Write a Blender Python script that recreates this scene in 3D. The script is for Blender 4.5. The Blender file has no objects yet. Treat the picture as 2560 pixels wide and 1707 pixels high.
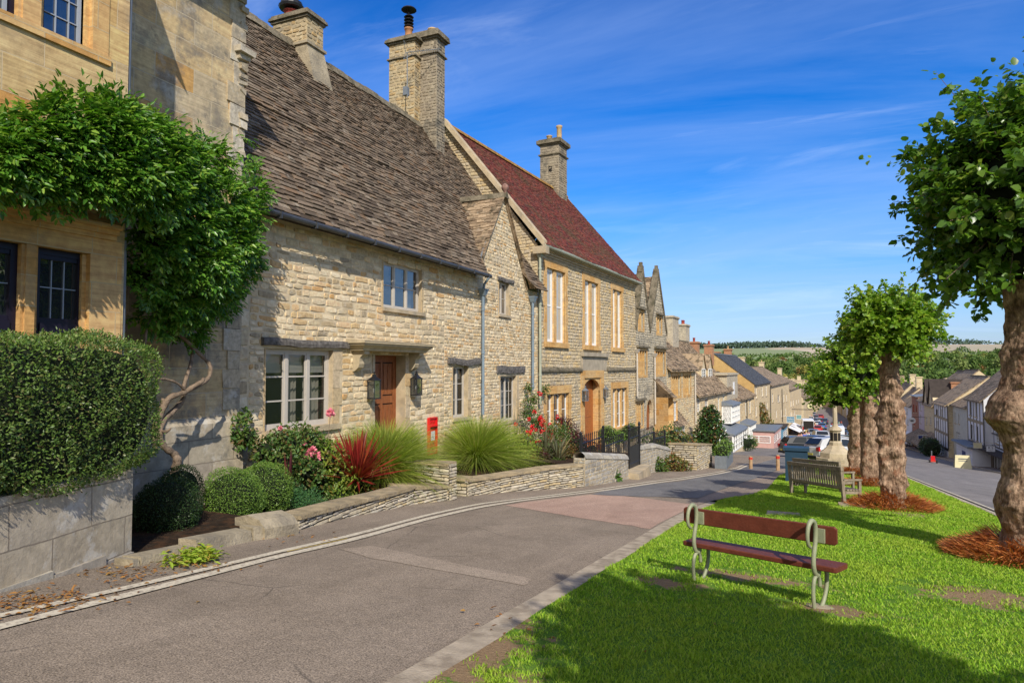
import bpy, math, random
import numpy as np
from mathutils import Vector, noise
V = Vector
RN = random.Random(11)
COL = bpy.context.scene.collection
# ---------------------------------------------------------------- camera model (also used to measure planes)
FP = 1680.0; YAW = math.radians(23.6); PIT = math.atan(66.5 / FP)
_f0 = V((-math.sin(YAW), math.cos(YAW), 0)); _r = V((math.cos(YAW), math.sin(YAW), 0)); _up = V((0, 0, 1))
_f = _f0 * math.cos(PIT) + _up * math.sin(PIT); _u = _up * math.cos(PIT) - _f0 * math.sin(PIT)
def ray(x, y): return _f + _r * ((x - 1280) / FP) + _u * ((853.5 - y) / FP)
KY = [-60, 0, 15, 40, 66, 90, 120, 160, 200, 300, 420, 700, 1100, 1600, 2300, 3000, 3600]
KZ = [4.2, -1.5, -2.93, -5.25, -7.6, -9.4, -11.3, -13.4, -15, -17, -18, -15, -3, 15, 48, 86, 98]
def gz(X, Y):
    z = float(np.interp(Y, KY, KZ))
    return z - min(max((X - 3.9) / 10, 0), 1) * .8 * min(1, max(0, (700 - Y) / 300))
def G(x, y, dz=0):
    d = ray(x, y); t = 1.0
    for i in range(4000):
        p = d * t
        if p.z < gz(p.x, p.y) + dz: return p
        t *= 1.002
    return p
def GX(x, y): p = G(x, y); return (p.x, p.y)
class Frame:
    def __init__(s, o, h=0.0, side=1):
        h = math.radians(h); s.o = V((o[0], o[1], 0)); s.t = V((math.sin(h), math.cos(h), 0))
        s.n = V((math.cos(h), -math.sin(h), 0)) * side
    def P(s, u, off, z): return s.o + s.t * u + s.n * off + V((0, 0, z))
    def hit(s, x, y, off=0):
        o = s.o + s.n * off; d = ray(x, y); p = d * (o.dot(s.n) / d.dot(s.n))
        return (p - o).dot(s.t), p.z
    def rect(s, x0, x1, yt, yb, off=0):          # yt, yb are read at x0
        u0, z1 = s.hit(x0, yt, off); _, z0 = s.hit(x0, yb, off)
        u1, _ = s.hit(x1, (yt + yb) / 2, off)
        return (min(u0, u1), max(u0, u1), z0, z1)
# ---------------------------------------------------------------- mesh builder
class MB:
    def __init__(s): s.v = []; s.f = []; s.m = []
    def vert(s, p): s.v.append(tuple(p)); return len(s.v) - 1
    def face(s, pts, m=0):
        i = len(s.v); s.v.extend(tuple(p) for p in pts); s.f.append(tuple(range(i, i + len(pts)))); s.m.append(m)
    def facei(s, idx, m=0): s.f.append(tuple(idx)); s.m.append(m)
    def hexa(s, p, m=0, skip=()):                 # 8 corners: bottom ring 0-3 (ccw from above), top ring 4-7
        i = len(s.v); s.v.extend(tuple(q) for q in p)
        for k, q in enumerate(((3, 2, 1, 0), (4, 5, 6, 7), (0, 1, 5, 4), (1, 2, 6, 5), (2, 3, 7, 6), (3, 0, 4, 7))):
            if k not in skip: s.f.append(tuple(i + a for a in q)); s.m.append(m)
    def box(s, x0, x1, y0, y1, z0, z1, m=0):
        s.hexa([(x0, y0, z0), (x1, y0, z0), (x1, y1, z0), (x0, y1, z0), (x0, y0, z1), (x1, y0, z1), (x1, y1, z1), (x0, y1, z1)], m)
    def fbox(s, fr, u0, u1, o0, o1, z0, z1, m=0, j=0):
        q = [(u0, o0, z0), (u1, o0, z0), (u1, o1, z0), (u0, o1, z0), (u0, o0, z1), (u1, o0, z1), (u1, o1, z1), (u0, o1, z1)]
        s.hexa([fr.P(a + RN.uniform(-j, j), b + RN.uniform(-j, j), c + RN.uniform(-j, j)) for a, b, c in q], m)
    def prism(s, pts, h, m=0):                    # pts polygon (3d), extruded by vector h
        n = len(pts); i = len(s.v); pts = [V(p) for p in pts]
        s.v.extend(tuple(p) for p in pts); s.v.extend(tuple(p + h) for p in pts)
        s.f.append(tuple(range(i, i + n))); s.f.append(tuple(range(i + 2 * n - 1, i + n - 1, -1))); s.m += [m, m]
        for k in range(n):
            a = i + k; b = i + (k + 1) % n; s.f.append((a, a + n, b + n, b)); s.m.append(m)
    def tube(s, pts, rad, seg=8, m=0, cap=True, sq=1.0):
        pts = [V(p) for p in pts]; n = len(pts)
        if not isinstance(rad, (list, tuple)): rad = [rad] * n
        base = len(s.v); prev = None
        for i, p in enumerate(pts):
            d = (pts[min(i + 1, n - 1)] - pts[max(i - 1, 0)]).normalized()
            if prev is None:
                a = d.cross(V((0, 0, 1)));
                if a.length < .05: a = d.cross(V((1, 0, 0)))
            else: a = prev - d * prev.dot(d)
            a.normalize(); b = d.cross(a); prev = a
            for k in range(seg):
                t = 2 * math.pi * k / seg; s.v.append(tuple(p + (a * math.cos(t) + b * math.sin(t) * sq) * rad[i]))
        for i in range(n - 1):
            for k in range(seg):
                a0 = base + i * seg + k; a1 = base + i * seg + (k + 1) % seg
                s.f.append((a0, a1, a1 + seg, a0 + seg)); s.m.append(m)
        if cap:
            s.f.append(tuple(base + k for k in range(seg))[::-1]); s.m.append(m)
            s.f.append(tuple(base + (n - 1) * seg + k for k in range(seg))); s.m.append(m)
    def lathe(s, c, prof, seg=12, m=0, sq=False):
        base = len(s.v)
        for (r_, z) in prof:
            for k in range(seg):
                t = 2 * math.pi * (k + .5) / seg; s.v.append((c[0] + r_ * math.cos(t), c[1] + r_ * math.sin(t), c[2] + z))
        for i in range(len(prof) - 1):
            for k in range(seg):
                a = base + i * seg + k; b = base + i * seg + (k + 1) % seg
                s.f.append((a, b, b + seg, a + seg)); s.m.append(m)
        s.f.append(tuple(base + (len(prof) - 1) * seg + k for k in range(seg))); s.m.append(m)
    def build(s, name, mats, parent=None, smooth=False, loc=None, **kw):
        if not isinstance(mats, (list, tuple)): mats = [mats]
        me = bpy.data.meshes.new(name)
        P0 = wpos(parent) if parent else (V(loc) if loc is not None else V((0, 0, 0)))
        co = np.array(s.v, dtype=np.float64).reshape(-1, 3)
        uvs = face_uv(co, s.f)
        co = co - np.array(P0)
        me.from_pydata(co.tolist(), [], s.f)
        for m in mats: me.materials.append(m)
        if len(mats) > 1: me.polygons.foreach_set('material_index', s.m)
        me.uv_layers.new(name='UVMap').data.foreach_set('uv', uvs)
        if smooth: me.polygons.foreach_set('use_smooth', [True] * len(s.f))
        me.update()
        o = bpy.data.objects.new(name, me); COL.objects.link(o)
        if parent: o.parent = parent
        elif loc is not None: o.location = loc
        for k, v in kw.items(): o[k] = v
        return o
def face_uv(co, faces):
    out = []
    for f in faces:
        a, b, c = co[f[0]], co[f[1]], co[f[2]]
        if len(f) > 3: c2 = co[f[3]]; n = np.cross(c - a, c2 - b)
        else: n = np.cross(b - a, c - a)
        l = math.sqrt(n[0] ** 2 + n[1] ** 2 + n[2] ** 2) or 1.; n = n / l
        if abs(n[2]) > .96:
            for i in f: out += [co[i][0], co[i][1]]
        else:
            t = (-n[1], n[0]); l = math.hypot(*t) or 1.; t = (t[0] / l, t[1] / l)
            if t[1] < 0: t = (-t[0], -t[1])
            if abs(n[2]) < .3:
                for i in f: p = co[i]; out += [p[0] * t[0] + p[1] * t[1], p[2]]
            else:
                s = math.sqrt(1 - n[2] ** 2)
                for i in f: p = co[i]; out += [p[0] * t[0] + p[1] * t[1], p[2] / s]
    return out
def wpos(o):
    p = V((0, 0, 0))
    while o: p = p + o.location; o = o.parent
    return p
def thing(name, loc, label, cat, group=None, rz=0):
    o = bpy.data.objects.new(name, None); COL.objects.link(o); o.location = loc; o.rotation_euler.z = rz
    o.empty_display_size = .2
    return tag(o, label, cat, group)
def tag(o, label, cat, group=None):
    o['label'] = label; o['category'] = cat
    if group: o['group'] = group
    return o
def struct(o): o['kind'] = 'structure'; return o
def kids(o): return KID.get(o.name, [])
def dup(root, loc, rz=0, label=None, sc=None, paint=None):
    ch = [c for c in bpy.data.objects if c.parent == root]
    r_ = root.copy(); COL.objects.link(r_); r_.location = loc; r_.rotation_euler.z = rz
    if sc: r_.scale = (sc, sc, sc) if not isinstance(sc, tuple) else sc
    if label: r_['label'] = label
    if paint: r_.color = paint
    for c in ch:
        d = c.copy(); COL.objects.link(d); d.parent = r_
        if paint and c.name.startswith('body'): d.color = paint
        for g in [x for x in bpy.data.objects if x.parent == c]:
            e = g.copy(); COL.objects.link(e); e.parent = d
    return r_
# ---------------------------------------------------------------- fast numpy meshes for leaves and grass
def np_mesh(name, co, faces_k, mats, parent=None, loc=None, smooth=False, midx=None, **kw):
    """co (N,3); faces_k (M,k)"""
    me = bpy.data.meshes.new(name)
    P0 = wpos(parent) if parent else (V(loc) if loc is not None else V((0, 0, 0)))
    co = np.asarray(co, dtype=np.float32) - np.array(P0, dtype=np.float32)
    M, k = faces_k.shape
    me.vertices.add(len(co)); me.vertices.foreach_set('co', co.ravel())
    me.loops.add(M * k); me.loops.foreach_set('vertex_index', faces_k.astype(np.int32).ravel())
    me.polygons.add(M); me.polygons.foreach_set('loop_start', np.arange(0, M * k, k, dtype=np.int32))
    if not isinstance(mats, (list, tuple)): mats = [mats]
    for m in mats: me.materials.append(m)
    if midx is not None: me.polygons.foreach_set('material_index', np.asarray(midx, dtype=np.int32))
    if smooth: me.polygons.foreach_set('use_smooth', np.ones(M, dtype=bool))
    me.update(calc_edges=True); me.validate()
    o = bpy.data.objects.new(name, me); COL.objects.link(o)
    if parent: o.parent = parent
    elif loc is not None: o.location = loc
    for a, b in kw.items(): o[a] = b
    return o
def unit(a): return a / (np.linalg.norm(a, axis=1, keepdims=True) + 1e-9)
def leaf_arrays(C, T, N, L, W, fold=.25, droop=0.15):
    """leaves with base C, direction T, normal N; six-vertex folded blade -> 4 quads-ish (2 quads)"""
    T = unit(T); B = unit(np.cross(N, T)); N = np.cross(T, B)
    L = L[:, None]; W = W[:, None]; n = len(C)
    v0 = C; v1 = C + T * L * .38 + B * W * .5 + N * W * fold; v2 = C + T * L * .8 + B * W * .3 + N * (W * fold * .7 - L * droop * .5)
    v3 = C + T * L - N * L * droop; v4 = C + T * L * .8 - B * W * .3 + N * (W * fold * .7 - L * droop * .5); v5 = C + T * L * .38 - B * W * .5 + N * W * fold
    co = np.stack([v0, v1, v2, v3, v4, v5], 1).reshape(-1, 3)
    i = (np.arange(n) * 6)[:, None]
    fa = np.concatenate([i + np.array([[0, 1, 2, 3]]), i + np.array([[0, 3, 4, 5]])], 0)
    return co, fa
def rhomb_arrays(C, T, N, L, W):
    T = unit(T); B = unit(np.cross(N, T)); L = L[:, None]; W = W[:, None]; n = len(C)
    co = np.stack([C, C + T * L * .45 + B * W * .5, C + T * L, C + T * L * .45 - B * W * .5], 1).reshape(-1, 3)
    i = (np.arange(n) * 4)[:, None]
    return co, i + np.array([[0, 1, 2, 3]])
def rs(seed): return np.random.RandomState(seed)
def rdir(r, n):
    a = r.normal(size=(n, 3)); return unit(a)
# ---------------------------------------------------------------- materials
def newmat(name):
    m = bpy.data.materials.new(name); m.use_nodes = True; nt = m.node_tree; nt.nodes.clear()
    return m, nt, nt.nodes, nt.links
class NB:
    def __init__(s, name): s.m, s.nt, s.N, s.L = newmat(name)
    def n(s, t, **kw):
        x = s.N.new('ShaderNode' + t)
        for k, v in kw.items():
            if k.startswith('_'): setattr(x, k[1:], v)
            else:
                k2 = int(k[1:]) if k[0] == 'i' and k[1:].isdigit() else k.replace('__', ' ')
                if isinstance(v, bpy.types.NodeSocket): s.L.new(v, x.inputs[k2])
                else: x.inputs[k2].default_value = v
        return x
    def ramp(s, fac, stops, interp='LINEAR'):
        x = s.N.new('ShaderNodeValToRGB'); x.color_ramp.interpolation = interp; e = x.color_ramp.elements
        while len(e) < len(stops): e.new(.5)
        for q, (p, c) in zip(e, stops): q.position = p; q.color = (*c[:3], 1) if len(c) >= 3 else (c[0],) * 3 + (1,)
        s.L.new(fac, x.inputs[0]); return x.outputs[0]
    def math(s, op, a, b=0., c=None, clamp=False):
        x = s.N.new('ShaderNodeMath'); x.operation = op; x.use_clamp = clamp
        for i, v in enumerate([a, b] + ([c] if c is not None else [])):
            if isinstance(v, bpy.types.NodeSocket): s.L.new(v, x.inputs[i])
            else: x.inputs[i].default_value = v
        return x.outputs[0]
    def mix(s, f, a, b, mode='MIX'):
        x = s.N.new('ShaderNodeMix'); x.data_type = 'RGBA'; x.blend_type = mode
        for i, v in ((0, f), (6, a), (7, b)):
            if isinstance(v, bpy.types.NodeSocket): s.L.new(v, x.inputs[i])
            else: x.inputs[i].default_value = v if i == 0 else (*v[:3], 1)
        return x.outputs[2]
    def noise(s, vec, scale, detail=4, rough=.55, dist=0, out=0):
        x = s.n('TexNoise', Scale=scale, Detail=detail, Roughness=rough, Distortion=dist)
        if vec is not None: s.L.new(vec, x.inputs['Vector'])
        return x.outputs[out]
    def pos(s): return s.n('NewGeometry').outputs['Position']
    def uv(s): return s.n('UVMap').outputs[0]
    def scale(s, vec, sc):
        x = s.n('Mapping'); s.L.new(vec, x.inputs[0]); x.inputs['Scale'].default_value = sc; return x.outputs[0]
    def bump(s, h, strength=.5, dist=.01, normal=None):
        x = s.n('Bump', Strength=strength, Distance=dist, Height=h)
        if normal is not None: s.L.new(normal, x.inputs['Normal'])
        return x.outputs[0]
    def out(s, col, rough=.9, spec=.3, normal=None, metal=0.):
        p = s.n('BsdfPrincipled'); 
        for k, v in (('Base Color', col), ('Roughness', rough), ('Specular IOR Level', spec), ('Metallic', metal)):
            if isinstance(v, bpy.types.NodeSocket): s.L.new(v, p.inputs[k])
            else: p.inputs[k].default_value = (*v[:3], 1) if k == 'Base Color' else v
        if normal is not None: s.L.new(normal, p.inputs['Normal'])
        o = s.n('OutputMaterial'); s.L.new(p.outputs[0], o.inputs[0]); return s.m
def ev(cols): return [(i / max(1, len(cols) - 1), c) for i, c in enumerate(cols)]
def m_plain(name, col, rough=.8, var=.25, sc=3, spec=.3, bump=.0, bsc=40, metal=0., stain=None):
    b = NB(name); p = b.pos(); n = b.noise(p, sc, 5)
    c = b.mix(b.ramp(n, [(.3, (0, 0, 0)), (.7, (1, 1, 1))]), [x * (1 - var) for x in col], [min(1, x * (1 + var * .6)) for x in col])
    if stain:
        s_ = b.ramp(b.noise(p, stain[1], 6, .65), [(.5, (0, 0, 0)), (.62, (1, 1, 1))]); c = b.mix(b.math('MULTIPLY', s_, stain[2]), c, stain[0])
    nn = b.bump(b.noise(p, bsc, 5, .6), 1, bump) if bump else None
    return b.out(c, rough, spec, nn, metal)
def m_island(name, cols, rough=.92, blotch=None, bump=.006, bsc=30, nv=.35, spec=.2):
    """stones, slates and tiles modelled one by one: a colour per piece plus weathering"""
    b = NB(name); g = b.n('NewGeometry'); p = g.outputs['Position']
    c = b.ramp(g.outputs['Random Per Island'], ev(cols))
    n1 = b.noise(p, 14, 5, .65); c = b.mix(nv, c, b.ramp(n1, [(.25, (.02, .02, .02)), (.5, (.5, .5, .5)), (.75, (1, 1, 1))]), 'OVERLAY')
    for (bc, sc, lo, hi, amt) in (blotch or []):
        f = b.ramp(b.noise(p, sc, 6, .7), [(lo, (0, 0, 0)), (hi, (1, 1, 1))]); c = b.mix(b.math('MULTIPLY', f, amt), c, bc)
    nn = b.bump(b.noise(p, bsc, 6, .7), 1, bump)
    return b.out(c, rough, spec, nn)
def m_brick(name, cols, mortar, bw, bh, ms=.012, blotch=None, bump=.01, warp=.02, nv=.3, soft=.1, grain=None):
    b = NB(name); uv = b.uv(); p = b.pos()
    w = b.noise(uv, 2.5, 3, out=1); w = b.n('VectorMath', _operation='SUBTRACT', i0=w, i1=(.5, .5, .5)).outputs[0]
    w = b.n('VectorMath', _operation='MULTIPLY', i0=w, i1=(warp * 3, warp * 3, 0)).outputs[0]
    vec = b.n('VectorMath', _operation='ADD', i0=uv, i1=w).outputs[0]
    br = b.n('TexBrick', Vector=vec, Scale=1., Mortar__Size=ms, Mortar__Smooth=soft, Brick__Width=bw, Row__Height=bh, Color1=(0, 0, 0, 1), Color2=(1, 1, 1, 1), Mortar=(.5, .5, .5, 1))
    c = b.ramp(br.outputs['Color'], ev(cols))
    if grain:                                      # bedding lines of sawn limestone
        gn = b.noise(b.scale(uv, (1.2, 22, 1)), 1.0, 5, .6, .6); c = b.mix(grain, c, b.ramp(gn, [(.3, (.15, .15, .15)), (.7, (.85, .85, .85))]), 'OVERLAY')
    n1 = b.noise(p, 9, 6, .65); c = b.mix(nv, c, b.ramp(n1, [(.25, (.05, .05, .05)), (.5, (.5, .5, .5)), (.75, (.95, .95, .95))]), 'OVERLAY')
    for (bc, sc, lo, hi, amt) in (blotch or []):
        f = b.ramp(b.noise(p, sc, 6, .7), [(lo, (0, 0, 0)), (hi, (1, 1, 1))]); c = b.mix(b.math('MULTIPLY', f, amt), c, bc)
    c = b.mix(br.outputs['Fac'], c, mortar)
    h = b.math('ADD', b.math('MULTIPLY', b.math('SUBTRACT', 1., br.outputs['Fac']), .6), b.math('MULTIPLY', n1, .6))
    nn = b.bump(h, 1, bump, b.bump(b.noise(p, 55, 4, .7), .6, .004))
    return b.out(c, .92, .2, nn)
def m_rubble(name, cols, mortar, su=3.2, sv=8., blotch=None, bump=.02, nv=.3):
    b = NB(name); uv = b.uv(); p = b.pos()
    w = b.noise(uv, 3, 2, out=1); vec = b.mix(.05, uv, w, 'ADD')
    vec = b.scale(vec, (su, sv, 1))
    v1 = b.n('TexVoronoi', Vector=vec, Scale=1., Randomness=.75); v2 = b.n('TexVoronoi', _feature='DISTANCE_TO_EDGE', Vector=vec, Scale=1., Randomness=.75)
    sep = b.n('SeparateColor', Color=v1.outputs['Color']).outputs[0]
    c = b.ramp(sep, ev(cols)); n1 = b.noise(p, 9, 6, .65)
    c = b.mix(nv, c, b.ramp(n1, [(.25, (.05, .05, .05)), (.5, (.5, .5, .5)), (.75, (.95, .95, .95))]), 'OVERLAY')
    for (bc, sc, lo, hi, amt) in (blotch or []):
        f = b.ramp(b.noise(p, sc, 6, .7), [(lo, (0, 0, 0)), (hi, (1, 1, 1))]); c = b.mix(b.math('MULTIPLY', f, amt), c, bc)
    e = b.ramp(v2.outputs['Distance'], [(.03, (0, 0, 0)), (.12, (1, 1, 1))]); c = b.mix(e, mortar, c)
    nn = b.bump(b.math('ADD', e, b.math('MULTIPLY', n1, .8)), 1, bump)
    return b.out(c, .93, .2, nn)
def m_leaf(name, cols, trans=.35, rough=.45, spec=.35, big=None, sheen=None):
    b = NB(name); g = b.n('NewGeometry'); c = b.ramp(g.outputs['Random Per Island'], ev(cols))
    if big:
        f = b.ramp(b.noise(g.outputs['Position'], big[1], 3), [(.4, (0, 0, 0)), (.65, (1, 1, 1))]); c = b.mix(b.math('MULTIPLY', f, big[2]), c, big[0])
    p = b.n('BsdfPrincipled', Base__Color=c, Roughness=rough); p.inputs['Specular IOR Level'].default_value = spec
    tc = b.mix(1.0, c, (1.25, 1.35, .6), 'MULTIPLY')
    t = b.n('BsdfTranslucent', Color=tc); mx = b.n('MixShader', Fac=trans); b.L.new(p.outputs[0], mx.inputs[1]); b.L.new(t.outputs[0], mx.inputs[2])
    o = b.n('OutputMaterial'); b.L.new(mx.outputs[0], o.inputs[0]); return b.m
def m_glass(name, tint=(.02, .025, .03), clear=0., refl=.25, rough=.02):
    b = NB(name); gl = b.n('BsdfGlossy', Color=(.82, .80, .76, 1), Roughness=rough)
    wob = b.bump(b.noise(b.pos(), 2.5, 2), .25, .02); b.L.new(wob, gl.inputs['Normal'])
    d = b.n('BsdfDiffuse', Color=(*tint, 1)); base = d.outputs[0]
    if clear:
        t = b.n('BsdfTransparent', Color=(.93, .95, .94, 1)); mx = b.n('MixShader', Fac=clear); b.L.new(base, mx.inputs[1]); b.L.new(t.outputs[0], mx.inputs[2]); base = mx.outputs[0]
    fr = b.n('LayerWeight', Blend=.35).outputs['Fresnel']; fac = b.math('ADD', b.math('MULTIPLY', fr, .5), refl, clamp=True)
    mx = b.n('MixShader', Fac=fac); b.L.new(base, mx.inputs[1]); b.L.new(gl.outputs[0], mx.inputs[2])
    o = b.n('OutputMaterial'); b.L.new(mx.outputs[0], o.inputs[0]); return b.m
# ---------------------------------------------------------------- masonry helpers
def clip(poly, a, b, c):                          # keep a*u+b*z<=c
    out = []
    for i in range(len(poly)):
        p, q = poly[i], poly[(i + 1) % len(poly)]; dp = a * p[0] + b * p[1] - c; dq = a * q[0] + b * q[1] - c
        if dp <= 0: out.append(p)
        if dp * dq < 0: t = dp / (dp - dq); out.append((p[0] + (q[0] - p[0]) * t, p[1] + (q[1] - p[1]) * t))
    return out
def clip_poly(cell, poly):                        # poly convex, counter-clockwise
    for i in range(len(poly)):
        p, q = poly[i], poly[(i + 1) % len(poly)]; a = q[1] - p[1]; b = -(q[0] - p[0])
        cell = clip(cell, a, b, a * p[0] + b * p[1])
        if len(cell) < 3: return []
    return cell
def wall(mb, fr, poly, ops, off=0, rev=.18, m=0, mrev=0):
    us = sorted({p[0] for p in poly} | {o[0] for o in ops} | {o[1] for o in ops})
    zs = sorted({p[1] for p in poly} | {o[2] for o in ops} | {o[3] for o in ops})
    u0, u1, z0, z1 = us[0], us[-1], zs[0], zs[-1]
    us = sorted({min(max(a, u0), u1) for a in us}); zs = sorted({min(max(a, z0), z1) for a in zs})
    for i in range(len(us) - 1):
        for k in range(len(zs) - 1):
            cu, cz = (us[i] + us[i + 1]) / 2, (zs[k] + zs[k + 1]) / 2
            if any(o[0] < cu < o[1] and o[2] < cz < o[3] for o in ops): continue
            c = clip_poly([(us[i], zs[k]), (us[i + 1], zs[k]), (us[i + 1], zs[k + 1]), (us[i], zs[k + 1])], poly)
            if len(c) >= 3: mb.face([fr.P(a, off, b) for a, b in c], m)
    for o in ops:
        a, b, c, d = o[:4]; R_ = o[4] if len(o) > 4 else rev
        if not R_: continue
        for p, q in (((a, c), (a, d)), ((a, d), (b, d)), ((b, d), (b, c)), ((b, c), (a, c))):
            mb.face([fr.P(p[0], off, p[1]), fr.P(q[0], off, q[1]), fr.P(q[0], off - R_, q[1]), fr.P(p[0], off - R_, p[1])], mrev)
def inside(poly, u, z):
    for i in range(len(poly)):
        p, q = poly[i], poly[(i + 1) % len(poly)]
        if (q[0] - p[0]) * (z - p[1]) - (q[1] - p[1]) * (u - p[0]) < -1e-6: return False
    return True
def stones(mb, fr, poly, ops, hr=(.08, .15), wr=(.12, .38), off=0., d=(.008, .022), m=0, gap=.010, pad=0.0):
    z0 = min(p[1] for p in poly); z1 = max(p[1] for p in poly); z = z0; ph = RN.random() * 9
    while z < z1 - .03:
        h = RN.uniform(*hr); zc = z + h / 2
        # extent of the polygon on this course
        xs = []
        for i in range(len(poly)):
            p, q = poly[i], poly[(i + 1) % len(poly)]
            if (p[1] - zc) * (q[1] - zc) < 0: xs.append(p[0] + (q[0] - p[0]) * (zc - p[1]) / (q[1] - p[1]))
        if len(xs) >= 2:
            iv = [(min(xs), max(xs))]
            for o in ops:
                if o[2] - pad < zc < o[3] + pad:
                    nv = []
                    for a, b in iv:
                        if o[1] <= a or o[0] >= b: nv.append((a, b)); continue
                        if o[0] - a > .05: nv.append((a, o[0] - .004))
                        if b - o[1] > .05: nv.append((o[1] + .004, b))
                    iv = nv
            for a, b in iv:
                u = a
                while u < b - .02:
                    w = RN.uniform(*wr) * (1.25 if h > sum(hr) / 2 else .9)
                    if b - u - w < wr[0] * .7: w = b - u
                    hh = h; 
                    stone(mb, fr, u, u + w, z, z + hh, off, RN.uniform(*d), m, gap, u)
                    u += w
        z += h
def stone(mb, fr, u0, u1, z0, z1, off, d, m, gap, ph=0):
    g = gap * RN.uniform(.5, 1.3); w = u1 - u0; h = z1 - z0
    wv = lambda u: math.sin(u * 1.7) * .012 + math.sin(u * 4.1 + 1) * .006
    ring = [(0, 0), (.5, 0), (1, 0), (1, .5), (1, 1), (.5, 1), (0, 1), (0, .5)]
    j = min(.018, h * .12); base = len(mb.v); a = []
    for (s_, t) in ring:
        cx = (abs(s_ - .5) == .5 and abs(t - .5) == .5)
        uu = u0 + g + (w - 2 * g) * s_ + RN.uniform(-j, j) * .6 + (0 if not cx else (.5 - s_) * j * 1.2)
        zz = z0 + g + (h - 2 * g) * t + RN.uniform(-j, j) + (0 if not cx else (.5 - t) * j * 1.2)
        a.append((uu, zz))
    cu = (u0 + u1) / 2; cz = (z0 + z1) / 2
    for (uu, zz) in a: mb.v.append(tuple(fr.P(uu, off - .01, zz + wv(uu))))
    sh = .80 + RN.uniform(-.06, .06); tu, tz = RN.uniform(-.006, .006), RN.uniform(-.008, .008)
    for k, (uu, zz) in enumerate(a):
        x = cu + (uu - cu) * (1 - (1 - sh) * min(1, h / max(w, .01) * 1.2)); y = cz + (zz - cz) * sh
        mb.v.append(tuple(fr.P(x, off + d * RN.uniform(.75, 1.15) + tu * (uu - cu) / w * 3, y + wv(x))))
    mb.v.append(tuple(fr.P(cu, off + d * 1.12, cz + wv(cu))))
    for k in range(8):
        k2 = (k + 1) % 8
        mb.f.append((base + k, base + k2, base + 8 + k2, base + 8 + k)); mb.m.append(m)
        mb.f.append((base + 8 + k, base + 8 + k2, base + 16)); mb.m.append(m)
def ashlar(mb, fr, u0, u1, z0, z1, off, d=.03, hh=.28, ww=.3, m=0, long=True):
    z = z0; k = 0
    while z < z1 - .05:
        h = min(hh * RN.uniform(.85, 1.15), z1 - z)
        if z1 - z - h < .12: h = z1 - z
        mb.fbox(fr, u0 + .002, u1 - .002, off - .05, off + d + RN.uniform(-.002, .002), z + .003, z + h - .003, m)
        z += h; k += 1
def slates(mb, A, B, C, D, e0=.17, e1=.11, wr=(.14, .34), th=.026, jit=.012, m=0, lift=.04, gapn=0.0):
    A, B, C, D = V(A), V(B), V(C), V(D); L = ((D - A).length + (C - B).length) / 2
    nrm = (B - A).cross(D - A).normalized()
    if nrm.z < 0: nrm = -nrm
    s = 0; ph = RN.random() * 10
    while s < L:
        t = s / L; e = e0 + (e1 - e0) * t; t1 = min(1, (s + e * 1.9) / L)
        p, q = A.lerp(D, t), B.lerp(C, t); p1, q1 = A.lerp(D, t1), B.lerp(C, t1); W = (q - p).length
        if W < .05: break
        dr = (q - p).normalized(); up = (p1 - p); up = (D - A).normalized(); x = -RN.uniform(0, .1)
        while x < W:
            w = RN.uniform(*wr) * (1.15 - .3 * t); xa, xb = max(0, x), min(W, x + w)
            if xb - xa > .03:
                lo = RN.uniform(-jit, jit) * 1.5 + .018 * math.sin((p.x + p.y) * .8 + xa * 1.3 + s); l2 = lo + RN.uniform(-jit, jit) * .6
                lf = lift + RN.uniform(-.25, .6) * lift * .9; f1 = xa / W; f2 = xb / W
                a = p + dr * xa + up * lo; b_ = p + dr * (xb - .004) + up * l2
                d_ = p1.lerp(q1, f1); c_ = p1.lerp(q1, f2) - dr * .004
                mb.hexa([a + nrm * (lf - th), b_ + nrm * (lf - th + RN.uniform(-.004, .004)), c_ - nrm * th * .6, d_ - nrm * th * .6,
                         a + nrm * lf, b_ + nrm * lf, c_ + nrm * .004, d_ + nrm * .004], m, skip=(0, 4))
            x += w
        s += e
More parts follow.
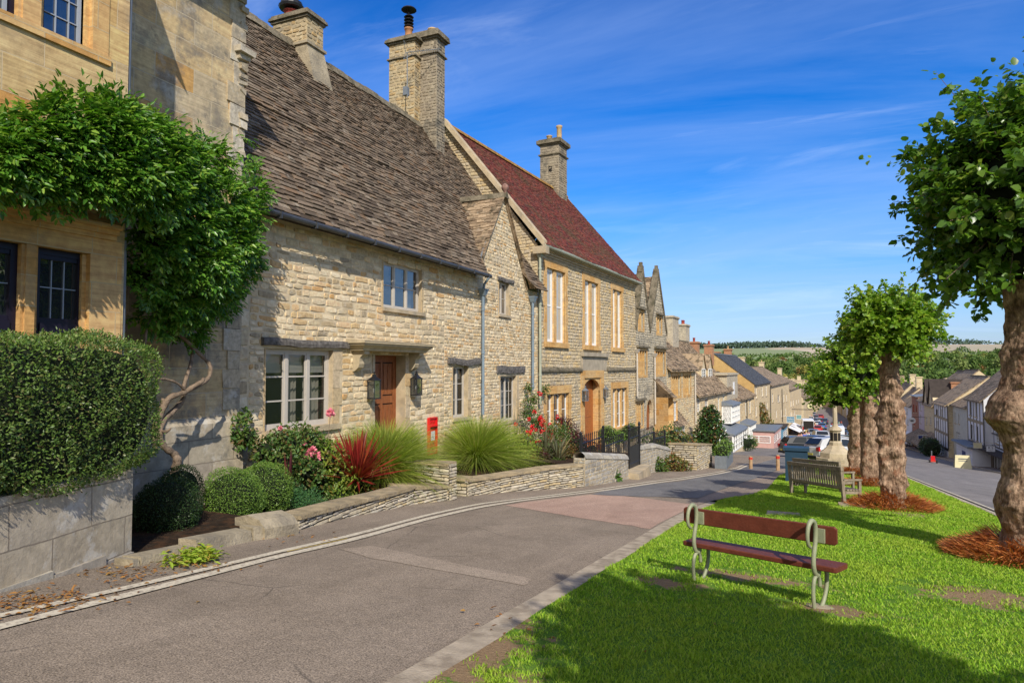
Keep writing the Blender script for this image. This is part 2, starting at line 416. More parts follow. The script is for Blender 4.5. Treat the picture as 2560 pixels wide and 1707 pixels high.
# ---------------------------------------------------------------- windows
def window(house, fr, r, rec=.1, lights=2, rows=3, off=0, fm=None, gm=None, bar=.022, fw=.045, mull=.05, blind=None, curtain=None, name='window', backing=True, trans=None, stile=None, fd=.05):
    u0, u1, z0, z1 = r; b = MB(); o1 = off - rec; o0 = o1 - fd
    b.fbox(fr, u0, u1, o0, o1, z0, z0 + fw, 0); b.fbox(fr, u0, u1, o0, o1, z1 - fw, z1, 0)
    b.fbox(fr, u0, u0 + fw, o0 , o1, z0 + fw, z1 - fw, 0); b.fbox(fr, u1 - fw, u1, o0, o1, z0 + fw, z1 - fw, 0)
    W = (u1 - u0 - 2 * fw); cw = (W - mull * (lights - 1)) / lights
    for i in range(lights):
        a = u0 + fw + i * (cw + mull)
        if i: b.fbox(fr, a - mull, a, o0 + .002, o1 + .004, z0 + fw, z1 - fw, 0)
        if stile:                                  # casement stiles
            for x in (a, a + cw - stile): b.fbox(fr, x, x + stile, o0 + .012, o1 - .008, z0 + fw, z1 - fw, 0)
            for z in (z0 + fw, z1 - fw - stile): b.fbox(fr, a + stile, a + cw - stile, o0 + .012, o1 - .008, z, z + stile, 0)
        cols = 1
        if isinstance(rows, tuple): nr, cols = rows
        else: nr = rows
        for k in range(1, nr):
            z = z0 + fw + (z1 - z0 - 2 * fw) * k / nr
            b.fbox(fr, a, a + cw, o0 + .015, o1 - .012, z - bar / 2, z + bar / 2, 0)
        for k in range(1, cols):
            x = a + cw * k / cols; b.fbox(fr, x - bar / 2, x + bar / 2, o0 + .017, o1 - .014, z0 + fw, z1 - fw, 0)
    w = b.build(name, fm, house)
    g = MB(); og = o0 + .02
    g.face([fr.P(u0 + fw * .5, og, z0 + fw * .5), fr.P(u1 - fw * .5, og, z0 + fw * .5), fr.P(u1 - fw * .5, og, z1 - fw * .5), fr.P(u0 + fw * .5, og, z1 - fw * .5)])
    g.build('pane', gm, w)
    if blind:
        g = MB(); zt, zb = z1 - fw, z1 - (z1 - z0) * blind[0]
        for i in range(lights):
            a = u0 + fw + i * (cw + mull); k = 5
            for q in range(k):
                za = zt + (zb - zt) * q / k; zb2 = zt + (zb - zt) * (q + 1) / k; d = .03 if q > k - 3 else 0
                g.fbox(fr, a + .01, a + cw - .01, og - .10 - .01, og - .09 + d, zb2, za + .004)
        g.build('blind', blind[1], w)
    if curtain:
        g = MB()
        for (c0, c1) in curtain[0]:
            a, c = u0 + (u1 - u0) * c0, u0 + (u1 - u0) * c1; n = 14; pts = [(a + (c - a) * q / n, og - .2 + .03 * math.sin(q * 2.1)) for q in range(n + 1)]
            for q in range(n): g.face([fr.P(pts[q][0], pts[q][1], z0), fr.P(pts[q + 1][0], pts[q + 1][1], z0), fr.P(pts[q + 1][0], pts[q + 1][1], z1), fr.P(pts[q][0], pts[q][1], z1)])
        g.build('curtain', curtain[1], w)
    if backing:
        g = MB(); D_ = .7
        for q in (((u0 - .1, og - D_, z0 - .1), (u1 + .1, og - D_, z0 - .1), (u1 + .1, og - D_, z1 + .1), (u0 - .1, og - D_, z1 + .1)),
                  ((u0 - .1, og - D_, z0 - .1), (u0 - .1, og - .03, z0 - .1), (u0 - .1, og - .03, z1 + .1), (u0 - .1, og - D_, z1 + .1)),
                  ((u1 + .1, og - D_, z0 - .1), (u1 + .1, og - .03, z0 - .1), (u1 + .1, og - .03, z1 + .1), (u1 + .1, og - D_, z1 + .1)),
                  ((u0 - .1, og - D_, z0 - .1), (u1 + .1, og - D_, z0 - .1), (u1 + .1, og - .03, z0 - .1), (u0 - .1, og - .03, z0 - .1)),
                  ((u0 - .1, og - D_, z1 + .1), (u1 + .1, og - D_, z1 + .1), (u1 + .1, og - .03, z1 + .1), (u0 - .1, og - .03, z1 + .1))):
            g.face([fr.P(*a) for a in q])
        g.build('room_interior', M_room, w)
    return w
# ================================================================= camera, light, sky
sc = bpy.context.scene
cam = bpy.data.objects.new('camera', bpy.data.cameras.new('camera')); COL.objects.link(cam); sc.camera = cam
cam.data.sensor_width = 36; cam.data.lens = FP / 2560 * 36; cam.data.clip_start = .1; cam.data.clip_end = 9000
cam.rotation_euler = (math.pi / 2 + PIT, 0, YAW)
sc.view_settings.view_transform = 'Standard'; sc.view_settings.look = 'None'; sc.view_settings.exposure = 0
sc.cycles.max_bounces = 6; sc.cycles.diffuse_bounces = 3; sc.cycles.transparent_max_bounces = 8; sc.cycles.caustics_reflective = False; sc.cycles.caustics_refractive = False
SUNT = V((-.60, .83, -.82)).normalized()
sun = bpy.data.objects.new('sun', bpy.data.lights.new('sun', 'SUN')); COL.objects.link(sun)
sun.data.energy = 5.0; sun.data.angle = math.radians(.5); sun.data.color = (1, .93, .82)
sun.rotation_euler = SUNT.to_track_quat('-Z', 'Y').to_euler()
w = bpy.data.worlds.new('World'); sc.world = w; w.use_nodes = True
b = NB.__new__(NB); b.nt = w.node_tree; b.N = b.nt.nodes; b.L = b.nt.links; b.N.clear()
sky = b.n('TexSky'); sky.sky_type = 'NISHITA'; sky.sun_disc = False
sky.sun_elevation = math.asin(-SUNT.z); sky.sun_rotation = math.atan2(-SUNT.x, -SUNT.y); sky.air_density = 1.0; sky.dust_density = .6; sky.ozone_density = 2.5
gen = b.n('TexCoord').outputs['Generated']; sp = b.n('SeparateXYZ', Vector=gen)
el = sp.outputs[2]
tint = b.ramp(el, [(0., (.62, .70, .95)), (.06, (.60, .76, 1.06)), (.20, (.30, .74, 1.22)), (.36, (.04, .57, 1.26)), (.55, (.01, .45, 1.12)), (.8, (.10, .44, 1.1))])
c = b.mix(1., sky.outputs[0], tint, 'MULTIPLY')
dz = b.math('ADD', b.math('MAXIMUM', el, 0.), .16)
cx = b.n('CombineXYZ', X=b.math('DIVIDE', sp.outputs[0], dz), Y=b.math('DIVIDE', sp.outputs[1], dz), Z=0.).outputs[0]
mp = b.n('Mapping', Vector=cx); mp.inputs['Rotation'].default_value = (0, 0, math.radians(38)); mp.inputs['Scale'].default_value = (.55, 2.0, 1)
n1 = b.noise(mp.outputs[0], 1.3, 9, .62, .8); n2 = b.noise(cx, .9, 4, .5)
cl = b.math('MULTIPLY', b.ramp(n1, [(.50, (0, 0, 0)), (.80, (1, 1, 1))]), b.ramp(n2, [(.38, (0, 0, 0)), (.62, (1, 1, 1))]))
hz = b.ramp(el, [(0, (.45, .45, .45)), (.08, (.25, .25, .25)), (.25, (.0, .0, .0))])
m2 = b.n('Mapping', Vector=cx); m2.inputs['Rotation'].default_value = (0, 0, math.radians(25)); m2.inputs['Scale'].default_value = (.3, 1.1, 1)
veil = b.ramp(b.noise(m2.outputs[0], .9, 8, .6, .7), [(.38, (0, 0, 0)), (.72, (.75, .75, .75))])
c = b.mix(b.math('MULTIPLY', veil, .62), c, (3.3, 4.6, 7.8))
c = b.mix(b.math('MULTIPLY', cl, .50), c, (6.6, 7.6, 9.4))
lp = b.ramp(b.noise(b.scale(gen, (1.2, 1.2, 9)), 2.3, 5), [(.6, (0, 0, 0)), (.72, (1, 1, 1))])
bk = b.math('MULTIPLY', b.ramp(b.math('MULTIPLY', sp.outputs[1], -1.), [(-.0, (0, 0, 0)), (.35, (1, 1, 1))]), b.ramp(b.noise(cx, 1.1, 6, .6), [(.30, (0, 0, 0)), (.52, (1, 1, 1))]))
c = b.mix(b.math('MULTIPLY', bk, .85), c, (6.8, 6.3, 5.8))     # warm-white cloud added behind the camera to lift the shadows
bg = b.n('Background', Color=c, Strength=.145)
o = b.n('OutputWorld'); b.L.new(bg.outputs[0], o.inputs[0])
# ================================================================= shared materials
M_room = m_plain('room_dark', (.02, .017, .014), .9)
CREAM = [(.48, .38, .23), (.66, .53, .33), (.76, .63, .43), (.68, .54, .33), (.54, .36, .17), (.72, .59, .39), (.50, .40, .26), (.78, .66, .46), (.56, .33, .13), (.71, .58, .38), (.36, .29, .19), (.60, .43, .22)]
M_cot = m_island('cottage_stone', CREAM, blotch=[((.24, .22, .19), 1.1, .56, .68, .45), ((.62, .58, .50), 2.3, .58, .66, .4)])
M_mort = m_plain('lime_mortar', (.62, .51, .34), .95, .3, 3, .1, .01, 45)
M_b2s = m_island('coursed_stone', [(.42, .34, .22), (.52, .42, .26), (.58, .46, .27), (.48, .40, .28), (.58, .42, .20), (.54, .45, .31), (.45, .38, .28)], blotch=[((.17, .16, .14), 1.4, .54, .66, .55)])
M_mort2 = m_plain('weathered_mortar', (.46, .375, .25), .95, .35, 3, .1, .01, 45)
M_dry = m_island('drystone', [(.42, .36, .26), (.52, .45, .32), (.58, .51, .38), (.50, .38, .20), (.46, .42, .34), (.36, .31, .24), (.60, .53, .41)], blotch=[((.28, .26, .22), 2.2, .56, .68, .5)])
M_dryback = m_plain('drystone_core', (.07, .058, .04), .95, .3)
M_grey = m_island('lichened_stone', [(.30, .28, .25), (.38, .35, .30), (.24, .22, .19), (.42, .38, .30), (.34, .30, .24)], blotch=[((.52, .51, .46), 3, .54, .64, .6), ((.13, .13, .12), 2, .58, .7, .6)])
M_cap = m_plain('slab_stone', (.42, .33, .20), .92, .35, 4, .2, .03, 30, stain=((.22, .19, .14), 3, .6))
M_honey = m_brick('honey_ashlar', [(.54, .30, .10), (.60, .37, .145), (.54, .35, .16), (.61, .40, .18), (.49, .26, .08)], (.50, .38, .22), .62, .34, .006, grain=.35, blotch=[((.30, .23, .15), 1.6, .58, .7, .5)], bump=.004, warp=.006)
M_ash = m_brick('golden_ashlar', [(.50, .35, .16), (.56, .40, .19), (.52, .38, .20), (.58, .41, .18), (.50, .26, .08), (.53, .39, .21), (.48, .36, .19)], (.58, .46, .29), .85, .42, .005, grain=.5, blotch=[((.26, .21, .15), .9, .52, .66, .5), ((.50, .44, .34), 1.8, .6, .7, .4)], bump=.006, warp=.008)
M_ash2 = m_brick('stained_ashlar', [(.50, .36, .18), (.56, .42, .23), (.46, .37, .24), (.58, .45, .26), (.52, .29, .09), (.44, .36, .24)], (.54, .45, .31), .70, .40, .007, grain=.3, blotch=[((.16, .15, .135), 1.0, .48, .60, .75), ((.52, .49, .43), 1.5, .55, .66, .6), ((.08, .08, .075), 3.1, .58, .66, .5)], bump=.012, warp=.012)
M_gardw = m_brick('grey_block_wall', [(.33, .285, .21), (.43, .37, .27), (.38, .32, .23), (.47, .40, .29), (.36, .31, .24)], (.24, .20, .15), .9, .38, .006, blotch=[((.56, .53, .46), 2.6, .54, .62, .6), ((.10, .10, .09), 1.7, .56, .66, .6), ((.30, .22, .12), 1.1, .55, .7, .5)], bump=.015, warp=.015)
M_dress = m_plain('dressed_stone', (.50, .40, .26), .92, .3, 3, .2, .012, 35, stain=((.30, .27, .22), 2.2, .55))
M_slate = m_island('stone_slates', [(.065, .047, .032), (.12, .088, .060), (.16, .118, .080), (.20, .15, .105), (.10, .076, .053), (.24, .19, .135), (.17, .105, .06)], blotch=[((.40, .36, .29), 5, .60, .68, .6), ((.06, .05, .04), 1.3, .56, .70, .5), ((.16, .12, .035), 3.3, .64, .7, .5)], bump=.012)
M_slate2 = m_island('mossy_slates', [(.15, .105, .07), (.25, .18, .115), (.32, .235, .15), (.38, .28, .18), (.20, .15, .10)], blotch=[((.045, .04, .025), 2.3, .50, .60, .8), ((.36, .33, .28), 6, .60, .68, .5)], bump=.012)
M_slateb = m_plain('roof_underlay', (.05, .04, .035), .95)
M_red = m_island('red_clay_tiles', [(.10, .022, .018), (.17, .036, .026), (.20, .048, .032), (.075, .032, .026), (.24, .07, .045), (.14, .045, .03), (.11, .065, .045)], blotch=[((.10, .065, .03), .8, .48, .62, .75), ((.36, .24, .04), 7, .62, .67, .6)], nv=.5, bump=.006, rough=.85)
M_capst = m_plain('chimney_cap', (.20, .17, .12), .95, .4, 4, .1, .05, 12, stain=((.07, .065, .04), 3, .7))
M_capst2 = m_plain('worn_limestone', (.38, .32, .22), .93, .35, 5, .2, .02, 22, stain=((.16, .14, .11), 2.5, .7))
M_lead = m_plain('lead_grey', (.16, .18, .20), .55, .2, 6, .5)
M_iron = m_plain('black_iron', (.016, .016, .018), .45, .3, 8, .5)
M_gutter = m_plain('dark_gutter', (.05, .052, .055), .45, .3, 5, .5)
M_pipe = m_plain('blue_grey_pipe', (.19, .25, .30), .5, .15, 5, .5)
M_gpipe = m_plain('sage_pipe', (.36, .38, .29), .5, .12, 5, .5)
M_oak = m_plain('silvered_oak', (.16, .145, .13), .85, .6, 12, .2, .02, 60)
M_frame = m_plain('stone_paint', (.52, .47, .40), .55, .08, 6, .4)
M_white = m_plain('white_paint', (.78, .78, .76), .5, .06, 5, .4)
M_black = m_plain('black_paint', (.02, .018, .022), .4, .2, 5, .5)
M_blind = m_plain('linen_blind', (.62, .58, .50), .9, .05, 5)
M_curt = m_plain('curtain_cloth', (.50, .46, .38), .9, .1, 6)
M_glc = m_glass('clear_glass', clear=.80, refl=.07); M_gld = m_glass('dark_glass', refl=.14); M_gls = m_glass('sky_glass', (.03, .04, .055), refl=.34)
M_cream_in = m_plain('shutter_cream', (.66, .56, .40), .8, .05)
M_soil = m_plain('soil', (.05, .034, .022), .98, .5, 9, .1, .05, 40, stain=((.12, .06, .03), 6, .6))
# ================================================================= ground
gx = [-1500, -900, -500, -250, -120, -60, -30, -16, -9.5] + [x / 2 for x in range(-18, 60)] + [31, 36, 45, 60, 90, 150, 250, 450, 800, 1500, 2600]
gy = sorted(set(KY[1:-1] + list(range(-40, 60, 2)) + list(range(60, 200, 5)) + list(range(200, 440, 20)) + list(range(440, 3700, 60))) | {-60, 3600})
gv = []; 
def far_z(X, Y):
    z = gz(X, Y)
    if Y > 420: z += noise.noise(V((X * .0016, Y * .0016, 3))) * min(1, (Y - 420) / 900) * 16
    if Y < 420: z += -.07
    if X < -12 and Y < 420: z += min(1.5, (-12 - X) * .04)
    return z
for Y in gy:
    for X in gx: gv.append((X, Y, far_z(X, Y)))
nx = len(gx); gf = [(j * nx + i, j * nx + i + 1, (j + 1) * nx + i + 1, (j + 1) * nx + i) for j in range(len(gy) - 1) for i in range(nx - 1)]
b = NB('countryside'); p = b.pos(); s_ = b.n('SeparateXYZ', Vector=p); Y_ = s_.outputs[1]
wn = b.math('MULTIPLY', b.math('SUBTRACT', b.noise(p, .0022, 3), .5), 700.); yy = b.math('ADD', Y_, wn)
rat = b.math('DIVIDE', s_.outputs[0], b.math('MAXIMUM', Y_, 1.)); 
cg = b.ramp(b.math('DIVIDE', yy, 3600.), [(0, (.09, .13, .035)), (.22, (.10, .15, .04)), (.34, (.20, .26, .07)), (.45, (.15, .20, .055)), (.5, (.24, .30, .09)), (.62, (.19, .23, .075))], 'CONSTANT')
tanc = b.ramp(b.n('TexVoronoi', Vector=b.scale(p, (.0016, .0030, .001)), Scale=1.).outputs['Color'], [(0, (.42, .33, .20)), (.35, (.50, .40, .27)), (.5, (.36, .30, .18)), (.62, (.22, .30, .09)), (.75, (.46, .36, .22))], 'CONSTANT')
tm = b.math('MULTIPLY', b.math('GREATER_THAN', yy, 1900.), b.math('GREATER_THAN', b.math('ADD', rat, b.math('MULTIPLY', b.math('SUBTRACT', b.noise(p, .0035, 4), .5), .35)), -.03))
c = b.mix(tm, cg, tanc); c = b.mix(.25, c, b.ramp(b.noise(p, .03, 4), [(.3, (.3, .3, .3)), (.7, (.7, .7, .7))]), 'OVERLAY')
hzf = b.math('MULTIPLY', b.math('DIVIDE', Y_, 3600., clamp=True), .22)   # distance haze mixed into the land colour
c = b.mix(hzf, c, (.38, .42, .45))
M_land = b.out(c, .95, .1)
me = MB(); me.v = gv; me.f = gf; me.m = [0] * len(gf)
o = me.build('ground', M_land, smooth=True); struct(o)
def pl(pts): return sorted(pts, key=lambda p: p[1])
def xat(poly, Y): return float(np.interp(Y, [p[1] for p in poly], [p[0] for p in poly]))
def strip(name, L_, R_, Y0, Y1, dz, mat, nxs=6, step=.5, edge=0.0, seed=1, fn=None):
    ys = [Y0]; 
    while ys[-1] < Y1 - 1e-6:
        y = ys[-1]; ys.append(min(Y1, y + step * max(1, y / 12)))
    ys = sorted(set(ys) | {k for k in KY if Y0 < k < Y1}); v = []; f = []
    for y in ys:
        a, c_ = xat(L_, y), xat(R_, y)
        if edge: a += (noise.noise(V((y * 2.1, seed, 0)))) * edge; c_ += (noise.noise(V((y * 2.3, seed + 9, 0)))) * edge
        for i in range(nxs + 1):
            x = a + (c_ - a) * i / nxs; v.append((x, y, (gz(x, y) if not fn else fn(x, y)) + dz))
    for j in range(len(ys) - 1):
        for i in range(nxs): k = j * (nxs + 1) + i; f.append((k, k + 1, k + nxs + 2, k + nxs + 1))
    m = MB(); m.v = v; m.f = f; m.m = [0] * len(f); return struct(m.build(name, mat))
def tarmac(name, c1, c2, grit=.8, crack=True, redd=None):
    b = NB(name); p = b.pos(); c = b.mix(b.ramp(b.noise(p, .9, 5, .6), [(.3, (0, 0, 0)), (.7, (1, 1, 1))]), c1, c2)
    g1 = b.noise(p, 95, 2, .6); c = b.mix(grit, c, b.ramp(g1, [(.3, (.12, .12, .12)), (.5, (.5, .5, .5)), (.72, (.95, .95, .95))]), 'OVERLAY')
    c = b.mix(.25, c, b.ramp(b.noise(p, 14, 5, .7), [(.3, (.3, .3, .3)), (.7, (.7, .7, .7))]), 'OVERLAY')
    if crack:
        v = b.n('TexVoronoi', _feature='DISTANCE_TO_EDGE', Vector=b.mix(.12, p, b.noise(p, 3, 4, out=1), 'ADD'), Scale=.45)
        e = b.ramp(v.outputs['Distance'], [(.0, (1, 1, 1)), (.006, (0, 0, 0))]); e = b.math('MULTIPLY', e, b.ramp(b.noise(p, .5, 2), [(.5, (0, 0, 0)), (.6, (.7, .7, .7))])); c = b.mix(e, c, (.05, .045, .04))
    f = b.ramp(b.noise(p, .55, 5, .7), [(.56, (0, 0, 0)), (.72, (1, 1, 1))]); c = b.mix(b.math('MULTIPLY', f, .35), c, [x * .6 for x in c1])
    return b.out(b.mix(.35, c, b.ramp(b.noise(b.scale(p, (1.4, .35, 1)), .8, 6, .65, .8), [(.3, (.25, .25, .25)), (.7, (.72, .72, .72))]), 'OVERLAY'), .93, .15, b.bump(g1, .8, .006, b.bump(b.noise(p, 6, 4), .5, .02)))
M_lane = tarmac('lane_tarmac', (.215, .172, .128), (.27, .218, .165))
M_dark = tarmac('dark_tarmac', (.14, .135, .13), (.18, .172, .165), crack=False)
M_redt = tarmac('red_tarmac', (.37, .245, .185), (.42, .29, .22), crack=False)
M_high = tarmac('street_tarmac', (.17, .155, .145), (.22, .20, .185), .3)
M_path = tarmac('path_tarmac', (.24, .19, .15), (.28, .22, .175), crack=False)
M_trench = tarmac('trench_tarmac', (.285, .228, .170), (.335, .27, .205), crack=False)
M_kerb = m_plain('kerb_stone', (.42, .35, .26), .93, .3, 6, .15, .01, 60, stain=((.20, .16, .115), 4, .6))
kerbL = pl([(-2.35, -40), (-2.35, 4), GX(1700, 1284), GX(1785, 1250), GX(1880, 1236), GX(1916, 1226), GX(1948, 1190), GX(1973, 1182), (-.9, 52)])
kx = GX(965, 1707)[0]
kerbL = [(kx - .02, -40)] + kerbL[1:]; kerbL[1] = (kx, 4)
greenL = [(x + (.24 if y < 15 else .24 * max(0, (18 - y) / 3)), y) for x, y in kerbL]
greenR = [(3.7, -40), (3.72, 55)]
wallL = [(-9.2, -40), (-9.2, 400)]
strip('lane', [(-9.3, -40), (-9.3, 30), (-8.5, 45), (-8, 60), (-3, 140), (-2, 300)], kerbL, -40, 52, 0, M_lane, 8)
strip('kerb', kerbL, greenL, -30, 15.6, .012, M_kerb, 1, .9, .03)
strip('market_place', [(-8.3, 52), (-8, 60), (-3, 140), (-2, 300)], [(3.9, 52), (3.9, 400)], 52, 400, 0, M_high, 8)
strip('street', [(3.9, -40), (3.9, 400)], [(13.4, -40), (13.2, 400)], -40, 400, 0, M_high, 8, 1)
strip('pavement', [(13.4, -40), (13.2, 400)], [(17, -40), (17, 400)], -40, 400, .10, M_path, 4, 1)
m = MB()
for i in range(60):
    y0, y1 = -20 + i * 6, -20 + i * 6 + 5.98
    if y1 < 395: m.hexa([(13.28, y0, gz(13.3, y0) - .05), (13.42, y0, gz(13.3, y0) - .05), (13.42, y1, gz(13.3, y1) - .05), (13.28, y1, gz(13.3, y1) - .05), (13.28, y0, gz(13.3, y0) + .12), (13.42, y0, gz(13.3, y0) + .12), (13.42, y1, gz(13.3, y1) + .12), (13.28, y1, gz(13.3, y1) + .12)])
struct(m.build('kerb', M_kerb))
def patch(name, px, dz, mat, world=False):
    """flat sheet draped on the lane: polygon cut by the profile lines"""
    P_ = px if world else [GX(*q) for q in px]; m = MB(); ys = [-30] + [k for k in KY if k > 0] + [500]
    ys = sorted(set(ys) | set(np.arange(0, 60, 1.5).tolist()))
    for a, c_ in zip(ys[:-1], ys[1:]):
        q = clip(clip([(x, y) for x, y in P_], 0, 1, c_), 0, -1, -a)
        if len(q) >= 3: m.face([(x, y, gz(x, y) + dz) for x, y in q])
    return struct(m.build(name, mat))
def wob(pts, n, a):
    out = []
    for i in range(len(pts)):
        p, q = V(pts[i]), V(pts[(i + 1) % len(pts)])
        for k in range(n): r_ = p.lerp(q, k / n); out.append((r_.x + RN.uniform(-a, a) * (k > 0), r_.y + RN.uniform(-a, a) * (k > 0)))
    return out
patch('red_surfacing', wob([(1262, 1263), (1400, 1286), (1560, 1312), (1625, 1322), (1694, 1285), (1745, 1262), (1560, 1240), (1480, 1236), (1340, 1252)], 3, 1.5), .004, M_redt)
patch('dark_surfacing', wob([(1478, 1236), (1515, 1226), (1600, 1214), (1700, 1203), (1790, 1187), (1870, 1166), (1950, 1143), (1985, 1143), (1962, 1168), (1900, 1192), (1820, 1218), (1745, 1246), (1640, 1242), (1560, 1240)], 2, .8), .008, M_dark)
patch('path', [(1745, 1262), (1745, 1247), (1820, 1219), (1900, 1193), (1962, 1169), (1972, 1181), (1946, 1190), (1914, 1226), (1878, 1236), (1785, 1250)], .006, M_path)
patch('trench_repair', wob([(848, 1372), (925, 1364), (1110, 1402), (1332, 1448), (1310, 1464), (1090, 1424), (930, 1396)], 3, 1.5), .004, M_trench)
b = NB('line_paint'); p = b.pos(); wz = b.noise(p, 22, 5, .7)
cc = b.mix(b.ramp(wz, [(.36, (1, 1, 1)), (.52, (0, 0, 0))]), (.60, .53, .40), (.30, .255, .20)); M_line = b.out(cc, .9, .2)
M_yel = m_plain('yellow_paint', (.58, .42, .10), .9, .3, 20)
def line(pts, wd, dz, mat, name='road_marking'):
    P_ = [V((*GX(*q), 0)) for q in pts]; m = MB(); Q = []
    for p, q in zip(P_[:-1], P_[1:]):
        n = max(1, int((q - p).length / .5))
        for k in range(n): Q.append(p.lerp(q, k / n))
    Q.append(P_[-1]); sm = [Q[0]] + [(Q[i - 1] + Q[i] * 2 + Q[i + 1]) / 4 for i in range(1, len(Q) - 1)] + [Q[-1]]
    L_ = []
    for i, p in enumerate(sm):
        d = (sm[min(i + 1, len(sm) - 1)] - sm[max(i - 1, 0)]).normalized(); s_ = V((d.y, -d.x, 0)); h = wd / 2 * (1 + .12 * noise.noise(p * 3))
        a, c_ = p - s_ * h, p + s_ * h; L_.append(((a.x, a.y, gz(a.x, a.y) + dz), (c_.x, c_.y, gz(c_.x, c_.y) + dz)))
    for (a, c_), (e, g) in zip(L_[:-1], L_[1:]): m.face([a, c_, g, e])
    return struct(m.build(name, mat))
up_l = [(-160, 1578), (0, 1541), (130, 1514), (300, 1476), (445, 1440), (591, 1407), (683, 1383), (874, 1342), (1065, 1289), (1200, 1260), (1315, 1246), (1503, 1223), (1643, 1202), (1705, 1195), (1797, 1180), (1840, 1170), (1866, 1159)]
lo_l = [(-160, 1612), (0, 1569), (130, 1537), (300, 1494), (491, 1446), (644, 1406), (721, 1386), (874, 1353), (1065, 1299), (1200, 1268), (1318, 1250), (1515, 1226), (1643, 1207), (1705, 1199), (1800, 1184), (1845, 1174), (1872, 1162)]
line(up_l, .105, .012, M_line); line(lo_l, .125, .012, M_line)
line([(718, 1381), (790, 1366), (868, 1348)], .02, .014, M_yel)
for x in (3.78, 3.98):
    L_ = [(x - .04, -20), (x - .04, 300)]; R_ = [(x + .04, -20), (x + .04, 300)]; strip('road_marking', L_, R_, -20, 60, .010, M_line, 1)
strip('kerb', [(3.62, -30), (3.64, 55)], [(3.72, -30), (3.74, 55)], -30, 55, .03, M_kerb, 1, 1)
# edge lines of the wide street, lower right
for (xa, ya, xb, yb) in ((11.0, 26, 11.1, 40), (12.2, 24, 12.3, 33), (13.0, 44, 13.0, 80)): strip('road_marking', [(xa, ya), (xb, yb)], [(xa + .1, ya), (xb + .1, yb)], ya, yb, .010, M_line, 1)
# ================================================================= the green
b = NB('turf'); p = b.pos(); c = b.mix(b.ramp(b.noise(p, 1.3, 5, .6), [(.3, (0, 0, 0)), (.7, (1, 1, 1))]), (.085, .19, .018), (.15, .27, .035))
c = b.mix(.5, c, b.ramp(b.noise(p, 60, 4, .7), [(.3, (.15, .15, .15)), (.7, (.85, .85, .85))]), 'OVERLAY')
BARE = [(*GX(1150, 1650), .5, .8), (*GX(1225, 1560), .32, .45), (*GX(1290, 1500), .25, .35), (*GX(1350, 1450), .15, .4), (*GX(1850, 1445), .8, .26), (*GX(2080, 1530), .45, .28), (*GX(1680, 1465), .4, .2), (*GX(1500, 1365), .15, .6), (*GX(2470, 1500), .6, .5), (*GX(2270, 1290), .4, .5)]
xy = b.n('CombineXYZ', X=b.n('SeparateXYZ', Vector=p).outputs[0], Y=b.n('SeparateXYZ', Vector=p).outputs[1], Z=0.).outputs[0]; acc = None
for (x, y, a, c_) in BARE:
    d = b.n('Mapping', Vector=xy); d.inputs['Location'].default_value = (-x / a, -y / c_, 0); d.inputs['Scale'].default_value = (1 / a, 1 / c_, 1)
    l = b.n('VectorMath', _operation='LENGTH', i0=d.outputs[0]).outputs['Value']; acc = l if acc is None else b.math('MINIMUM', acc, l)
nz = b.noise(p, 5, 5, .7); acc = b.math('ADD', acc, b.math('MULTIPLY', b.math('SUBTRACT', nz, .5), 3.2))
c = b.mix(b.ramp(acc, [(.7, (1, 1, 1)), (1.15, (0, 0, 0))]), c, b.mix(b.noise(p, 30, 3), (.22, .14, .075), (.40, .28, .16)))
M_turf = b.out(c, .95, .1, b.bump(b.noise(p, 40, 5, .7), 1, .03))
def gr_z(x, y): return gz(x, y) + .03 * noise.noise(V((x * .9, y * .9, 0)))
strip('green', greenL, [(3.64, -30), (3.66, 55)], -30, 52, .02, M_turf, 20, .4, fn=gr_z)
r = rs(3); NG = 520000
yy = 3.2 + 45 * r.rand(NG) ** 2.1; xl = np.interp(yy, [p[1] for p in greenL], [p[0] for p in greenL]); xx = xl + .01 + (3.62 - xl) * r.rand(NG)
keep = np.ones(NG, bool); edge_n = np.array([noise.noise(V((a * 5, b_ * 5, 1))) for a, b_ in zip(xx, yy)])
for (x, y, a, c_) in BARE: keep &= (np.sqrt(((xx - x) / a) ** 2 + ((yy - y) / c_) ** 2) + edge_n * 1.5 + r.normal(size=NG) * .42) > .95
# visible wedge only
ca, sa = math.cos(YAW), math.sin(YAW); lat = xx * ca + yy * sa; dep = -xx * sa + yy * ca
keep &= (dep > 1) & (np.abs(lat / np.maximum(dep, .1)) < .95)
xx, yy, dep, edge_n = xx[keep], yy[keep], dep[keep], edge_n[keep]; n = len(xx)
zz = np.array([gr_z(a, b_) for a, b_ in zip(xx, yy)]) + .015
hgt = (.013 + .018 * r.rand(n)) * (1 + .5 * edge_n) * (1 + yy / 40); wid = (.0013 + .0013 * r.rand(n)) * (1 + yy / 5)
an = r.rand(n) * 2 * math.pi; ln = .45 + .5 * r.rand(n); tip = np.stack([np.cos(an) * ln, np.sin(an) * ln, np.ones(n)], 1) * hgt[:, None]
a2 = r.rand(n) * 2 * math.pi; sd = np.stack([np.cos(a2), np.sin(a2), np.zeros(n)], 1) * wid[:, None]
B0_ = np.stack([xx, yy, zz], 1); mid = tip * np.array([.4, .4, .6])
co = np.stack([B0_ - sd, B0_ + sd, B0_ + mid + sd * .7, B0_ + tip, B0_ + mid - sd * .7], 1).reshape(-1, 3)
i5 = (np.arange(n) * 5)[:, None] + np.arange(5)[None]
M_blade = m_leaf('grass_blades', [(.13, .29, .018), (.21, .41, .025), (.29, .49, .035), (.36, .52, .05), (.15, .31, .022), (.46, .48, .13)], .22, .6, .12, big=((.36, .46, .05), .7, .55))
o = np_mesh('grass', co, i5, M_blade); tag(o, 'short bright green grass of the sloping green with worn patches', 'grass'); o['kind'] = 'stuff'
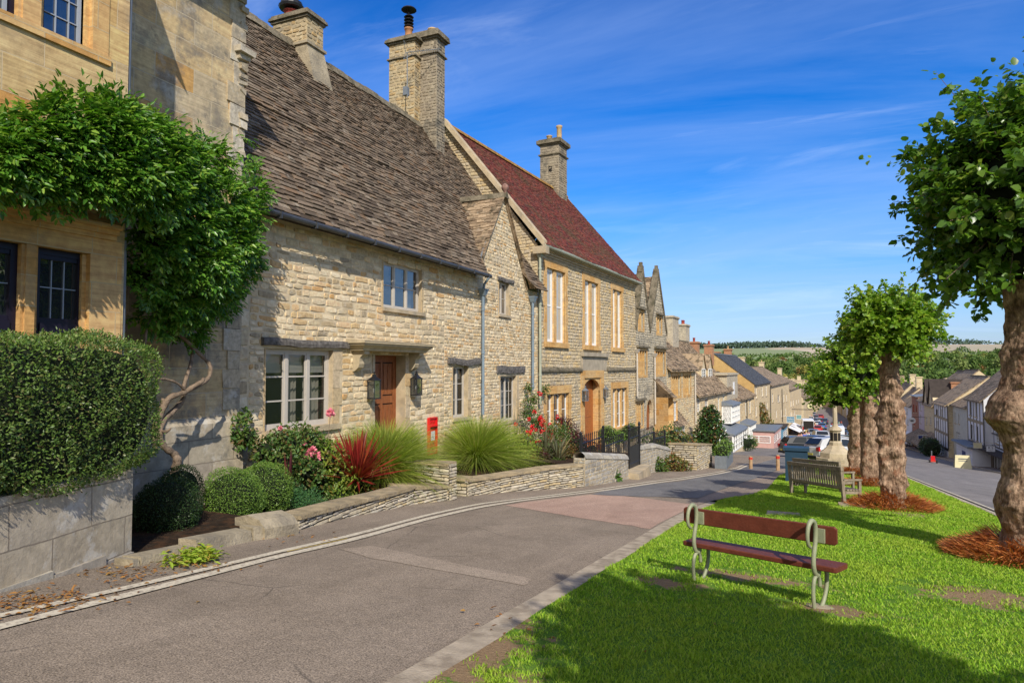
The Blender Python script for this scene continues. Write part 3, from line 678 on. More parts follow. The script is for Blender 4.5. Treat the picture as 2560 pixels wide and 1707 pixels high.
# ================================================================= golden ashlar house (far left)
FA = Frame((-8.95, 0)); FBAY = Frame((-7.75, 0)); F1 = Frame((-9.0, 0))
H0 = thing('stone_house', (-9, 4, -2.2), 'tall golden ashlar house with dark framed leaded windows behind the clipped hedge', 'house')
mb = MB(); fr = FBAY; c1 = fr.hit(325, 0)[0]
lw = [fr.rect(100, 222, 615, 880), fr.rect(-60, 62, 572, 880)]
g1 = fr.rect(115, 233, -60, 80); zs = fr.hit(233, 128)[1]; zs0 = zs
uw = [(g1[0], g1[1], zs, zs + 1.75)]; wdt = g1[1] - g1[0]; uw.append((g1[0] - .26 - wdt, g1[0] - .26, zs, zs + 1.75))
zb = -.55; l1 = (lw[0][0], lw[0][1], zb, lw[0][3]); l2 = (l1[0] - .17 - (l1[1] - l1[0]), l1[0] - .17, zb, l1[3])
bl = 1.2
# bay front with openings that hold mullions
ops = [(l2[0], l1[1], zb, l1[3], 0), (uw[1][0], uw[0][1], zs, zs + 1.75, 0)]
wall(mb, fr, [(bl, -3.2), (c1, -3.2), (c1, 6.3), (bl, 6.3)], ops, 0, .26, 0, 1)
ap = ((bl + c1) / 2, 10.6); wall(mb, fr, [(bl, 6.3), (c1, 6.3), ap], [], 0, .1, 0, 0)
mb.face([fr.P(c1, 0, -3.2), fr.P(c1, -1.3, -3.2), fr.P(c1, -1.3, 6.3), fr.P(c1, 0, 6.3)], 0)
mb.face([fr.P(bl, 0, -3.2), fr.P(bl, -1.3, -3.2), fr.P(bl, -1.3, 6.3), fr.P(bl, 0, 6.3)], 0)
# recessed main wall
mb.face([FA.P(c1 - .2, 0, -3.2), FA.P(8.70, 0, -3.2), FA.P(8.70, 0, 6.6), FA.P(c1 - .2, 0, 6.6)], 2)
mb.face([FA.P(-6, 0, -3.2), FA.P(bl + .1, 0, -3.2), FA.P(bl + .1, 0, 6.3), FA.P(-6, 0, 6.3)], 2)
mb.face([FA.P(8.70, 0, -3.2), FA.P(8.70, -8, -3.2), FA.P(8.70, -8, 6.6), FA.P(8.70, -4, 11.2), FA.P(8.70, 0, 6.6)], 2)
mb.face([FA.P(-6, 0, -3.2), FA.P(-6, -8, -3.2), FA.P(-6, -8, 6.6), FA.P(-6, -4, 11.2), FA.P(-6, 0, 6.6)], 2)
mb.build('wall', [M_ash, M_honey, M_ash2], H0)
# eroded quoins on the right-hand corner
mb = MB(); z = -1.0; k = 0
while z < 6.4:
    h = RN.uniform(.28, .42); w_ = RN.uniform(.2, .42); pr = RN.uniform(.0, .02)
    mb.fbox(FA, 8.72 - w_, 8.735 + pr * .9, -.2, .012 + pr, z, z + h - .008, 0, .012); z += h; k += 1
for i in range(26): 
    z = RN.uniform(1.0, 6.3); mb.fbox(FA, 8.62, 8.74 + RN.uniform(0, .05), -.1, .03 + RN.uniform(0, .05), z, z + RN.uniform(.05, .14), 0, .02)
u_, z_ = FA.hit(580, 120); mb.fbox(FA, 8.5, 8.86, -.1, .16, z_ - .04, z_ + .05, 0, .01); mb.fbox(FA, 8.56, 8.80, -.1, .10, z_ - .14, z_ - .04, 0, .01)
mb.build('quoins', m_island('worn_quoins', [(.44, .36, .24), (.52, .46, .36), (.40, .33, .22), (.48, .40, .28)], blotch=[((.20, .18, .15), 3, .52, .62, .6), ((.58, .55, .48), 4, .56, .64, .6)]), H0)
# carved window surrounds, mullions, hood mould, sill
mb = MB()
def surround(fr, a, c_, z0, z1, n, mw, d, hood):
    mb.fbox(fr, a - .20, a, -.30, .012, z0, z1 + .2); mb.fbox(fr, c_, c_ + (.40 if hood else .20), -.30, .012, z0, z1 + .2); mb.fbox(fr, a, c_, -.30, .012, z1 + .003, z1 + .2)
    for u in n: mb.fbox(fr, u, u + mw, -.20, -.03, z0, z1); mb.fbox(fr, u + .035, u + mw - .035, -.03, -.005, z0, z1)
    for (x0, x1) in ((a, a + .05), (c_ - .05, c_)): mb.fbox(fr, x0, x1, -.14, -.06, z0, z1)
    if hood:
        for (o, h0, h1) in ((.05, .0, .06), (.10, .06, .12), (.16, .12, .17)): mb.fbox(fr, a - .40, c_ + .30, -.02, o, z1 + .20 + h0, z1 + .20 + h1)
        mb.prism([fr.P(c_ + .30, 0, z1 + .37), fr.P(c_ + .30, .16, z1 + .37), fr.P(c_ + .30, 0, z1 + .5)], fr.t * (a - c_ - .7))
surround(fr, l2[0], l1[1], zb, l1[3], [l1[0] - .17], .17, 0, True)
mb.build('window_surround', M_honey, H0); mb = MB()
surround(fr, uw[1][0], uw[0][1], zs, zs + 1.75, [uw[0][0] - .26], .26, 0, False)
mb.fbox(fr, uw[1][0] - .1, uw[0][1] + .22, -.25, .035, zs - .11, zs - .002); mb.build('window_surround', M_honey, H0)
M_gbw = m_glass('blue_glass', (.01, .02, .045), refl=.20)
for r_ in (l1, l2, uw[0], uw[1]):
    low = r_[2] < 0; b_ = MB(); u0, u1, z0, z1 = r_; o1, o0 = -.10, -.16; fw = .07 if low else .05
    zt = z0 + (z1 - z0) * .53 if low else None
    b_.fbox(fr, u0, u0 + fw, o0, o1, z0, z1); b_.fbox(fr, u1 - fw, u1, o0, o1, z0, z1); b_.fbox(fr, u0 + fw, u1 - fw, o0, o1, z1 - fw, z1); b_.fbox(fr, u0 + fw, u1 - fw, o0, o1, z0, z0 + fw)
    if low: b_.fbox(fr, u0 + fw, u1 - fw, o0, o1 + .02, zt - .05, zt + .05); b_.fbox(fr, u0 + fw, u1 - fw, o0, o1 - .012, zt + .05, zt + .11); b_.fbox(fr, u0 + fw, u1 - fw, o0, o1 - .012, z1 - fw - .05, z1 - fw)
    win = b_.build('window', m_plain('ink_frame', (.012, .009, .02), .4, .2) if r_ is l1 else bpy.data.materials['ink_frame'], H0)
    g = MB(); g.face([fr.P(u0, o0 + .01, z0), fr.P(u1, o0 + .01, z0), fr.P(u1, o0 + .01, z1), fr.P(u0, o0 + .01, z1)]); g.build('pane', M_gld if low else M_gbw, win)
    g = MB(); nb = 3
    for k in range(1, nb): x = u0 + fw + (u1 - u0 - 2 * fw) * k / nb; g.fbox(fr, x - .006, x + .006, o0 + .012, o0 + .03, z0 + fw, z1 - fw)
    zz_ = np.arange(z0 + .28, z1 - .1, .24) if not low else [z0 + (zt - z0) * .35, z0 + (zt - z0) * .66, (zt + z1) / 2 + .01]
    for z in zz_: g.fbox(fr, u0 + fw, u1 - fw, o0 + .013, o0 + .028, z - .006, z + .006)
    if not low: g.fbox(fr, u1 - fw - .05, u1 - fw - .012, o0 + .012, o0 + .04, z0 + fw, z1 - fw)
    g.build('leading', m_plain('lead_cames', (.30, .34, .40), .5, .1) if r_ is l1 else bpy.data.materials['lead_cames'], win)
mb = MB(); mb.tube([fr.P(c1 + .035, -.05, 6.3), fr.P(c1 + .035, -.05, -.9)], .03, 8); mb.build('corner_pipe', M_lead, H0)
# plinth at the foot of the recessed wall
mb = MB(); pz = FA.hit(560, 1066)[1] + .08
mb.fbox(FA, c1, 8.76, 0, .10, -3.2, pz, 0); mb.prism([FA.P(c1, 0, pz), FA.P(c1, .10, pz), FA.P(c1, 0, pz + .10)], FA.t * (8.76 - c1), 0); mb.build('plinth', M_gardw, H0)
mb = MB(); E_ = .42
for A_, B_, C_, D_ in (((-6.2, E_, 6.45), (bl, E_, 6.45), (bl, -4, 11.3), (-6.2, -4, 11.3)), ((c1 - .0, E_, 6.45), (8.82, E_, 6.45), (8.82, -4, 11.3), (c1 - .0, -4, 11.3)), ((bl, E_ - 1, 7.6), (c1, E_ - 1, 7.6), (c1, -4, 11.3), (bl, -4, 11.3))):
    mb.face([FA.P(*q) for q in (A_, B_, C_, D_)])
mb.face([FA.P(-6.2, -8.4, 6.45), FA.P(8.82, -8.4, 6.45), FA.P(8.82, -4, 11.3), FA.P(-6.2, -4, 11.3)])
mb.face([fr.P(bl - .15, .1, 6.1), fr.P(ap[0], .1, 10.75), fr.P(ap[0], -5, 10.75), fr.P(bl - .15, -5, 6.1)]); mb.face([fr.P(c1 + .12, .1, 6.1), fr.P(ap[0], .1, 10.75), fr.P(ap[0], -5, 10.75), fr.P(c1 + .12, -5, 6.1)])
mb.build('roof', M_slateb, H0)
# ================================================================= garden wall and hedge
gw = [(-6.35, 1.0, -1.05), GX(0, 1480) + (0,), GX(328, 1395) + (0,)]
p1 = V((*GX(0, 1478), 0)); p2 = V((*GX(328, 1393), 0)); dr = (p2 - p1).normalized(); p0 = p1 - dr * 3
hd = math.degrees(math.atan2(dr.x, dr.y)); FG = Frame((p0.x, p0.y), hd); LG = (p2 - p0).length; ztop = -1.06
GW = thing('garden_wall', (p2.x, p2.y, -2), 'low grey block wall carrying the big clipped hedge', 'wall')
mb = MB(); wall(mb, FG, [(0, -2.7), (LG, -2.7), (LG, ztop), (0, ztop)], [], 0, .1, 0)
mb.face([FG.P(LG, 0, -2.7), FG.P(LG, -.9, -2.7), FG.P(LG, -.9, ztop), FG.P(LG, 0, ztop)]); mb.face([FG.P(0, 0, ztop), FG.P(LG, 0, ztop), FG.P(LG, -1.1, ztop), FG.P(0, -1.1, ztop)])
mb.build('wall_face', M_gardw, GW)
mb = MB()
for i in range(8): a = i * .62 - .2; mb.fbox(FG, max(0, a), min(LG, a + .6), -.04, .035 + RN.uniform(-.01, .02), gz(p2.x, FG.P(a, 0, 0).y) - .2, gz(p2.x, FG.P(a, 0, 0).y) + RN.uniform(.015, .05), 0, .012)
mb.build('footing_stone', M_grey, GW)
def hull_noise(co, c, amp, fq, seed=0):
    return co
def leaf_shell(name, parent, mat, gen, n, L, W, seed, jn=.6, jt=1.0, upb=.3, shape='r', loc=None, smin=.7, smax=1.25, **kw):
    """gen(r,n)-> points, outward normals; leaves lie roughly along the surface with random tilt"""
    r = rs(seed); P_, N_ = gen(r, n); n = len(P_)
    T = unit(rdir(r, n) * jt + N_ * .8 + np.array([0, 0, upb])); NN = unit(N_ + rdir(r, n) * jn + np.array([0, 0, .35]))
    Ls = L * (smin + (smax - smin) * r.rand(n)); Ws = W * (smin + (smax - smin) * r.rand(n))
    co, fa = (leaf_arrays if shape == 'l' else rhomb_arrays)(P_, T, NN, Ls, Ws)
    return np_mesh(name, co, fa, mat, parent, loc, **kw)
M_hedge = m_leaf('hedge_leaf', [(.05, .105, .02), (.09, .17, .03), (.14, .24, .045), (.20, .31, .06), (.07, .14, .03), (.27, .34, .10), (.16, .11, .05)], .3, .4, .35, big=((.06, .10, .025), 1.6, .4))
M_inner = m_plain('foliage_shade', (.010, .016, .005), .95, .4)  # near-black hulls inside plants: the shade of dense foliage put into colour
HC = (-.62, LG - 1.55, -.42)      # off, u, z centre in FG frame (hedge box)
def hedge_gen(u0, u1, o0, o1, z0, z1, rad, F_, dens=None, bumpy=.05):
    def g(r, n):
        P_ = []; N_ = []; cu, co_, cz = (u0 + u1) / 2, (o0 + o1) / 2, (z0 + z1) / 2; hu, ho, hz = (u1 - u0) / 2 - rad, (o1 - o0) / 2 - rad, (z1 - z0) / 2 - rad
        while len(P_) < n:
            m = n * 3; d = np.stack([r.uniform(-hu - rad, hu + rad, m), r.uniform(-ho - rad, ho + rad, m), r.uniform(-hz - rad, hz + rad, m)], 1)
            face = r.randint(0, 3, m); sgn = np.where(r.rand(m) < .5, -1, 1); lim = np.array([hu + rad, ho + rad, hz + rad]); ar = np.array([ho * hz, hu * hz, hu * ho]); ar = ar / ar.max()
            ok = r.rand(m) < ar[face]; d = d[ok]; face = face[ok]; sgn = sgn[ok]; d[np.arange(len(d)), face] = sgn * lim[face]
            q = np.clip(d, [-hu, -ho, -hz], [hu, ho, hz]); nn = unit(d - q + 1e-6); s_ = q + nn * rad
            f = np.array([noise.noise(V((a[0] * 2.2, a[1] * 2.2, a[2] * 2.2 + 5))) + .6 * noise.noise(V((a[0] * 6, a[1] * 6, a[2] * 6))) for a in s_[:n * 2]]); s_ = s_[:n * 2] + nn[:n * 2] * (f * bumpy)[:, None] + nn[:n * 2] * (-.05 + .07 * r.rand(len(f)) + .07 * (r.rand(len(f)) < .05) * r.rand(len(f)))[:, None]; nn = nn[:n * 2]
            for a, b_ in zip(s_, nn):
                P_.append(F_.P(cu + a[0], co_ + a[1], cz + a[2])); v = F_.t * b_[0] + F_.n * b_[1] + V((0, 0, b_[2])); N_.append(v)
        return np.array([tuple(p) for p in P_[:n]]), np.array([tuple(p) for p in N_[:n]])
    return g
def round_box(mb, F_, u0, u1, o0, o1, z0, z1, rad, seg=10, m=0):
    cu, co_, cz = (u0 + u1) / 2, (o0 + o1) / 2, (z0 + z1) / 2; hu, ho, hz = (u1 - u0) / 2 - rad, (o1 - o0) / 2 - rad, (z1 - z0) / 2 - rad
    base = len(mb.v); nu, nv = 24, 14
    for j in range(nv + 1):
        ph = math.pi * j / nv - math.pi / 2
        for i in range(nu):
            t = 2 * math.pi * i / nu; d = V((math.cos(ph) * math.cos(t), math.cos(ph) * math.sin(t), math.sin(ph)))
            sx, sy, sz = (1 if d.x > 0 else -1), (1 if d.y > 0 else -1), (1 if d.z > 0 else -1); mx = max(abs(d.x), abs(d.y), abs(d.z))
            q = V((min(1, abs(d.x) * 1.5) * sx * hu, min(1, abs(d.y) * 1.5) * sy * ho, min(1, abs(d.z) * 1.5) * sz * hz)) + d * rad
            mb.v.append(tuple(F_.P(cu + q.x, co_ + q.y, cz + q.z)))
    for j in range(nv):
        for i in range(nu):
            a = base + j * nu + i; b_ = base + j * nu + (i + 1) % nu; mb.f.append((a, b_, b_ + nu, a + nu)); mb.m.append(m)
HG = thing('clipped_hedge', (p2.x - .5, p2.y - 1.2, -1), 'big dense clipped green hedge sitting on the grey block wall', 'hedge')
hz1 = onz = FG.hit(150, 850)[1] + .04; hb = (LG - 3.0, LG + .36, -.95, .14, -1.12, hz1, .26)
mb = MB(); round_box(mb, FG, hb[0] + .07, hb[1] - .07, hb[2] + .07, hb[3] - .07, hb[4] + .07, hb[5] - .07, .24); mb.build('shade_hull', M_inner, HG)
leaf_shell('foliage', HG, M_hedge, hedge_gen(*hb, FG, bumpy=.11), 62000, .030, .014, 5, 1.0, 1.3, .4, smax=1.5)
# ================================================================= wisteria
WS = thing('wisteria', (-8.3, 6.6, -2.2), 'old twisted wisteria climbing the golden house and arching over its window', 'climbing plant')
M_wist = m_leaf('wisteria_leaf', [(.035, .10, .012), (.06, .17, .018), (.10, .25, .025), (.17, .35, .04), (.05, .13, .015), (.28, .42, .06), (.07, .18, .02)], .35, .32, .45)
def onXp(px, py, X): d = ray(px, py); return d * (X / d.x)
blobs = [(-40, 400, -7.35, .42), (30, 390, -7.35, .36), (110, 350, -7.35, .40), (190, 320, -7.35, .40), (270, 320, -7.35, .38), (120, 440, -7.40, .32), (200, 430, -7.35, .38), (290, 420, -7.35, .42), (360, 370, -7.6, .44), (350, 470, -7.5, .46), (430, 430, -7.8, .5), (440, 540, -7.9, .5),
         (505, 400, -8.2, .34), (530, 500, -8.1, .46), (560, 600, -8.2, .42), (600, 530, -8.45, .30), (630, 480, -8.5, .18), (600, 640, -8.5, .26), (480, 650, -8.0, .5), (400, 600, -7.9, .42), (360, 690, -8.15, .34), (440, 740, -8.3, .40), (520, 730, -8.35, .36), (380, 790, -8.45, .26), (465, 820, -8.6, .22), (610, 390, -8.72, .08), (595, 340, -8.72, .07), (612, 420, -8.7, .09), (560, 690, -8.5, .25)]
bc = [(onXp(x, y, X), r_) for x, y, X, r_ in blobs]
def compound(r, centres, n, spread, nl=11, L=.062, W=.024, keep=None, stem=.26, inner=.55):
    """pinnate leaves: n fronds around the blobs"""
    wts = np.array([rr ** 2 for _, rr in centres]); wts /= wts.sum(); k = r.choice(len(centres), n, p=wts)
    cen = np.array([tuple(c) for c, _ in centres])[k]; rad = np.array([rr for _, rr in centres])[k]; d = rdir(r, n); d[:, 0] = np.abs(d[:, 0]) * .9 + .05; d = unit(d)
    base = cen + d * (rad * (inner + (1 - inner) * r.rand(n)))[:, None] * np.array([.75, 1, .8]); out = unit(d + rdir(r, n) * .8 + np.array([.3, 0, -.15])); nrm = unit(np.array([.3, -.2, .9]) + rdir(r, n) * .55)
    nrm = unit(nrm - out * (nrm * out).sum(1, keepdims=True)); side = np.cross(out, nrm)
    C = []; T = []; N_ = []; Ls = []
    for i in range(nl):
        t = (i // 2 + 1) / (nl // 2 + 1); s_ = 1 if i % 2 else -1
        if i == nl - 1: C.append(base + out * stem); T.append(out.copy())
        else: C.append(base + out * stem * t - np.array([0, 0, 1]) * (.06 * t * t)); T.append(unit(out * .75 + side * s_ + np.array([0, 0, -.25])))
        N_.append(nrm + rdir(r, n) * .3); Ls.append(L * (.75 + .5 * r.rand(n)))
    C, T, N_, Ls = np.concatenate(C), np.concatenate(T), np.concatenate(N_), np.concatenate(Ls)
    return leaf_arrays(C, T, N_, Ls, Ls * (W / L) * 1.1, .12, .2)
r = rs(8); co, fa = compound(r, bc, 3900, 1, L=.082, W=.033)
np_mesh('foliage', co, fa, M_wist, WS)
mb = MB()
for (c, rr) in bc[:22]:
    mb.lathe(c + V((-.12, 0, 0)), [(0.01, -rr * .6), (rr * .45, -rr * .35), (rr * .6, 0), (rr * .42, rr * .35), (.01, rr * .55)], 8)
mb.build('shade_hull', M_inner, WS)
M_vine = m_plain('vine_bark', (.25, .185, .13), .85, .45, 14, .2, .02, 60)
mb = MB(); zc = lambda x, y: (x / 1.743, 600 + y / 1.743)
vines = [([(762, 990, -8.35), (772, 950, -8.3), (750, 925, -8.3), (715, 900, -8.3), (695, 850, -8.3), (712, 790, -8.35), (755, 745, -8.4), (795, 700, -8.4), (800, 650, -8.35), (812, 600, -8.35), (832, 540, -8.4), (838, 470, -8.5), (815, 420, -8.55), (830, 370, -8.6)], [.05, .052, .05, .045, .042, .04, .042, .036, .03, .028, .026, .024, .022, .018]),
         ([(675, 830, -8.4), (700, 760, -8.35), (735, 690, -8.3), (790, 668, -8.25), (850, 640, -8.25), (905, 605, -8.3), (918, 555, -8.3), (895, 520, -8.35), (850, 478, -8.4), (800, 425, -8.45), (745, 385, -8.45), (690, 352, -8.4), (668, 325, -8.35), (678, 285, -8.3), (660, 240, -8.2), (640, 180, -8.1)], [.05, .045, .042, .036, .034, .03, .03, .03, .032, .03, .028, .026, .026, .024, .022, .02]),
         ([(805, 665, -8.25), (840, 640, -8.2), (880, 615, -8.15), (888, 600, -8.15)], [.036, .034, .03, .02]), ([(680, 602, -8.2), (730, 608, -8.2), (775, 625, -8.2), (815, 662, -8.25)], [.014, .015, .018, .02]),
         ([(612, 500, -8.2), (632, 450, -8.2), (640, 380, -8.2), (662, 335, -8.3)], .016), ([(760, 935, -8.3), (775, 960, -8.25), (768, 1000, -8.3), (750, 1030, -8.35)], [.05, .055, .06, .06]), ([(715, 690, -8.35), (695, 760, -8.4), (670, 830, -8.5), (680, 900, -8.5)], [.03, .035, .04, .04]),
         ([(700, 830, -8.3), (725, 835, -8.2), (745, 818, -8.15)], [.02, .022, .012])]
for pts, rad in vines:
    P_ = [onXp(*zc(x, y), X) for x, y, X in pts]; Q = []; Rr = []
    rl = rad if isinstance(rad, list) else [rad] * len(P_)
    for i in range(len(P_) - 1):
        a, b_, c, d = P_[max(i - 1, 0)], P_[i], P_[i + 1], P_[min(i + 2, len(P_) - 1)]
        for k in range(4):
            t = k / 4; Q.append(.5 * ((2 * b_) + (c - a) * t + (2 * a - 5 * b_ + 4 * c - d) * t * t + (3 * b_ - a - 3 * c + d) * t ** 3)); Rr.append((rl[i] * (1 - t) + rl[i + 1] * t) * 1.02 * (1 + .14 * math.sin(len(Q) * 1.9)))
    Q.append(P_[-1]); Rr.append(rl[-1] * .8); mb.tube(Q, Rr, 8)
mb.build('trunk', M_vine, WS, True)
# ================================================================= cottage
H1 = thing('stone_cottage', (-9, 15, -2.9), 'rubble stone cottage with stone slate roof, hooded door and small front gable', 'house')
fr = F1; uL = 8.72; uR = 22.95
_, ze = fr.hit(662, 524, .33); ze0 = ze
gl = fr.hit(1206, 690)[0]; gr_ = fr.hit(1327, 720)[0]; gap = fr.hit(1257, 492); gc = gap[0]; gl = gc - (gr_ - gl) / 2; gr_ = gc + (gr_ - gl) / 2 if False else gc + (gc - gl)
bw = fr.rect(664, 831, 870, 1078); ff = fr.rect(958, 1053, 650, 768); ff = (ff[0], ff[1], ff[2], min(ff[3], ze - .07))
sw = fr.rect(1132, 1169, 915, 1046); gwin = fr.rect(1247, 1272, 702, 785); ggw = fr.rect(1250, 1291, 940, 1055)
dz1 = fr.hit(1013, 889)[1]; du0 = fr.hit(938, 900)[0] - .02; du1 = fr.hit(1013, 900)[0]; door = (du0, du1, -1.9, dz1, .36)
pb = fr.rect(1068, 1088, 1044, 1137)
OPS = [bw, ff, sw, gwin, ggw, door]
OPS = [o for o in OPS]
main = [(uL, -3.9), (uR, -3.9), (uR, ze), (uL, ze)]; gab = [(gl, ze), (gr_, ze), (gc, gap[1])]
mb = MB(); wall(mb, fr, main, [bw, ff, sw, ggw, door, gwin + (0,)], 0, .2, 0, 1); wall(mb, fr, gab, [gwin], 0, .2, 0, 1)
H_ = 8.9; RX = 12.9
mb.face([V((-9, uR, -3.9)), V((-16.8, uR, -3.9)), V((-16.8, uR, ze)), V((-RX, uR, H_ - .1)), V((-9, uR, ze))]); mb.face([V((-9, uL, -3.9)), V((-16.8, uL, -3.9)), V((-16.8, uL, ze)), V((-RX, uL, H_ - .1)), V((-9, uL, ze))])
mb.build('wall', [M_mort, M_dress], H1)
jm = []   # dressed jambs: excluded from the rubble
def jamb(o, wl, wr, top=0): jm.append((o[0] - wl, o[1] + wr, o[2], o[3] + top))
jamb(bw, .03, .30, .14); jamb(ff, .05, .10); jamb(sw, .04, .22, .12); jamb(gwin, .04, .16, .08); jamb(ggw, .04, .22, .15); jamb(door, .14, .22); jm.append((pb[0] - .02, pb[1] + .02, pb[2], pb[3] + .02))
mb = MB(); GEX = [(gl, gr_, -9, 99)]
stones(mb, fr, [(uL, -2.9), (9.0, -2.9), (9.0, ze), (uL, ze)], [], (.22, .34), (.22, .42), 0, (.008, .02))
stones(mb, fr, [(9.0, -3.2), (16.0, -3.2), (16.0, ze), (9.0, ze)], jm, (.09, .155), (.13, .42), 0, (.006, .017))
stones(mb, fr, [(16.0, -3.4), (uR, -3.4), (uR, ze), (16.0, ze)], jm, (.07, .125), (.10, .30), 0, (.006, .017))
stones(mb, fr, gab, jm, (.08, .13), (.12, .30), 0, (.006, .017))
mb.build('stonework', M_cot, H1)
M_jamb = m_island('jamb_stone', [(.48, .33, .16), (.54, .44, .28), (.46, .36, .22), (.52, .36, .18), (.50, .42, .30)])
def jblocks(o, wl, wr, seed):
  for side in (0, 1):
    mb = MB()
    for (a, b_) in ((o[0] - wl, o[0] - .0), (o[1], o[1] + wr))[side:side + 1]:
        if b_ - a < .07: mb.fbox(fr, a, b_, -.03, .014, o[2], o[3]); continue
        z = o[2]; k = seed
        while z < o[3] - .02:
            h = min(RN.uniform(.22, .38), o[3] - z); w_ = (b_ - a) * (1 if k % 2 else .72); k += 1
            if o[3] - z - h < .1: h = o[3] - z
            mb.fbox(fr, (o[1] if a == o[1] else b_ - w_) + .003, (o[1] + w_ if a == o[1] else b_) - .003, -.03, .020 + RN.uniform(-.004, .004), z + .004, z + h - .004, 0, .003); z += h
    mb.build('jamb', M_jamb, H1)
jblocks(bw, .03, .30, 0); jblocks(ff, .05, .10, 0); jblocks(sw, .04, .22, 1); jblocks(gwin, .04, .16, 0); jblocks(ggw, .04, .22, 1); jblocks(door, .14, .22, 0)
def sill(o, a, b, c, d):
    m = MB(); m.fbox(fr, o[0] - a, o[1] + b, -.2, c, o[2] - d, o[2] - .002, 0, .006); m.build('sill', M_dress, H1)
sill(ff, .05, .14, .07, .09); sill(gwin, .05, .1, .06, .08); sill(bw, .03, .2, .08, .11); sill(ggw, .03, .1, .05, .09); sill(sw, .03, .1, .05, .09)
def lintel(px0, px1, y0, y1, arch=0.03, d=.075):
    a, zt = fr.hit(px0, y0); _, zb_ = fr.hit(px0, y1); c, _ = fr.hit(px1, y0); m = MB(); n = 16; base = 0
    for i in range(n + 1):
        t = i / n; u = a + (c - a) * t; ar = arch * math.sin(math.pi * t); e = (.012 * math.sin(t * 9) + RN.uniform(-.008, .008)); f = RN.uniform(-.008, .008)
        for (o, z) in ((-.05, zb_), (d + f, zb_ + .008 + f), (d + .008, (zt + zb_) / 2 + f), (d - .01, zt - .012), (-.05, zt)): m.v.append(tuple(fr.P(u, o, z + ar + e)))
    for i in range(n):
        for k in range(5): m.f.append((i * 5 + k, i * 5 + (k + 1) % 5, i * 5 + 5 + (k + 1) % 5, i * 5 + 5 + k)); m.m.append(0)
    m.f.append((0, 1, 2, 3, 4)); m.f.append(tuple(n * 5 + k for k in range(5))[::-1]); m.m += [0, 0]
    return m.build('lintel', M_oak, H1)
lintel(652, 868, 842, 864, .0); lintel(1118, 1205, 892, 909, -.05); lintel(1240, 1310, 914, 934, 0, .05); lintel(1243, 1282, 690, 701, 0, .06)
window(H1, fr, bw, .10, 3, 3, 0, M_frame, M_glc, .028, .07, .075, (.30, M_blind), ([(.02, .16), (.42, .62), (.72, .98)], M_curt), stile=.035)
window(H1, fr, ff, .08, 3, 2, 0, M_frame, m_glass('upper_glass', (.05, .07, .10), clear=.5, refl=.22), .022, .055, .06, (.42, M_blind), ([(0, .2), (.82, 1)], M_white), stile=.03)
window(H1, fr, sw, .12, 2, 3, 0, M_frame, M_glc, .022, .05, .05, (.25, M_blind), ([(.05, .95)], M_white), stile=.025)
window(H1, fr, gwin, .10, 2, 2, 0, M_frame, M_gls, .02, .05, .05, None, None, stile=.02)
window(H1, fr, ggw, .12, 2, (3, 2), 0, M_frame, M_glc, .02, .045, .05, (.15, M_blind), ([(.05, .45), (.6, .95)], M_white), stile=.02)
# door, hood and lamps
b = NB('door_oak'); p = b.pos(); gn = b.noise(b.scale(p, (9, 9, 1.2)), 4, 5, .6, 1.2); c = b.ramp(gn, [(.25, (.13, .040, .014)), (.5, (.26, .085, .028)), (.75, (.36, .135, .045))]); M_door = b.out(c, .5, .35, b.bump(gn, .4, .004))
M_doord = m_plain('door_groove', (.035, .014, .006), .6, .3)
DR = MB(); o0, o1 = -.34, -.29; u0, u1, z0, z1 = door[:4]; dx0, dx1 = u0 + .08, u1 - .02
DR.fbox(fr, dx0, dx1, o0, o1, z0, z1 - .02, 1)
xs = [dx0, dx0 + .09]; W_ = (dx1 - dx0); cols_ = [(dx0 + .10, dx0 + W_ * .46), (dx0 + W_ * .54, dx1 - .10)]
rows_ = [(z0 + .12, z0 + (z1 - z0) * .48), (z0 + (z1 - z0) * .56, z1 - .16)]
for a, c in ((dx0, cols_[0][0]), (cols_[0][1], cols_[1][0]), (cols_[1][1], dx1)): DR.fbox(fr, a, c, o1, o1 + .02, z0, z1 - .02, 0)
for a, c in ((z0, rows_[0][0]), (rows_[0][1], rows_[1][0]), (rows_[1][1], z1 - .02)):
    for (x, y) in cols_: DR.fbox(fr, x, y, o1, o1 + .0195, a, c, 0)
for (x, y) in cols_:
    for (a, c) in rows_:
        DR.fbox(fr, x + .025, y - .025, o1, o1 + .014, a + .035, c - .035, 0)
        for q in range(3): xx_ = x + .05 + (y - x - .1) * q / 2; DR.fbox(fr, xx_ - .012, xx_ + .012, o1 + .014, o1 + .024, a + .07, c - .07, 0)
D_ = DR.build('door', [M_door, M_doord], H1)
mb = MB(); mb.lathe(fr.P(dx0 + .07, o1 + .05, -.85), [(.01, -.025), (.03, 0), (.01, .025)], 8); mb.build('handle', M_iron, D_)
mb = MB(); mb.fbox(fr, u0 - .02, u1 + .02, -.38, -.2, -2.06, -1.9); mb.fbox(fr, u0 - .1, u1 + .1, -.2, .25, -2.14, -1.93); mb.build('doorstep', M_dress, H1)
mb = MB(); mb.fbox(fr, u0, dx0, -.36, -.26, z0, z1); mb.fbox(fr, dx1, u1, -.36, -.26, z0, z1); mb.fbox(fr, dx0, dx1, -.36, -.26, z1 - .02, z1); mb.face([fr.P(u0, -.36, z0), fr.P(u1, -.36, z0), fr.P(u1, -.36, z1), fr.P(u0, -.36, z1)]); mb.build('door_frame', M_door, H1)
cu0, cz1 = fr.hit(912, 857, .5); cu1, _ = fr.hit(1087, 862, .5); ct = fr.hit(1087, 862, .5)[1]
HD = MB(); prof = [(.50, -.00), (.50, -.045), (.47, -.055), (.46, -.09), (.40, -.13), (.36, -.17), (.355, -.20), (.33, -.21)]
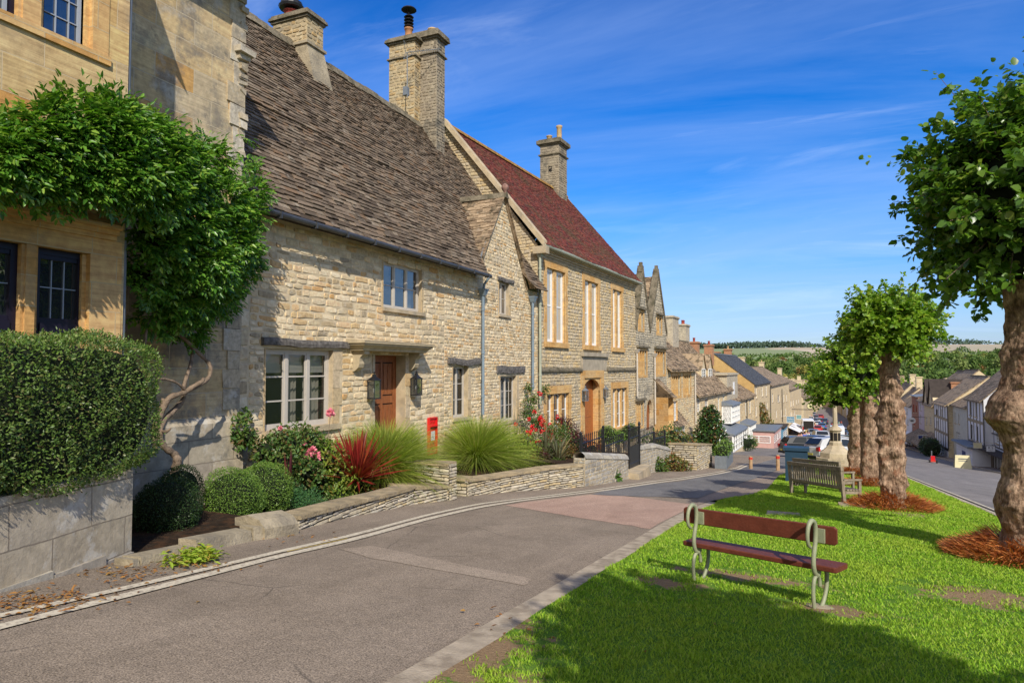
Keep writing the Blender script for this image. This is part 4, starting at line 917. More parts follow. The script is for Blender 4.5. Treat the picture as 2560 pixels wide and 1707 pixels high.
for k in range(len(prof) - 1):
    (a, za), (c, zc2) = prof[k], prof[k + 1]; ins0, ins1 = .5 - a, .5 - c
    q0 = [fr.P(cu0 + ins0, 0, ct + za), fr.P(cu0 + ins0, a, ct + za), fr.P(cu1 - ins0, a, ct + za), fr.P(cu1 - ins0, 0, ct + za)]; q1 = [fr.P(cu0 + ins1, 0, ct + zc2), fr.P(cu0 + ins1, c, ct + zc2), fr.P(cu1 - ins1, c, ct + zc2), fr.P(cu1 - ins1, 0, ct + zc2)]
    for i in range(3): HD.face([q0[i], q0[i + 1], q1[i + 1], q1[i]])
HD.face([fr.P(cu0, 0, ct + .05), fr.P(cu1, 0, ct + .05), fr.P(cu1, .51, ct), fr.P(cu0, .51, ct)]); HD.face([fr.P(cu0 + .17, 0, ct - .21), fr.P(cu1 - .17, 0, ct - .21), fr.P(cu1 - .17, .33, ct - .21), fr.P(cu0 + .17, .33, ct - .21)])
HD.face([fr.P(cu0, 0, ct + .05), fr.P(cu0, .51, ct), fr.P(cu0, 0, ct)]); HD.face([fr.P(cu1, 0, ct + .05), fr.P(cu1, .51, ct), fr.P(cu1, 0, ct)])
HDO = HD.build('door_hood', M_frame if False else m_plain('hood_stone', (.46, .38, .25), .85, .2, 6, .2), H1)
for bx in (cu0 + .24, cu1 - .42):
    m = MB(); pr = [(0, 0), (.32, 0), (.32, -.07), (.26, -.09), (.20, -.15), (.185, -.22), (.19, -.28), (.16, -.36), (.08, -.42), (.05, -.44), (0, -.44)]
    m.prism([fr.P(bx, o, ct - .21 + z) for o, z in pr], fr.t * .18); m.build('bracket', bpy.data.materials['hood_stone'], HDO)
def wall_lamp(name, label, px, y0, y1, fr, group=None, off=.02, scale=1., white=False, housemat=None):
    u, zt = fr.hit((px[0] + px[1]) / 2, y0, .12); _, zb_ = fr.hit((px[0] + px[1]) / 2, y1, .12); s_ = (zt - zb_); w_ = s_ * .19; dp = s_ * .14
    t = thing(name, fr.P(u, 0, zb_), label, 'wall lamp', group); o = .06 + dp; M1 = housemat or M_iron
    m = MB(); hb_ = zb_ + s_ * .02; hm = zb_ + s_ * .66
    for du in (-w_, w_):
        for do in (-dp, dp): m.fbox(fr, u + du - .008, u + du + .008, o + do - .008, o + do + .008, hb_, hm)
    m.fbox(fr, u - w_ - .012, u + w_ + .012, o - dp - .012, o + dp + .012, zb_, hb_ + .012); m.fbox(fr, u - w_ - .015, u + w_ + .015, o - dp - .015, o + dp + .015, hm, hm + .02)
    q0 = [fr.P(u - w_ - .01, o - dp - .01, hm + .02), fr.P(u + w_ + .01, o - dp - .01, hm + .02), fr.P(u + w_ + .01, o + dp + .01, hm + .02), fr.P(u - w_ - .01, o + dp + .01, hm + .02)]; q1 = [fr.P(u + a * w_ * .3, o + b_ * dp * .3, zb_ + s_ * .82) for a, b_ in ((-1, -1), (1, -1), (1, 1), (-1, 1))]
    m.hexa(q0 + q1); m.fbox(fr, u - w_ * .3, u + w_ * .3, o - dp * .3, o + dp * .3, zb_ + s_ * .82, zb_ + s_ * .89); m.lathe(fr.P(u, o, zb_ + s_ * .89), [(w_ * .15, 0), (w_ * .12, s_ * .03), (w_ * .42, s_ * .04), (w_ * .2, s_ * .07), (.004, s_ * .11)], 8)
    m.fbox(fr, u - w_ * .8, u + w_ * .8, 0.03, .05, hb_ + s_ * .1, hm - s_ * .02); m.fbox(fr, u - .02, u + .02, .05, o - dp, hm - .05, hm - .02)
    m.build('housing', M1, t)
    m = MB(); m.fbox(fr, u - w_ + .004, u + w_ - .004, o - dp + .004, o + dp - .004, hb_ + .013, hm - .002); m.build('glass', m_glass('lamp_glass', (.1, .1, .1), clear=.75, refl=.1) if 'lamp_glass' not in bpy.data.materials else bpy.data.materials['lamp_glass'], t)
    m = MB(); m.lathe(fr.P(u, o, hb_ + .012), [(.012, 0), (.012, s_ * .18), (.022, s_ * .22), (.026, s_ * .30), (.004, s_ * .38)], 8); m.build('bulb', M_white, t)
    return t
wall_lamp('wall_lantern', 'black carriage lantern left of the panelled oak door', (920, 946), 928, 997, fr)
wall_lamp('wall_lantern', 'black carriage lantern right of the panelled oak door', (1027, 1051), 926, 988, fr)
# roof
ang = (H_ - ze) / (RX - 8.62); EZ = ze + .0; EO = 8.62
def rp(u, s_): return V((-(EO + s_ * (RX - EO)), u, EZ + s_ * (H_ + .05 - EZ)))      # s: 0 eave .. 1 ridge
sj = (gap[1] - .02 - EZ) / (H_ + .05 - EZ); JL = rp(gc, sj)
mb = MB()
slates(mb, rp(uL, 0), rp(gl, 0), rp(gc, sj), rp(uL, sj), .145, .125); slates(mb, rp(gr_, 0), rp(uR, 0), rp(uR, sj), rp(gc, sj), .145, .125)
slates(mb, rp(uL, sj), rp(uR, sj), rp(uR, 1), rp(uL, 1), .125, .095, (.12, .28))
mb.build('roof', M_slate, H1)
mb = MB(); mb.face([rp(uL, 0), rp(gl, 0), rp(gc, sj), rp(uL, sj)]); mb.face([rp(gr_, 0), rp(uR, 0), rp(uR, sj), rp(gc, sj)]); mb.face([rp(uL, sj), rp(uR, sj), rp(uR, 1), rp(uL, 1)])
mb.face([V((-17.2, uL, EZ)), V((-17.2, uR, EZ)), rp(uR, 1), rp(uL, 1)]); mb.face([rp(uL, 0), rp(gl, 0), V((-9, gl, EZ)), V((-9, uL, EZ))]); mb.build('roof_underside', M_slateb, H1)
mb = MB()   # small gable roof (two slopes), valley to main roof
gA = V((-8.90, gc, gap[1] + .06)); 
slates(mb, V((-8.90, gl - .10, EZ - .06)), V((-8.98, gl - .05, EZ - .03)), JL, gA, .11, .11) if False else None
def tri_slates(sgn):
    # courses parallel to the ridge from eave to ridge; back edge follows the valley
    foot = gl if sgn < 0 else gr_; n = 26
    for i in range(n):
        t0, t1 = i / n, min(1, (i + 1.9) / n)
        f0 = V((-8.88, foot + (gc - foot) * t0 + sgn * .06, EZ + (gap[1] - EZ) * t0 + .03)); k0 = rp(foot + (gc - foot) * t0, sj * t0)
        f1 = V((-8.88, foot + (gc - foot) * t1 + sgn * .06, EZ + (gap[1] - EZ) * t1 + .03)); k1 = rp(foot + (gc - foot) * t1, sj * t1)
        L_ = (k0 - f0).length; x = 0; nrm = (f1 - f0).cross(k0 - f0 + V((-.3, 0, 0))).normalized()
        if nrm.z < 0: nrm = -nrm
        while x < L_ - .02:
            w_ = RN.uniform(.14, .30); xa, xb = x / L_, min(1, (x + w_) / L_); lf = .035 + RN.uniform(-.01, .012); jj = (f1 - f0) * RN.uniform(-.25, .1)
            a, b_ = f0.lerp(k0, xa) + jj, f0.lerp(k0, xb) + jj; d_, c = f1.lerp(k1, xa), f1.lerp(k1, xb)
            mb.hexa([a + nrm * (lf - .024), b_ + nrm * (lf - .024), c - nrm * .01, d_ - nrm * .01, a + nrm * lf, b_ + nrm * lf, c + nrm * .004, d_ + nrm * .004]); x += w_
tri_slates(-1); tri_slates(1); mb.build('gable_roof', M_slate2, H1)
mb = MB(); n = 9
for i in range(n):
    x0, x1 = -8.84 - (JL.x * -1 - 8.84) * i / n, -8.84 - (JL.x * -1 - 8.84) * (i + 1) / n
    mb.hexa([(x1, gc - .15, gap[1] - .06), (x0, gc - .15, gap[1] - .06), (x0, gc + .15, gap[1] - .06), (x1, gc + .15, gap[1] - .06), (x1, gc - .03, gap[1] + .13), (x0, gc - .03, gap[1] + .14), (x0, gc + .03, gap[1] + .14), (x1, gc + .03, gap[1] + .13)])
mb.build('gable_ridge', M_capst, H1); mb = MB()
for i in range(40):
    a, c = uL + (uR - uL) * i / 40, uL + (uR - uL) * (i + 1) / 40 - .01; z = H_ + .02 * math.sin(i * 1.3)
    mb.hexa([(-RX - .2, a, z - .12), (-RX + .2, a, z - .12), (-RX + .2, c, z - .12), (-RX - .2, c, z - .12), (-RX - .05, a, z + .15), (-RX + .05, a, z + .15), (-RX + .05, c, z + .15), (-RX - .05, c, z + .15)])
mb.build('ridge', M_capst, H1)
mb = MB(); mb.lathe(V((-8.92, gc, gap[1] + .10)), [(.05, 0), (.05, .06), (.09, .10), (.12, .17), (.12, .22), (.08, .29), (.02, .33)], 10); mb.build('finial', m_plain('finial_stone', (.26, .15, .12), .9, .4, 12), H1, True)
for u in (gl, gr_):        # thin verge stones on the small gable
    m = MB(); s_ = -1 if u == gl else 1; m.prism([fr.P(u + s_ * .06, -.02, EZ - .05), fr.P(u + s_ * .06, .05, EZ - .05), fr.P(gc, .05, gap[1] + .03), fr.P(gc, -.02, gap[1] + .03)], V((0, s_ * .03, .045))); m.build('verge', M_lead if s_ < 0 else M_slate2, H1)
# gutters and pipes
mb = MB(); mb.tube([V((-8.55, 8.76, EZ - .04)), V((-8.55, gl + .12, EZ - .06))], .055, 10); k = 9.2
while k < gl: mb.fbox(fr, k, k + .03, .37, .52, EZ - .125, EZ - .0); k += .95
mb.build('gutter', M_gutter, H1)
def downpipe(house, fr, px, yh, yb, mat, hopper=True, zt=None, off=.12, rad=.042, hm=None):
    u, zh = fr.hit(px, yh, off); _, zb_ = fr.hit(px, yb, off); m = MB()
    m.tube([fr.P(u, off, zb_), fr.P(u, off, zh)], rad, 10)
    z = zh - .5
    while z > zb_: m.tube([fr.P(u, off, z), fr.P(u, off, z + .07)], rad * 1.3, 10); z -= 1.3
    o = m.build('downpipe', mat, house)
    if hopper:
        m = MB(); w_ = .14; m.hexa([fr.P(u - .06, off - .07, zh - .05), fr.P(u + .06, off - .07, zh - .05), fr.P(u + .06, off + .07, zh - .05), fr.P(u - .06, off + .07, zh - .05), fr.P(u - w_, off - .1, zh + .12), fr.P(u + w_, off - .1, zh + .12), fr.P(u + w_, off + .12, zh + .12), fr.P(u - w_, off + .12, zh + .12)])
        m.fbox(fr, u - w_ - .01, u + w_ + .01, off - .11, off + .13, zh + .12, zh + .15)
        if zt: m.tube([fr.P(u, off, zh + .1), fr.P(u - .02, off + .05, zh + .3), fr.P(u - .02, off + .2, zt)], rad * .9, 8)
        m.build('hopper', hm or mat, o)
    return o
downpipe(H1, fr, 1208, 735, 1036, M_pipe, True, EZ - .08); downpipe(H1, fr, 1332, 752, 975, M_pipe, True, None)
# chimneys
def stack(house, x0, x1, y0, y1, z0, z1, mat, mcap, band=None, name='chimney', over=.12, ch=.2, flare=True):
    m = MB(); FF = Frame((x1, 0)); FS = Frame((0, y0), 90); 
    m.box(x0, x1, y0, y1, z0, z1)
    st = m; stones(m, FF, [(y0, z0), (y1, z0), (y1, z1), (y0, z1)], [], (.09, .15), (.12, .3), 0, (.006, .02)); FS = Frame((0, y0), 90)
    FSn = Frame((x0, y0), 90); stones(m, FSn, [(0, z0), (x1 - x0, z0), (x1 - x0, z1), (0, z1)], [], (.09, .15), (.12, .3), 0, (.006, .02))
    o = m.build(name, mat, house); m = MB()
    for (zz, e, h) in [(z1, over * .5, .07), (z1 + .07, over, ch), (z1 + .07 + ch, over * .45, .07)] + ([(band, over * .5, .06)] if band else []):
        m.hexa([(x0 - e, y0 - e, zz), (x1 + e, y0 - e, zz), (x1 + e, y1 + e, zz), (x0 - e, y1 + e, zz), (x0 - e * .8, y0 - e * .8, zz + h), (x1 + e * .8, y0 - e * .8, zz + h), (x1 + e * .8, y1 + e * .8, zz + h), (x0 - e * .8, y1 + e * .8, zz + h)])
    m.build('cap', mcap, o); return o
def pot(ch, x, y, z, h, r_, mat, cowl=None):
    m = MB(); m.lathe((x, y, z), [(r_ * 1.05, 0), (r_ * .85, h * .1), (r_ * .8, h * .85), (r_ * 1.0, h * .9), (r_ * 1.0, h), (r_ * .7, h)], 12); o = m.build('chimney_pot', mat, ch, True)
    if cowl:
        m = MB(); 
        for k in range(4): m.lathe((x, y, z + h + .05 + k * .12), [(r_ * .8, 0), (r_ * 1.1, .02), (r_ * .8, .07)], 12)
        m.lathe((x, y, z + h + .55), [(.02, 0), (.02, .18)], 6); m.lathe((x, y, z + h + .70), [(r_ * 1.7, 0), (r_ * 1.5, .05), (.02, .12)], 12); m.build('cowl', M_iron, o)
    return o
M_pot = m_plain('terracotta', (.42, .20, .09), .8, .2, 8); M_potb = m_plain('buff_pot', (.46, .32, .16), .8, .2, 8); M_potr = m_plain('red_pot', (.30, .05, .035), .7, .2, 8)
M_ch1 = m_island('chimney_stone', [(.30, .24, .15), (.40, .32, .20), (.44, .37, .24), (.40, .27, .12), (.34, .28, .19)], blotch=[((.15, .14, .12), 1.6, .52, .64, .6)])
M_ch2 = m_island('dark_chimney_stone', [(.20, .165, .12), (.28, .23, .16), (.33, .28, .20), (.24, .20, .15), (.36, .30, .21)], blotch=[((.10, .095, .08), 1.6, .50, .62, .7)])
x1c = -12.35; cy0 = onXp(767, 60, x1c).y; cy1 = onXp(814, 60, x1c).y; zt_ = onXp(767, 32, x1c).z
cy1 -= .1; c_ = stack(H1, -13.55, x1c, cy0, cy1, 8.3, zt_ - .1, M_ch1, M_capst, None, 'chimney', .10, .09)
m = MB(); m.hexa([(-13.6, cy0 - .05, 8.3), (-12.02, cy0 - .05, 7.7), (-12.02, cy1 + .05, 7.7), (-13.6, cy1 + .05, 8.3), (-13.6, cy0 - .02, 8.85), (-12.33, cy0 - .02, 8.85), (-12.33, cy1 + .02, 8.85), (-13.6, cy1 + .02, 8.85)]); m.fbox(Frame((x1c, 0)), cy0 - .07, cy1 + .07, -1.2, .08, 8.85, 8.92); m.build('flashing', M_capst2, c_)
pot(c_, -13.2, (cy0 + cy1) / 2, zt_ + .1, .28, .22, M_potr, False)
m = MB(); m.lathe((-13.2, (cy0 + cy1) / 2, zt_ + .42), [(.05, 0), (.33, .02), (.36, .08), (.30, .12), (.30, .2), (.1, .3)], 14); m.build('cowl', M_iron, c_)
xa = -12.85; a0 = onXp(1037, 90, xa).y; a1 = a0 + .62; za_ = onXp(1037, 92, xa).z
c_ = stack(H1, -13.95, xa, a0, a1, 8.2, za_ - .15, M_ch1, M_capst, onXp(1037, 140, xa).z, 'chimney', .14, .12)
p_ = onXp(1024, 74, -13.3); pot(c_, p_.x, a0 + .3, za_ + .1, .42, .17, M_pot, True); pot(c_, p_.x + .5, a1 + .55, za_ + .35, .45, .19, M_potb, False)
xb = -12.15; b0 = onXp(1092, 90, xb).y; b1 = onXp(1109, 90, xb).y + .1; zb2 = onXp(1092, 78, xb).z
c2_ = stack(H1, -13.3, xb, b0, b1, 7.0, zb2 - .25, M_ch2, M_capst, onXp(1092, 132, xb).z, 'chimney', .15, .20)
# aerial on the chimney
AE = thing('television_aerial', (xa + .1, a0, 10.2), 'metal television aerial strapped to the tallest double chimney stack', 'aerial')
m = MB(); q0 = onXp(1018, 245, xa + .15); q1 = onXp(1018, 132, xa + .15); m.tube([q0, q1], .018, 6); e0 = onXp(1014, 132, xa + .15); e1 = onXp(1102, 123, xa + .9); m.tube([e0, e1], .012, 6)
for k in range(14): p = e0.lerp(e1, .1 + .065 * k); m.tube([p - V((.0, .0, .10)), p + V((0, 0, .10))], .005, 4); m.tube([p - V((.08, -.05, 0)), p + V((.08, -.05, 0))], .005, 4)
for s_ in (-1, 1): m.tube([e0, e0 + V((.05, -.2, .34 * s_))], .008, 4); m.tube([e0 + V((.15, .2, 0)), e0 + V((.05, -.2, .34 * s_))], .008, 4)
m.fbox(Frame((xa, 0)), q0.y - .05, q0.y + .12, .0, .16, q0.z + .1, q0.z + .4); m.build('mast', M_lead, AE)
# ================================================================= wall letter box
PBX = thing('letter_box', fr.P((pb[0] + pb[1]) / 2, 0, pb[2]), 'red cast iron letter box set in the cottage wall between the ornamental grasses', 'letter box')
M_redp = m_plain('letter_red', (.62, .012, .016), .35, .08, 5, .5)
u0, u1, z0, z1 = pb; h = z1 - z0; m = MB()
m.fbox(fr, u0, u0 + .035, -.05, .075, z0, z1); m.fbox(fr, u1 - .035, u1, -.05, .075, z0, z1); m.fbox(fr, u0 + .035, u1 - .035, -.05, .075, z1 - .035, z1); m.fbox(fr, u0 + .035, u1 - .035, -.05, .06, z0, z0 + .04)
m.fbox(fr, u0 + .035, u1 - .035, -.05, .04, z0 + .04, z1 - .035)
zs_ = z1 - h * .20; m.prism([fr.P(u0 + .04, .04, zs_), fr.P(u0 + .04, .11, zs_ - .015), fr.P(u0 + .04, .11, zs_ - .05), fr.P(u0 + .04, .04, zs_ - .05)], fr.t * (u1 - u0 - .08)); m.build('body', M_redp, PBX)
m = MB(); m.fbox(fr, u0 + .06, u1 - .06, .041, .045, zs_ - .09, zs_ - .052); m.build('slot', M_iron, PBX)
m = MB(); za, zb2 = z1 - h * .80, z1 - h * .34; m.fbox(fr, u0 + .045, u1 - .045, .041, .058, z0 + .05, zb2); dd = m.build('door', M_redp, PBX)
m = MB(); m.fbox(fr, u0 + .10, u1 - .13, .058, .064, z1 - h * .62, zb2 - .03); m.build('notice_plate', m_plain('enamel_plate', (.75, .74, .78), .4, .05), dd)
m = MB()
for k in range(7): zq = zb2 - .06 - k * (h * .26) / 8; m.fbox(fr, u0 + .115, u1 - .145, .064, .0655, zq - .006, zq)
m.build('plate_lettering', M_black, dd)
m = MB(); m.lathe(fr.P((u0 + u1) / 2, .06, z1 - h * .70), [(.018, -.018), (.018, .018)], 8); m.lathe(fr.P((u0 + u1) / 2 - .02, .06, z1 - h * .86), [(.014, -.016), (.014, .016)], 8); m.build('lock', M_iron, dd)
def text_mesh(name, s, size, mat, parent, M4, ext=.003):
    cu = bpy.data.curves.new(name, 'FONT'); cu.body = s; cu.size = size; cu.extrude = ext; cu.align_x = 'CENTER'; cu.align_y = 'CENTER'
    t = bpy.data.objects.new('tmp', cu); me = bpy.data.meshes.new_from_object(t); bpy.data.objects.remove(t); me.materials.clear(); me.materials.append(mat)
    me.transform(M4); me.transform(__import__('mathutils').Matrix.Translation(-wpos(parent))); o = bpy.data.objects.new(name, me); COL.objects.link(o); o.parent = parent; return o
from mathutils import Matrix
def face_matrix(fr, u, off, z):
    # text x axis must read left to right for someone in front of the wall
    X = fr.t if fr.n.cross(V((0, 0, 1))).dot(fr.t) < 0 else -fr.t
    return Matrix.Translation(fr.P(u, off, z)) @ Matrix((( X.x, 0, fr.n.x, 0), (X.y, 0, fr.n.y, 0), (X.z, 1, fr.n.z, 0), (0, 0, 0, 1)))
text_mesh('royal_cypher', 'V R', .13, M_redp, PBX, face_matrix(fr, (u0 + u1) / 2, .045, z1 - h * .12), .008)
# ================================================================= red roofed house
F2 = Frame((-9.0, 23.0), 3.2); fr = F2
H2 = thing('stone_house', F2.P(6, -2, -4), 'honey stone house with red clay tiled roof, tall paired windows and arched doorway', 'house')
ze = fr.hit(1350, 606, .3)[1]; L2 = fr.hit(1588, 800)[0]; OFR = -4.0; zr = ze + 5.15
W1 = fr.rect(1366, 1412, 668, 856); W2 = fr.rect(1461, 1495, 700, 861); W3 = fr.rect(1531, 1554, 721, 868)
zt = max(W1[3], W2[3], W3[3]); zbm = (W1[2] + W2[2] + W3[2]) / 3; zt = (W1[3] + W2[3] + W3[3]) / 3
fw_ = [(a[0], a[1], zbm, zt) for a in (W1, W2, W3)]
G1 = fr.rect(1366, 1422, 986, 1065); G2 = fr.rect(1531, 1567, 967, 1072); gw_ = [(a[0], a[1], G2[2], G1[3]) for a in (G1, G2)]
dx0, dx1 = fr.hit(1460, 1000)[0], fr.hit(1501, 1000)[0]; dzt = fr.hit(1480, 945)[1]; dr_ = (dx0, dx1, -3.7, dzt, .45)
sz = fr.hit(1368, 925)[1]; pn = fr.rect(1455, 1515, 890, 926)
poly = [(0, -5.5), (L2, -5.5), (L2, ze), (0, ze)]
mb = MB(); wall(mb, fr, poly, fw_ + gw_ + [dr_], 0, .28, 0, 1)
side = lambda u: [fr.P(u, 0, -5.5), fr.P(u, 2 * OFR, -5.5), fr.P(u, 2 * OFR, ze), fr.P(u, OFR, zr + .1), fr.P(u, 0, ze)]
mb.face(side(-.02)); mb.face(side(L2)); mb.build('wall', [M_mort2, M_honey], H2)
ex = [(a[0] - .28, a[1] + .28, a[2] - .22, a[3] + .34) for a in fw_] + [(a[0] - .26, a[1] + .26, a[2] - .2, a[3] + .34) for a in gw_] + [(dx0 - .42, dx1 + .45, -9, pn[3] + .2), (-1, L2 + 1, sz - .08, sz + .09), (-1, L2 + 1, ze - .3, 9)]
mb = MB(); stones(mb, fr, poly, ex, (.10, .16), (.14, .40), 0, (.012, .03)); FS2 = Frame(F2.P(0, 2 * OFR, 0)[:2], 93.2)
FS2.n = -F2.t; FS2.t = F2.n; gpoly = [(4, 1.5), (8, 1.5), (8, ze), (4, zr + .1), (3, zr - 1.3)]
stones(mb, FS2, gpoly, [], (.09, .15), (.13, .36), 0.02, (.012, .03)); mb.build('stonework', M_b2s, H2)
def hsur(o, wl, top, sil, n, mw, proud=.03, house=H2, mat=M_honey, rev=.28):
    m = MB()
    for (a, b_) in ((o[0] - wl, o[0]), (o[1], o[1] + wl)):
        z = o[2] - .0; k = RN.randint(0, 1)
        while z < o[3] - .02:
            h = min(RN.uniform(.28, .5), o[3] - z); w_ = (b_ - a) * (1 if k % 2 else .75); k += 1
            if o[3] - z - h < .15: h = o[3] - z
            m.fbox(fr, (a if a == o[1] else b_ - w_), (a + w_ if a == o[1] else b_), -.03, proud, z + .003, z + h - .003); z += h
    m.fbox(fr, o[0] - wl, o[1] + wl, -.03, proud + .003, o[3], o[3] + top - .01); m.fbox(fr, o[0] - wl, o[1] + wl, -.28, proud + .07, o[2] - sil, o[2] - .002)
    if n:
        cw = (o[1] - o[0] - mw * (n - 1)) / n
        for k in range(1, n): x = o[0] + cw * k + mw * (k - 1); m.fbox(fr, x, x + mw, -.20, -.03, o[2], o[3])
    return m.build('window_surround', mat, house)
M_pgl = m_glass('pale_glass', (.50, .46, .38), refl=.16)
for o in fw_: hsur(o, .27, .32, .2, 2, .26)
for o in gw_: hsur(o, .25, .32, .18, 3, .14)
for o in fw_:
    w_ = (o[1] - o[0] - .26) / 2
    for a in (o[0], o[1] - w_): window(H2, fr, (a, a + w_, o[2], o[3]), .10, 1, 2, 0, M_white, M_pgl, .06, .12, backing=False, curtain=None)
for o in gw_:
    w_ = (o[1] - o[0] - .28) / 3
    for k in range(3): a = o[0] + k * (w_ + .14); window(H2, fr, (a, a + w_, o[2], o[3]), .12, 1, 3, 0, M_white, M_gls, .03, .05, backing=False)
m = MB(); nA = 10; pc = (dx0 + dx1) / 2; hw = (dx1 - dx0) / 2; zsp = dzt - .55       # four-centred arch inside a square honey surround
arch = [(dx0 + hw * (1 - math.cos(math.pi / 2 * k / nA)) , zsp + .50 * math.sin(math.pi / 2 * k / nA)) for k in range(nA + 1)]
for k in range(nA):
    for s_ in (0, 1):
        a, c = arch[k], arch[k + 1]
        if s_: a, c = (2 * pc - a[0], a[1]), (2 * pc - c[0], c[1])
        m.prism([fr.P(a[0], -.16, a[1]), fr.P(c[0], -.16, c[1]), fr.P(c[0], -.16, dzt + .01), fr.P(a[0], -.16, dzt + .01)], fr.n * .14)
m.fbox(fr, dx0 - .40, dx0, -.10, .04, -5, dzt); m.fbox(fr, dx1, dx1 + .42, -.10, .04, -5, dzt); m.fbox(fr, dx0 - .40, dx1 + .42, -.10, .043, dzt + .012, pn[2] - .0)
m.fbox(fr, dx0 - .40, dx0 - .02, -.05, .045, dzt, dzt + .012); m.build('door_surround', M_honey, H2)
m = MB(); n = 7
for k in range(n): a = dx0 + (dx1 - dx0) * k / n; m.fbox(fr, a + .004, a + (dx1 - dx0) / n - .004, -.40, -.36, -3.7, dzt)
for z in (-3.2, -2.2, -1.3): m.fbox(fr, dx0 + .1, dx1 - .3, -.36, -.345, z, z + .06)
m.build('door', m_plain('orange_door', (.36, .115, .03), .5, .2, 9, .4), H2)
m = MB(); m.fbox(fr, pn[0], pn[1], -.02, .03, pn[2], pn[3]); m.fbox(fr, pn[0] - .1, pn[1] + .1, -.02, .14, pn[3], pn[3] + .17); m.build('inscribed_panel', m_plain('worn_panel', (.40, .34, .25), .9, .25, 3, .2, .01, 20), H2)
for (a, c) in ((0, pn[0] - .1), (pn[1] + .1, L2)):
    m = MB(); m.fbox(fr, a, c, -.02, .10, sz - .06, sz + .02); m.prism([fr.P(a, 0, sz + .02), fr.P(a, .10, sz + .02), fr.P(a, 0, sz + .09)], fr.t * (c - a)); m.build('string_course', M_capst, H2)
m = MB()
for (o, z0, z1) in ((.04, ze - .30, ze - .22), (.10, ze - .22, ze - .13), (.18, ze - .13, ze - .04)): m.fbox(fr, 0, L2, -.02, o, z0, z1 - .002)
m.build('cornice', M_capst if False else M_dress, H2)
m = MB(); m.tube([fr.P(-.1, .30, ze - .02), fr.P(L2 + .1, .30, ze - .02)], .075, 10); m.fbox(fr, -.1, L2 + .1, .16, .24, ze - .1, ze); m.build('gutter', M_gpipe, H2)
m = MB(); A_, B_, C_, D_ = fr.P(-.1, .36, ze), fr.P(L2 + .12, .36, ze), fr.P(L2 + .12, OFR, zr), fr.P(-.1, OFR, zr)
slates(m, A_, B_, C_, D_, .115, .115, (.16, .18), .014, .006, 0, .022); m.build('roof', M_red, H2)
m = MB(); m.face([A_, B_, C_, D_]); m.face([fr.P(-.1, 2 * OFR - .3, ze), fr.P(L2 + .1, 2 * OFR - .3, ze), C_, D_]); m.face([fr.P(0, 0, ze), fr.P(L2, 0, ze), B_, A_]); m.build('roof_underside', M_slateb, H2)
m = MB()
for k in range(36):
    a = -.1 + (L2 + .2) * k / 36; c = a + (L2 + .2) / 36 - .012; m.prism([fr.P(a, OFR - .17, zr - .08), fr.P(a, OFR - .09, zr + .08), fr.P(a, OFR + .09, zr + .08), fr.P(a, OFR + .17, zr - .08)], fr.t * (c - a))
m.build('ridge', m_plain('lichened_ridge', (.30, .16, .05), .9, .5, 9, .2, .02, 20, stain=((.38, .27, .07), 3, .7)), H2)
m = MB(); q = [fr.P(-.24, .34, ze - .12), fr.P(-.24, OFR, zr - .02)]; m.hexa([q[0], q[0] + fr.t * .30, q[1] + fr.t * .30, q[1], q[0] + V((0, 0, .26)), q[0] + fr.t * .30 + V((0, 0, .26)), q[1] + fr.t * .30 + V((0, 0, .26)), q[1] + V((0, 0, .26))]); m.fbox(fr, -.26, .08, -.1, .42, ze - .35, ze - .08); m.build('coping', M_dress, H2)
downpipe(H2, fr, 1350, 640, 1010, M_gpipe, True, ze - .02, .12, .05)
wall_lamp('wall_lantern', 'pale metal lantern left of the arched honey stone doorway', (1455, 1468), 964, 1002, fr, housemat=M_lead); wall_lamp('wall_lantern', 'pale metal lantern right of the arched honey stone doorway', (1508, 1519), 962, 993, fr, housemat=M_lead)
# end chimney of the red roofed house
pz = [fr.hit(x, y, OFR + .5) for x, y in ((1380, 350), (1395, 350), (1415, 350))]
def stackf(house, fr, u0, u1, o0, o1, z0, z1, mat, mcap, band=None, over=.12, ch=.2, fine=True, name='chimney'):
    m = MB(); m.fbox(fr, u0, u1, o0, o1, z0, z1)
    if fine:
        Fa = Frame(fr.P(0, o1, 0)[:2]); Fa.t, Fa.n = fr.t, fr.n; stones(m, Fa, [(u0, z0), (u1, z0), (u1, z1), (u0, z1)], [], (.10, .16), (.14, .34), 0, (.008, .022))
        Fb = Frame(fr.P(u0, 0, 0)[:2]); Fb.t, Fb.n = fr.n, -fr.t; stones(m, Fb, [(o0, z0), (o1, z0), (o1, z1), (o0, z1)], [], (.10, .16), (.14, .34), 0, (.008, .022))
    o = m.build(name, mat, house); m = MB()
    for (zz, e, h) in [(z1, over * .5, .07), (z1 + .07, over, ch), (z1 + .07 + ch, over * .45, .06)] + ([(band, over * .5, .07)] if band else []): m.fbox(fr, u0 - e, u1 + e, o0 - e, o1 + e, zz, zz + h)
    m.build('cap', mcap, o); return o
uu = fr.hit(1397, 400, OFR + .45)[0]; zc1 = fr.hit(1397, 352, OFR + .45)[1]; zc0 = fr.hit(1397, 396, OFR + .45)[1]; u3 = fr.hit(1417, 400, OFR + .45)[0]
c_ = stackf(H2, fr, uu, u3, OFR - .65, OFR + .45, 7.0, zc1 - .15, M_ch2, M_capst, fr.hit(1397, 384, OFR + .45)[1], .16, .2)
m = MB(); m.fbox(fr, uu - .012, uu - .0, OFR - .15, OFR + .05, fr.hit(1370, 425, OFR)[1], fr.hit(1370, 412, OFR)[1] + .1); m.build('vent', M_room, c_)
P_ = fr.P((uu + u3) / 2, OFR - .35, 0); pot(c_, P_.x, P_.y, zc1 + .1, .45, .17, M_potb); P_ = fr.P((uu + u3) / 2 + .1, OFR + .2, 0); pot(c_, P_.x, P_.y, zc1 + .1, .95, .17, M_potb)
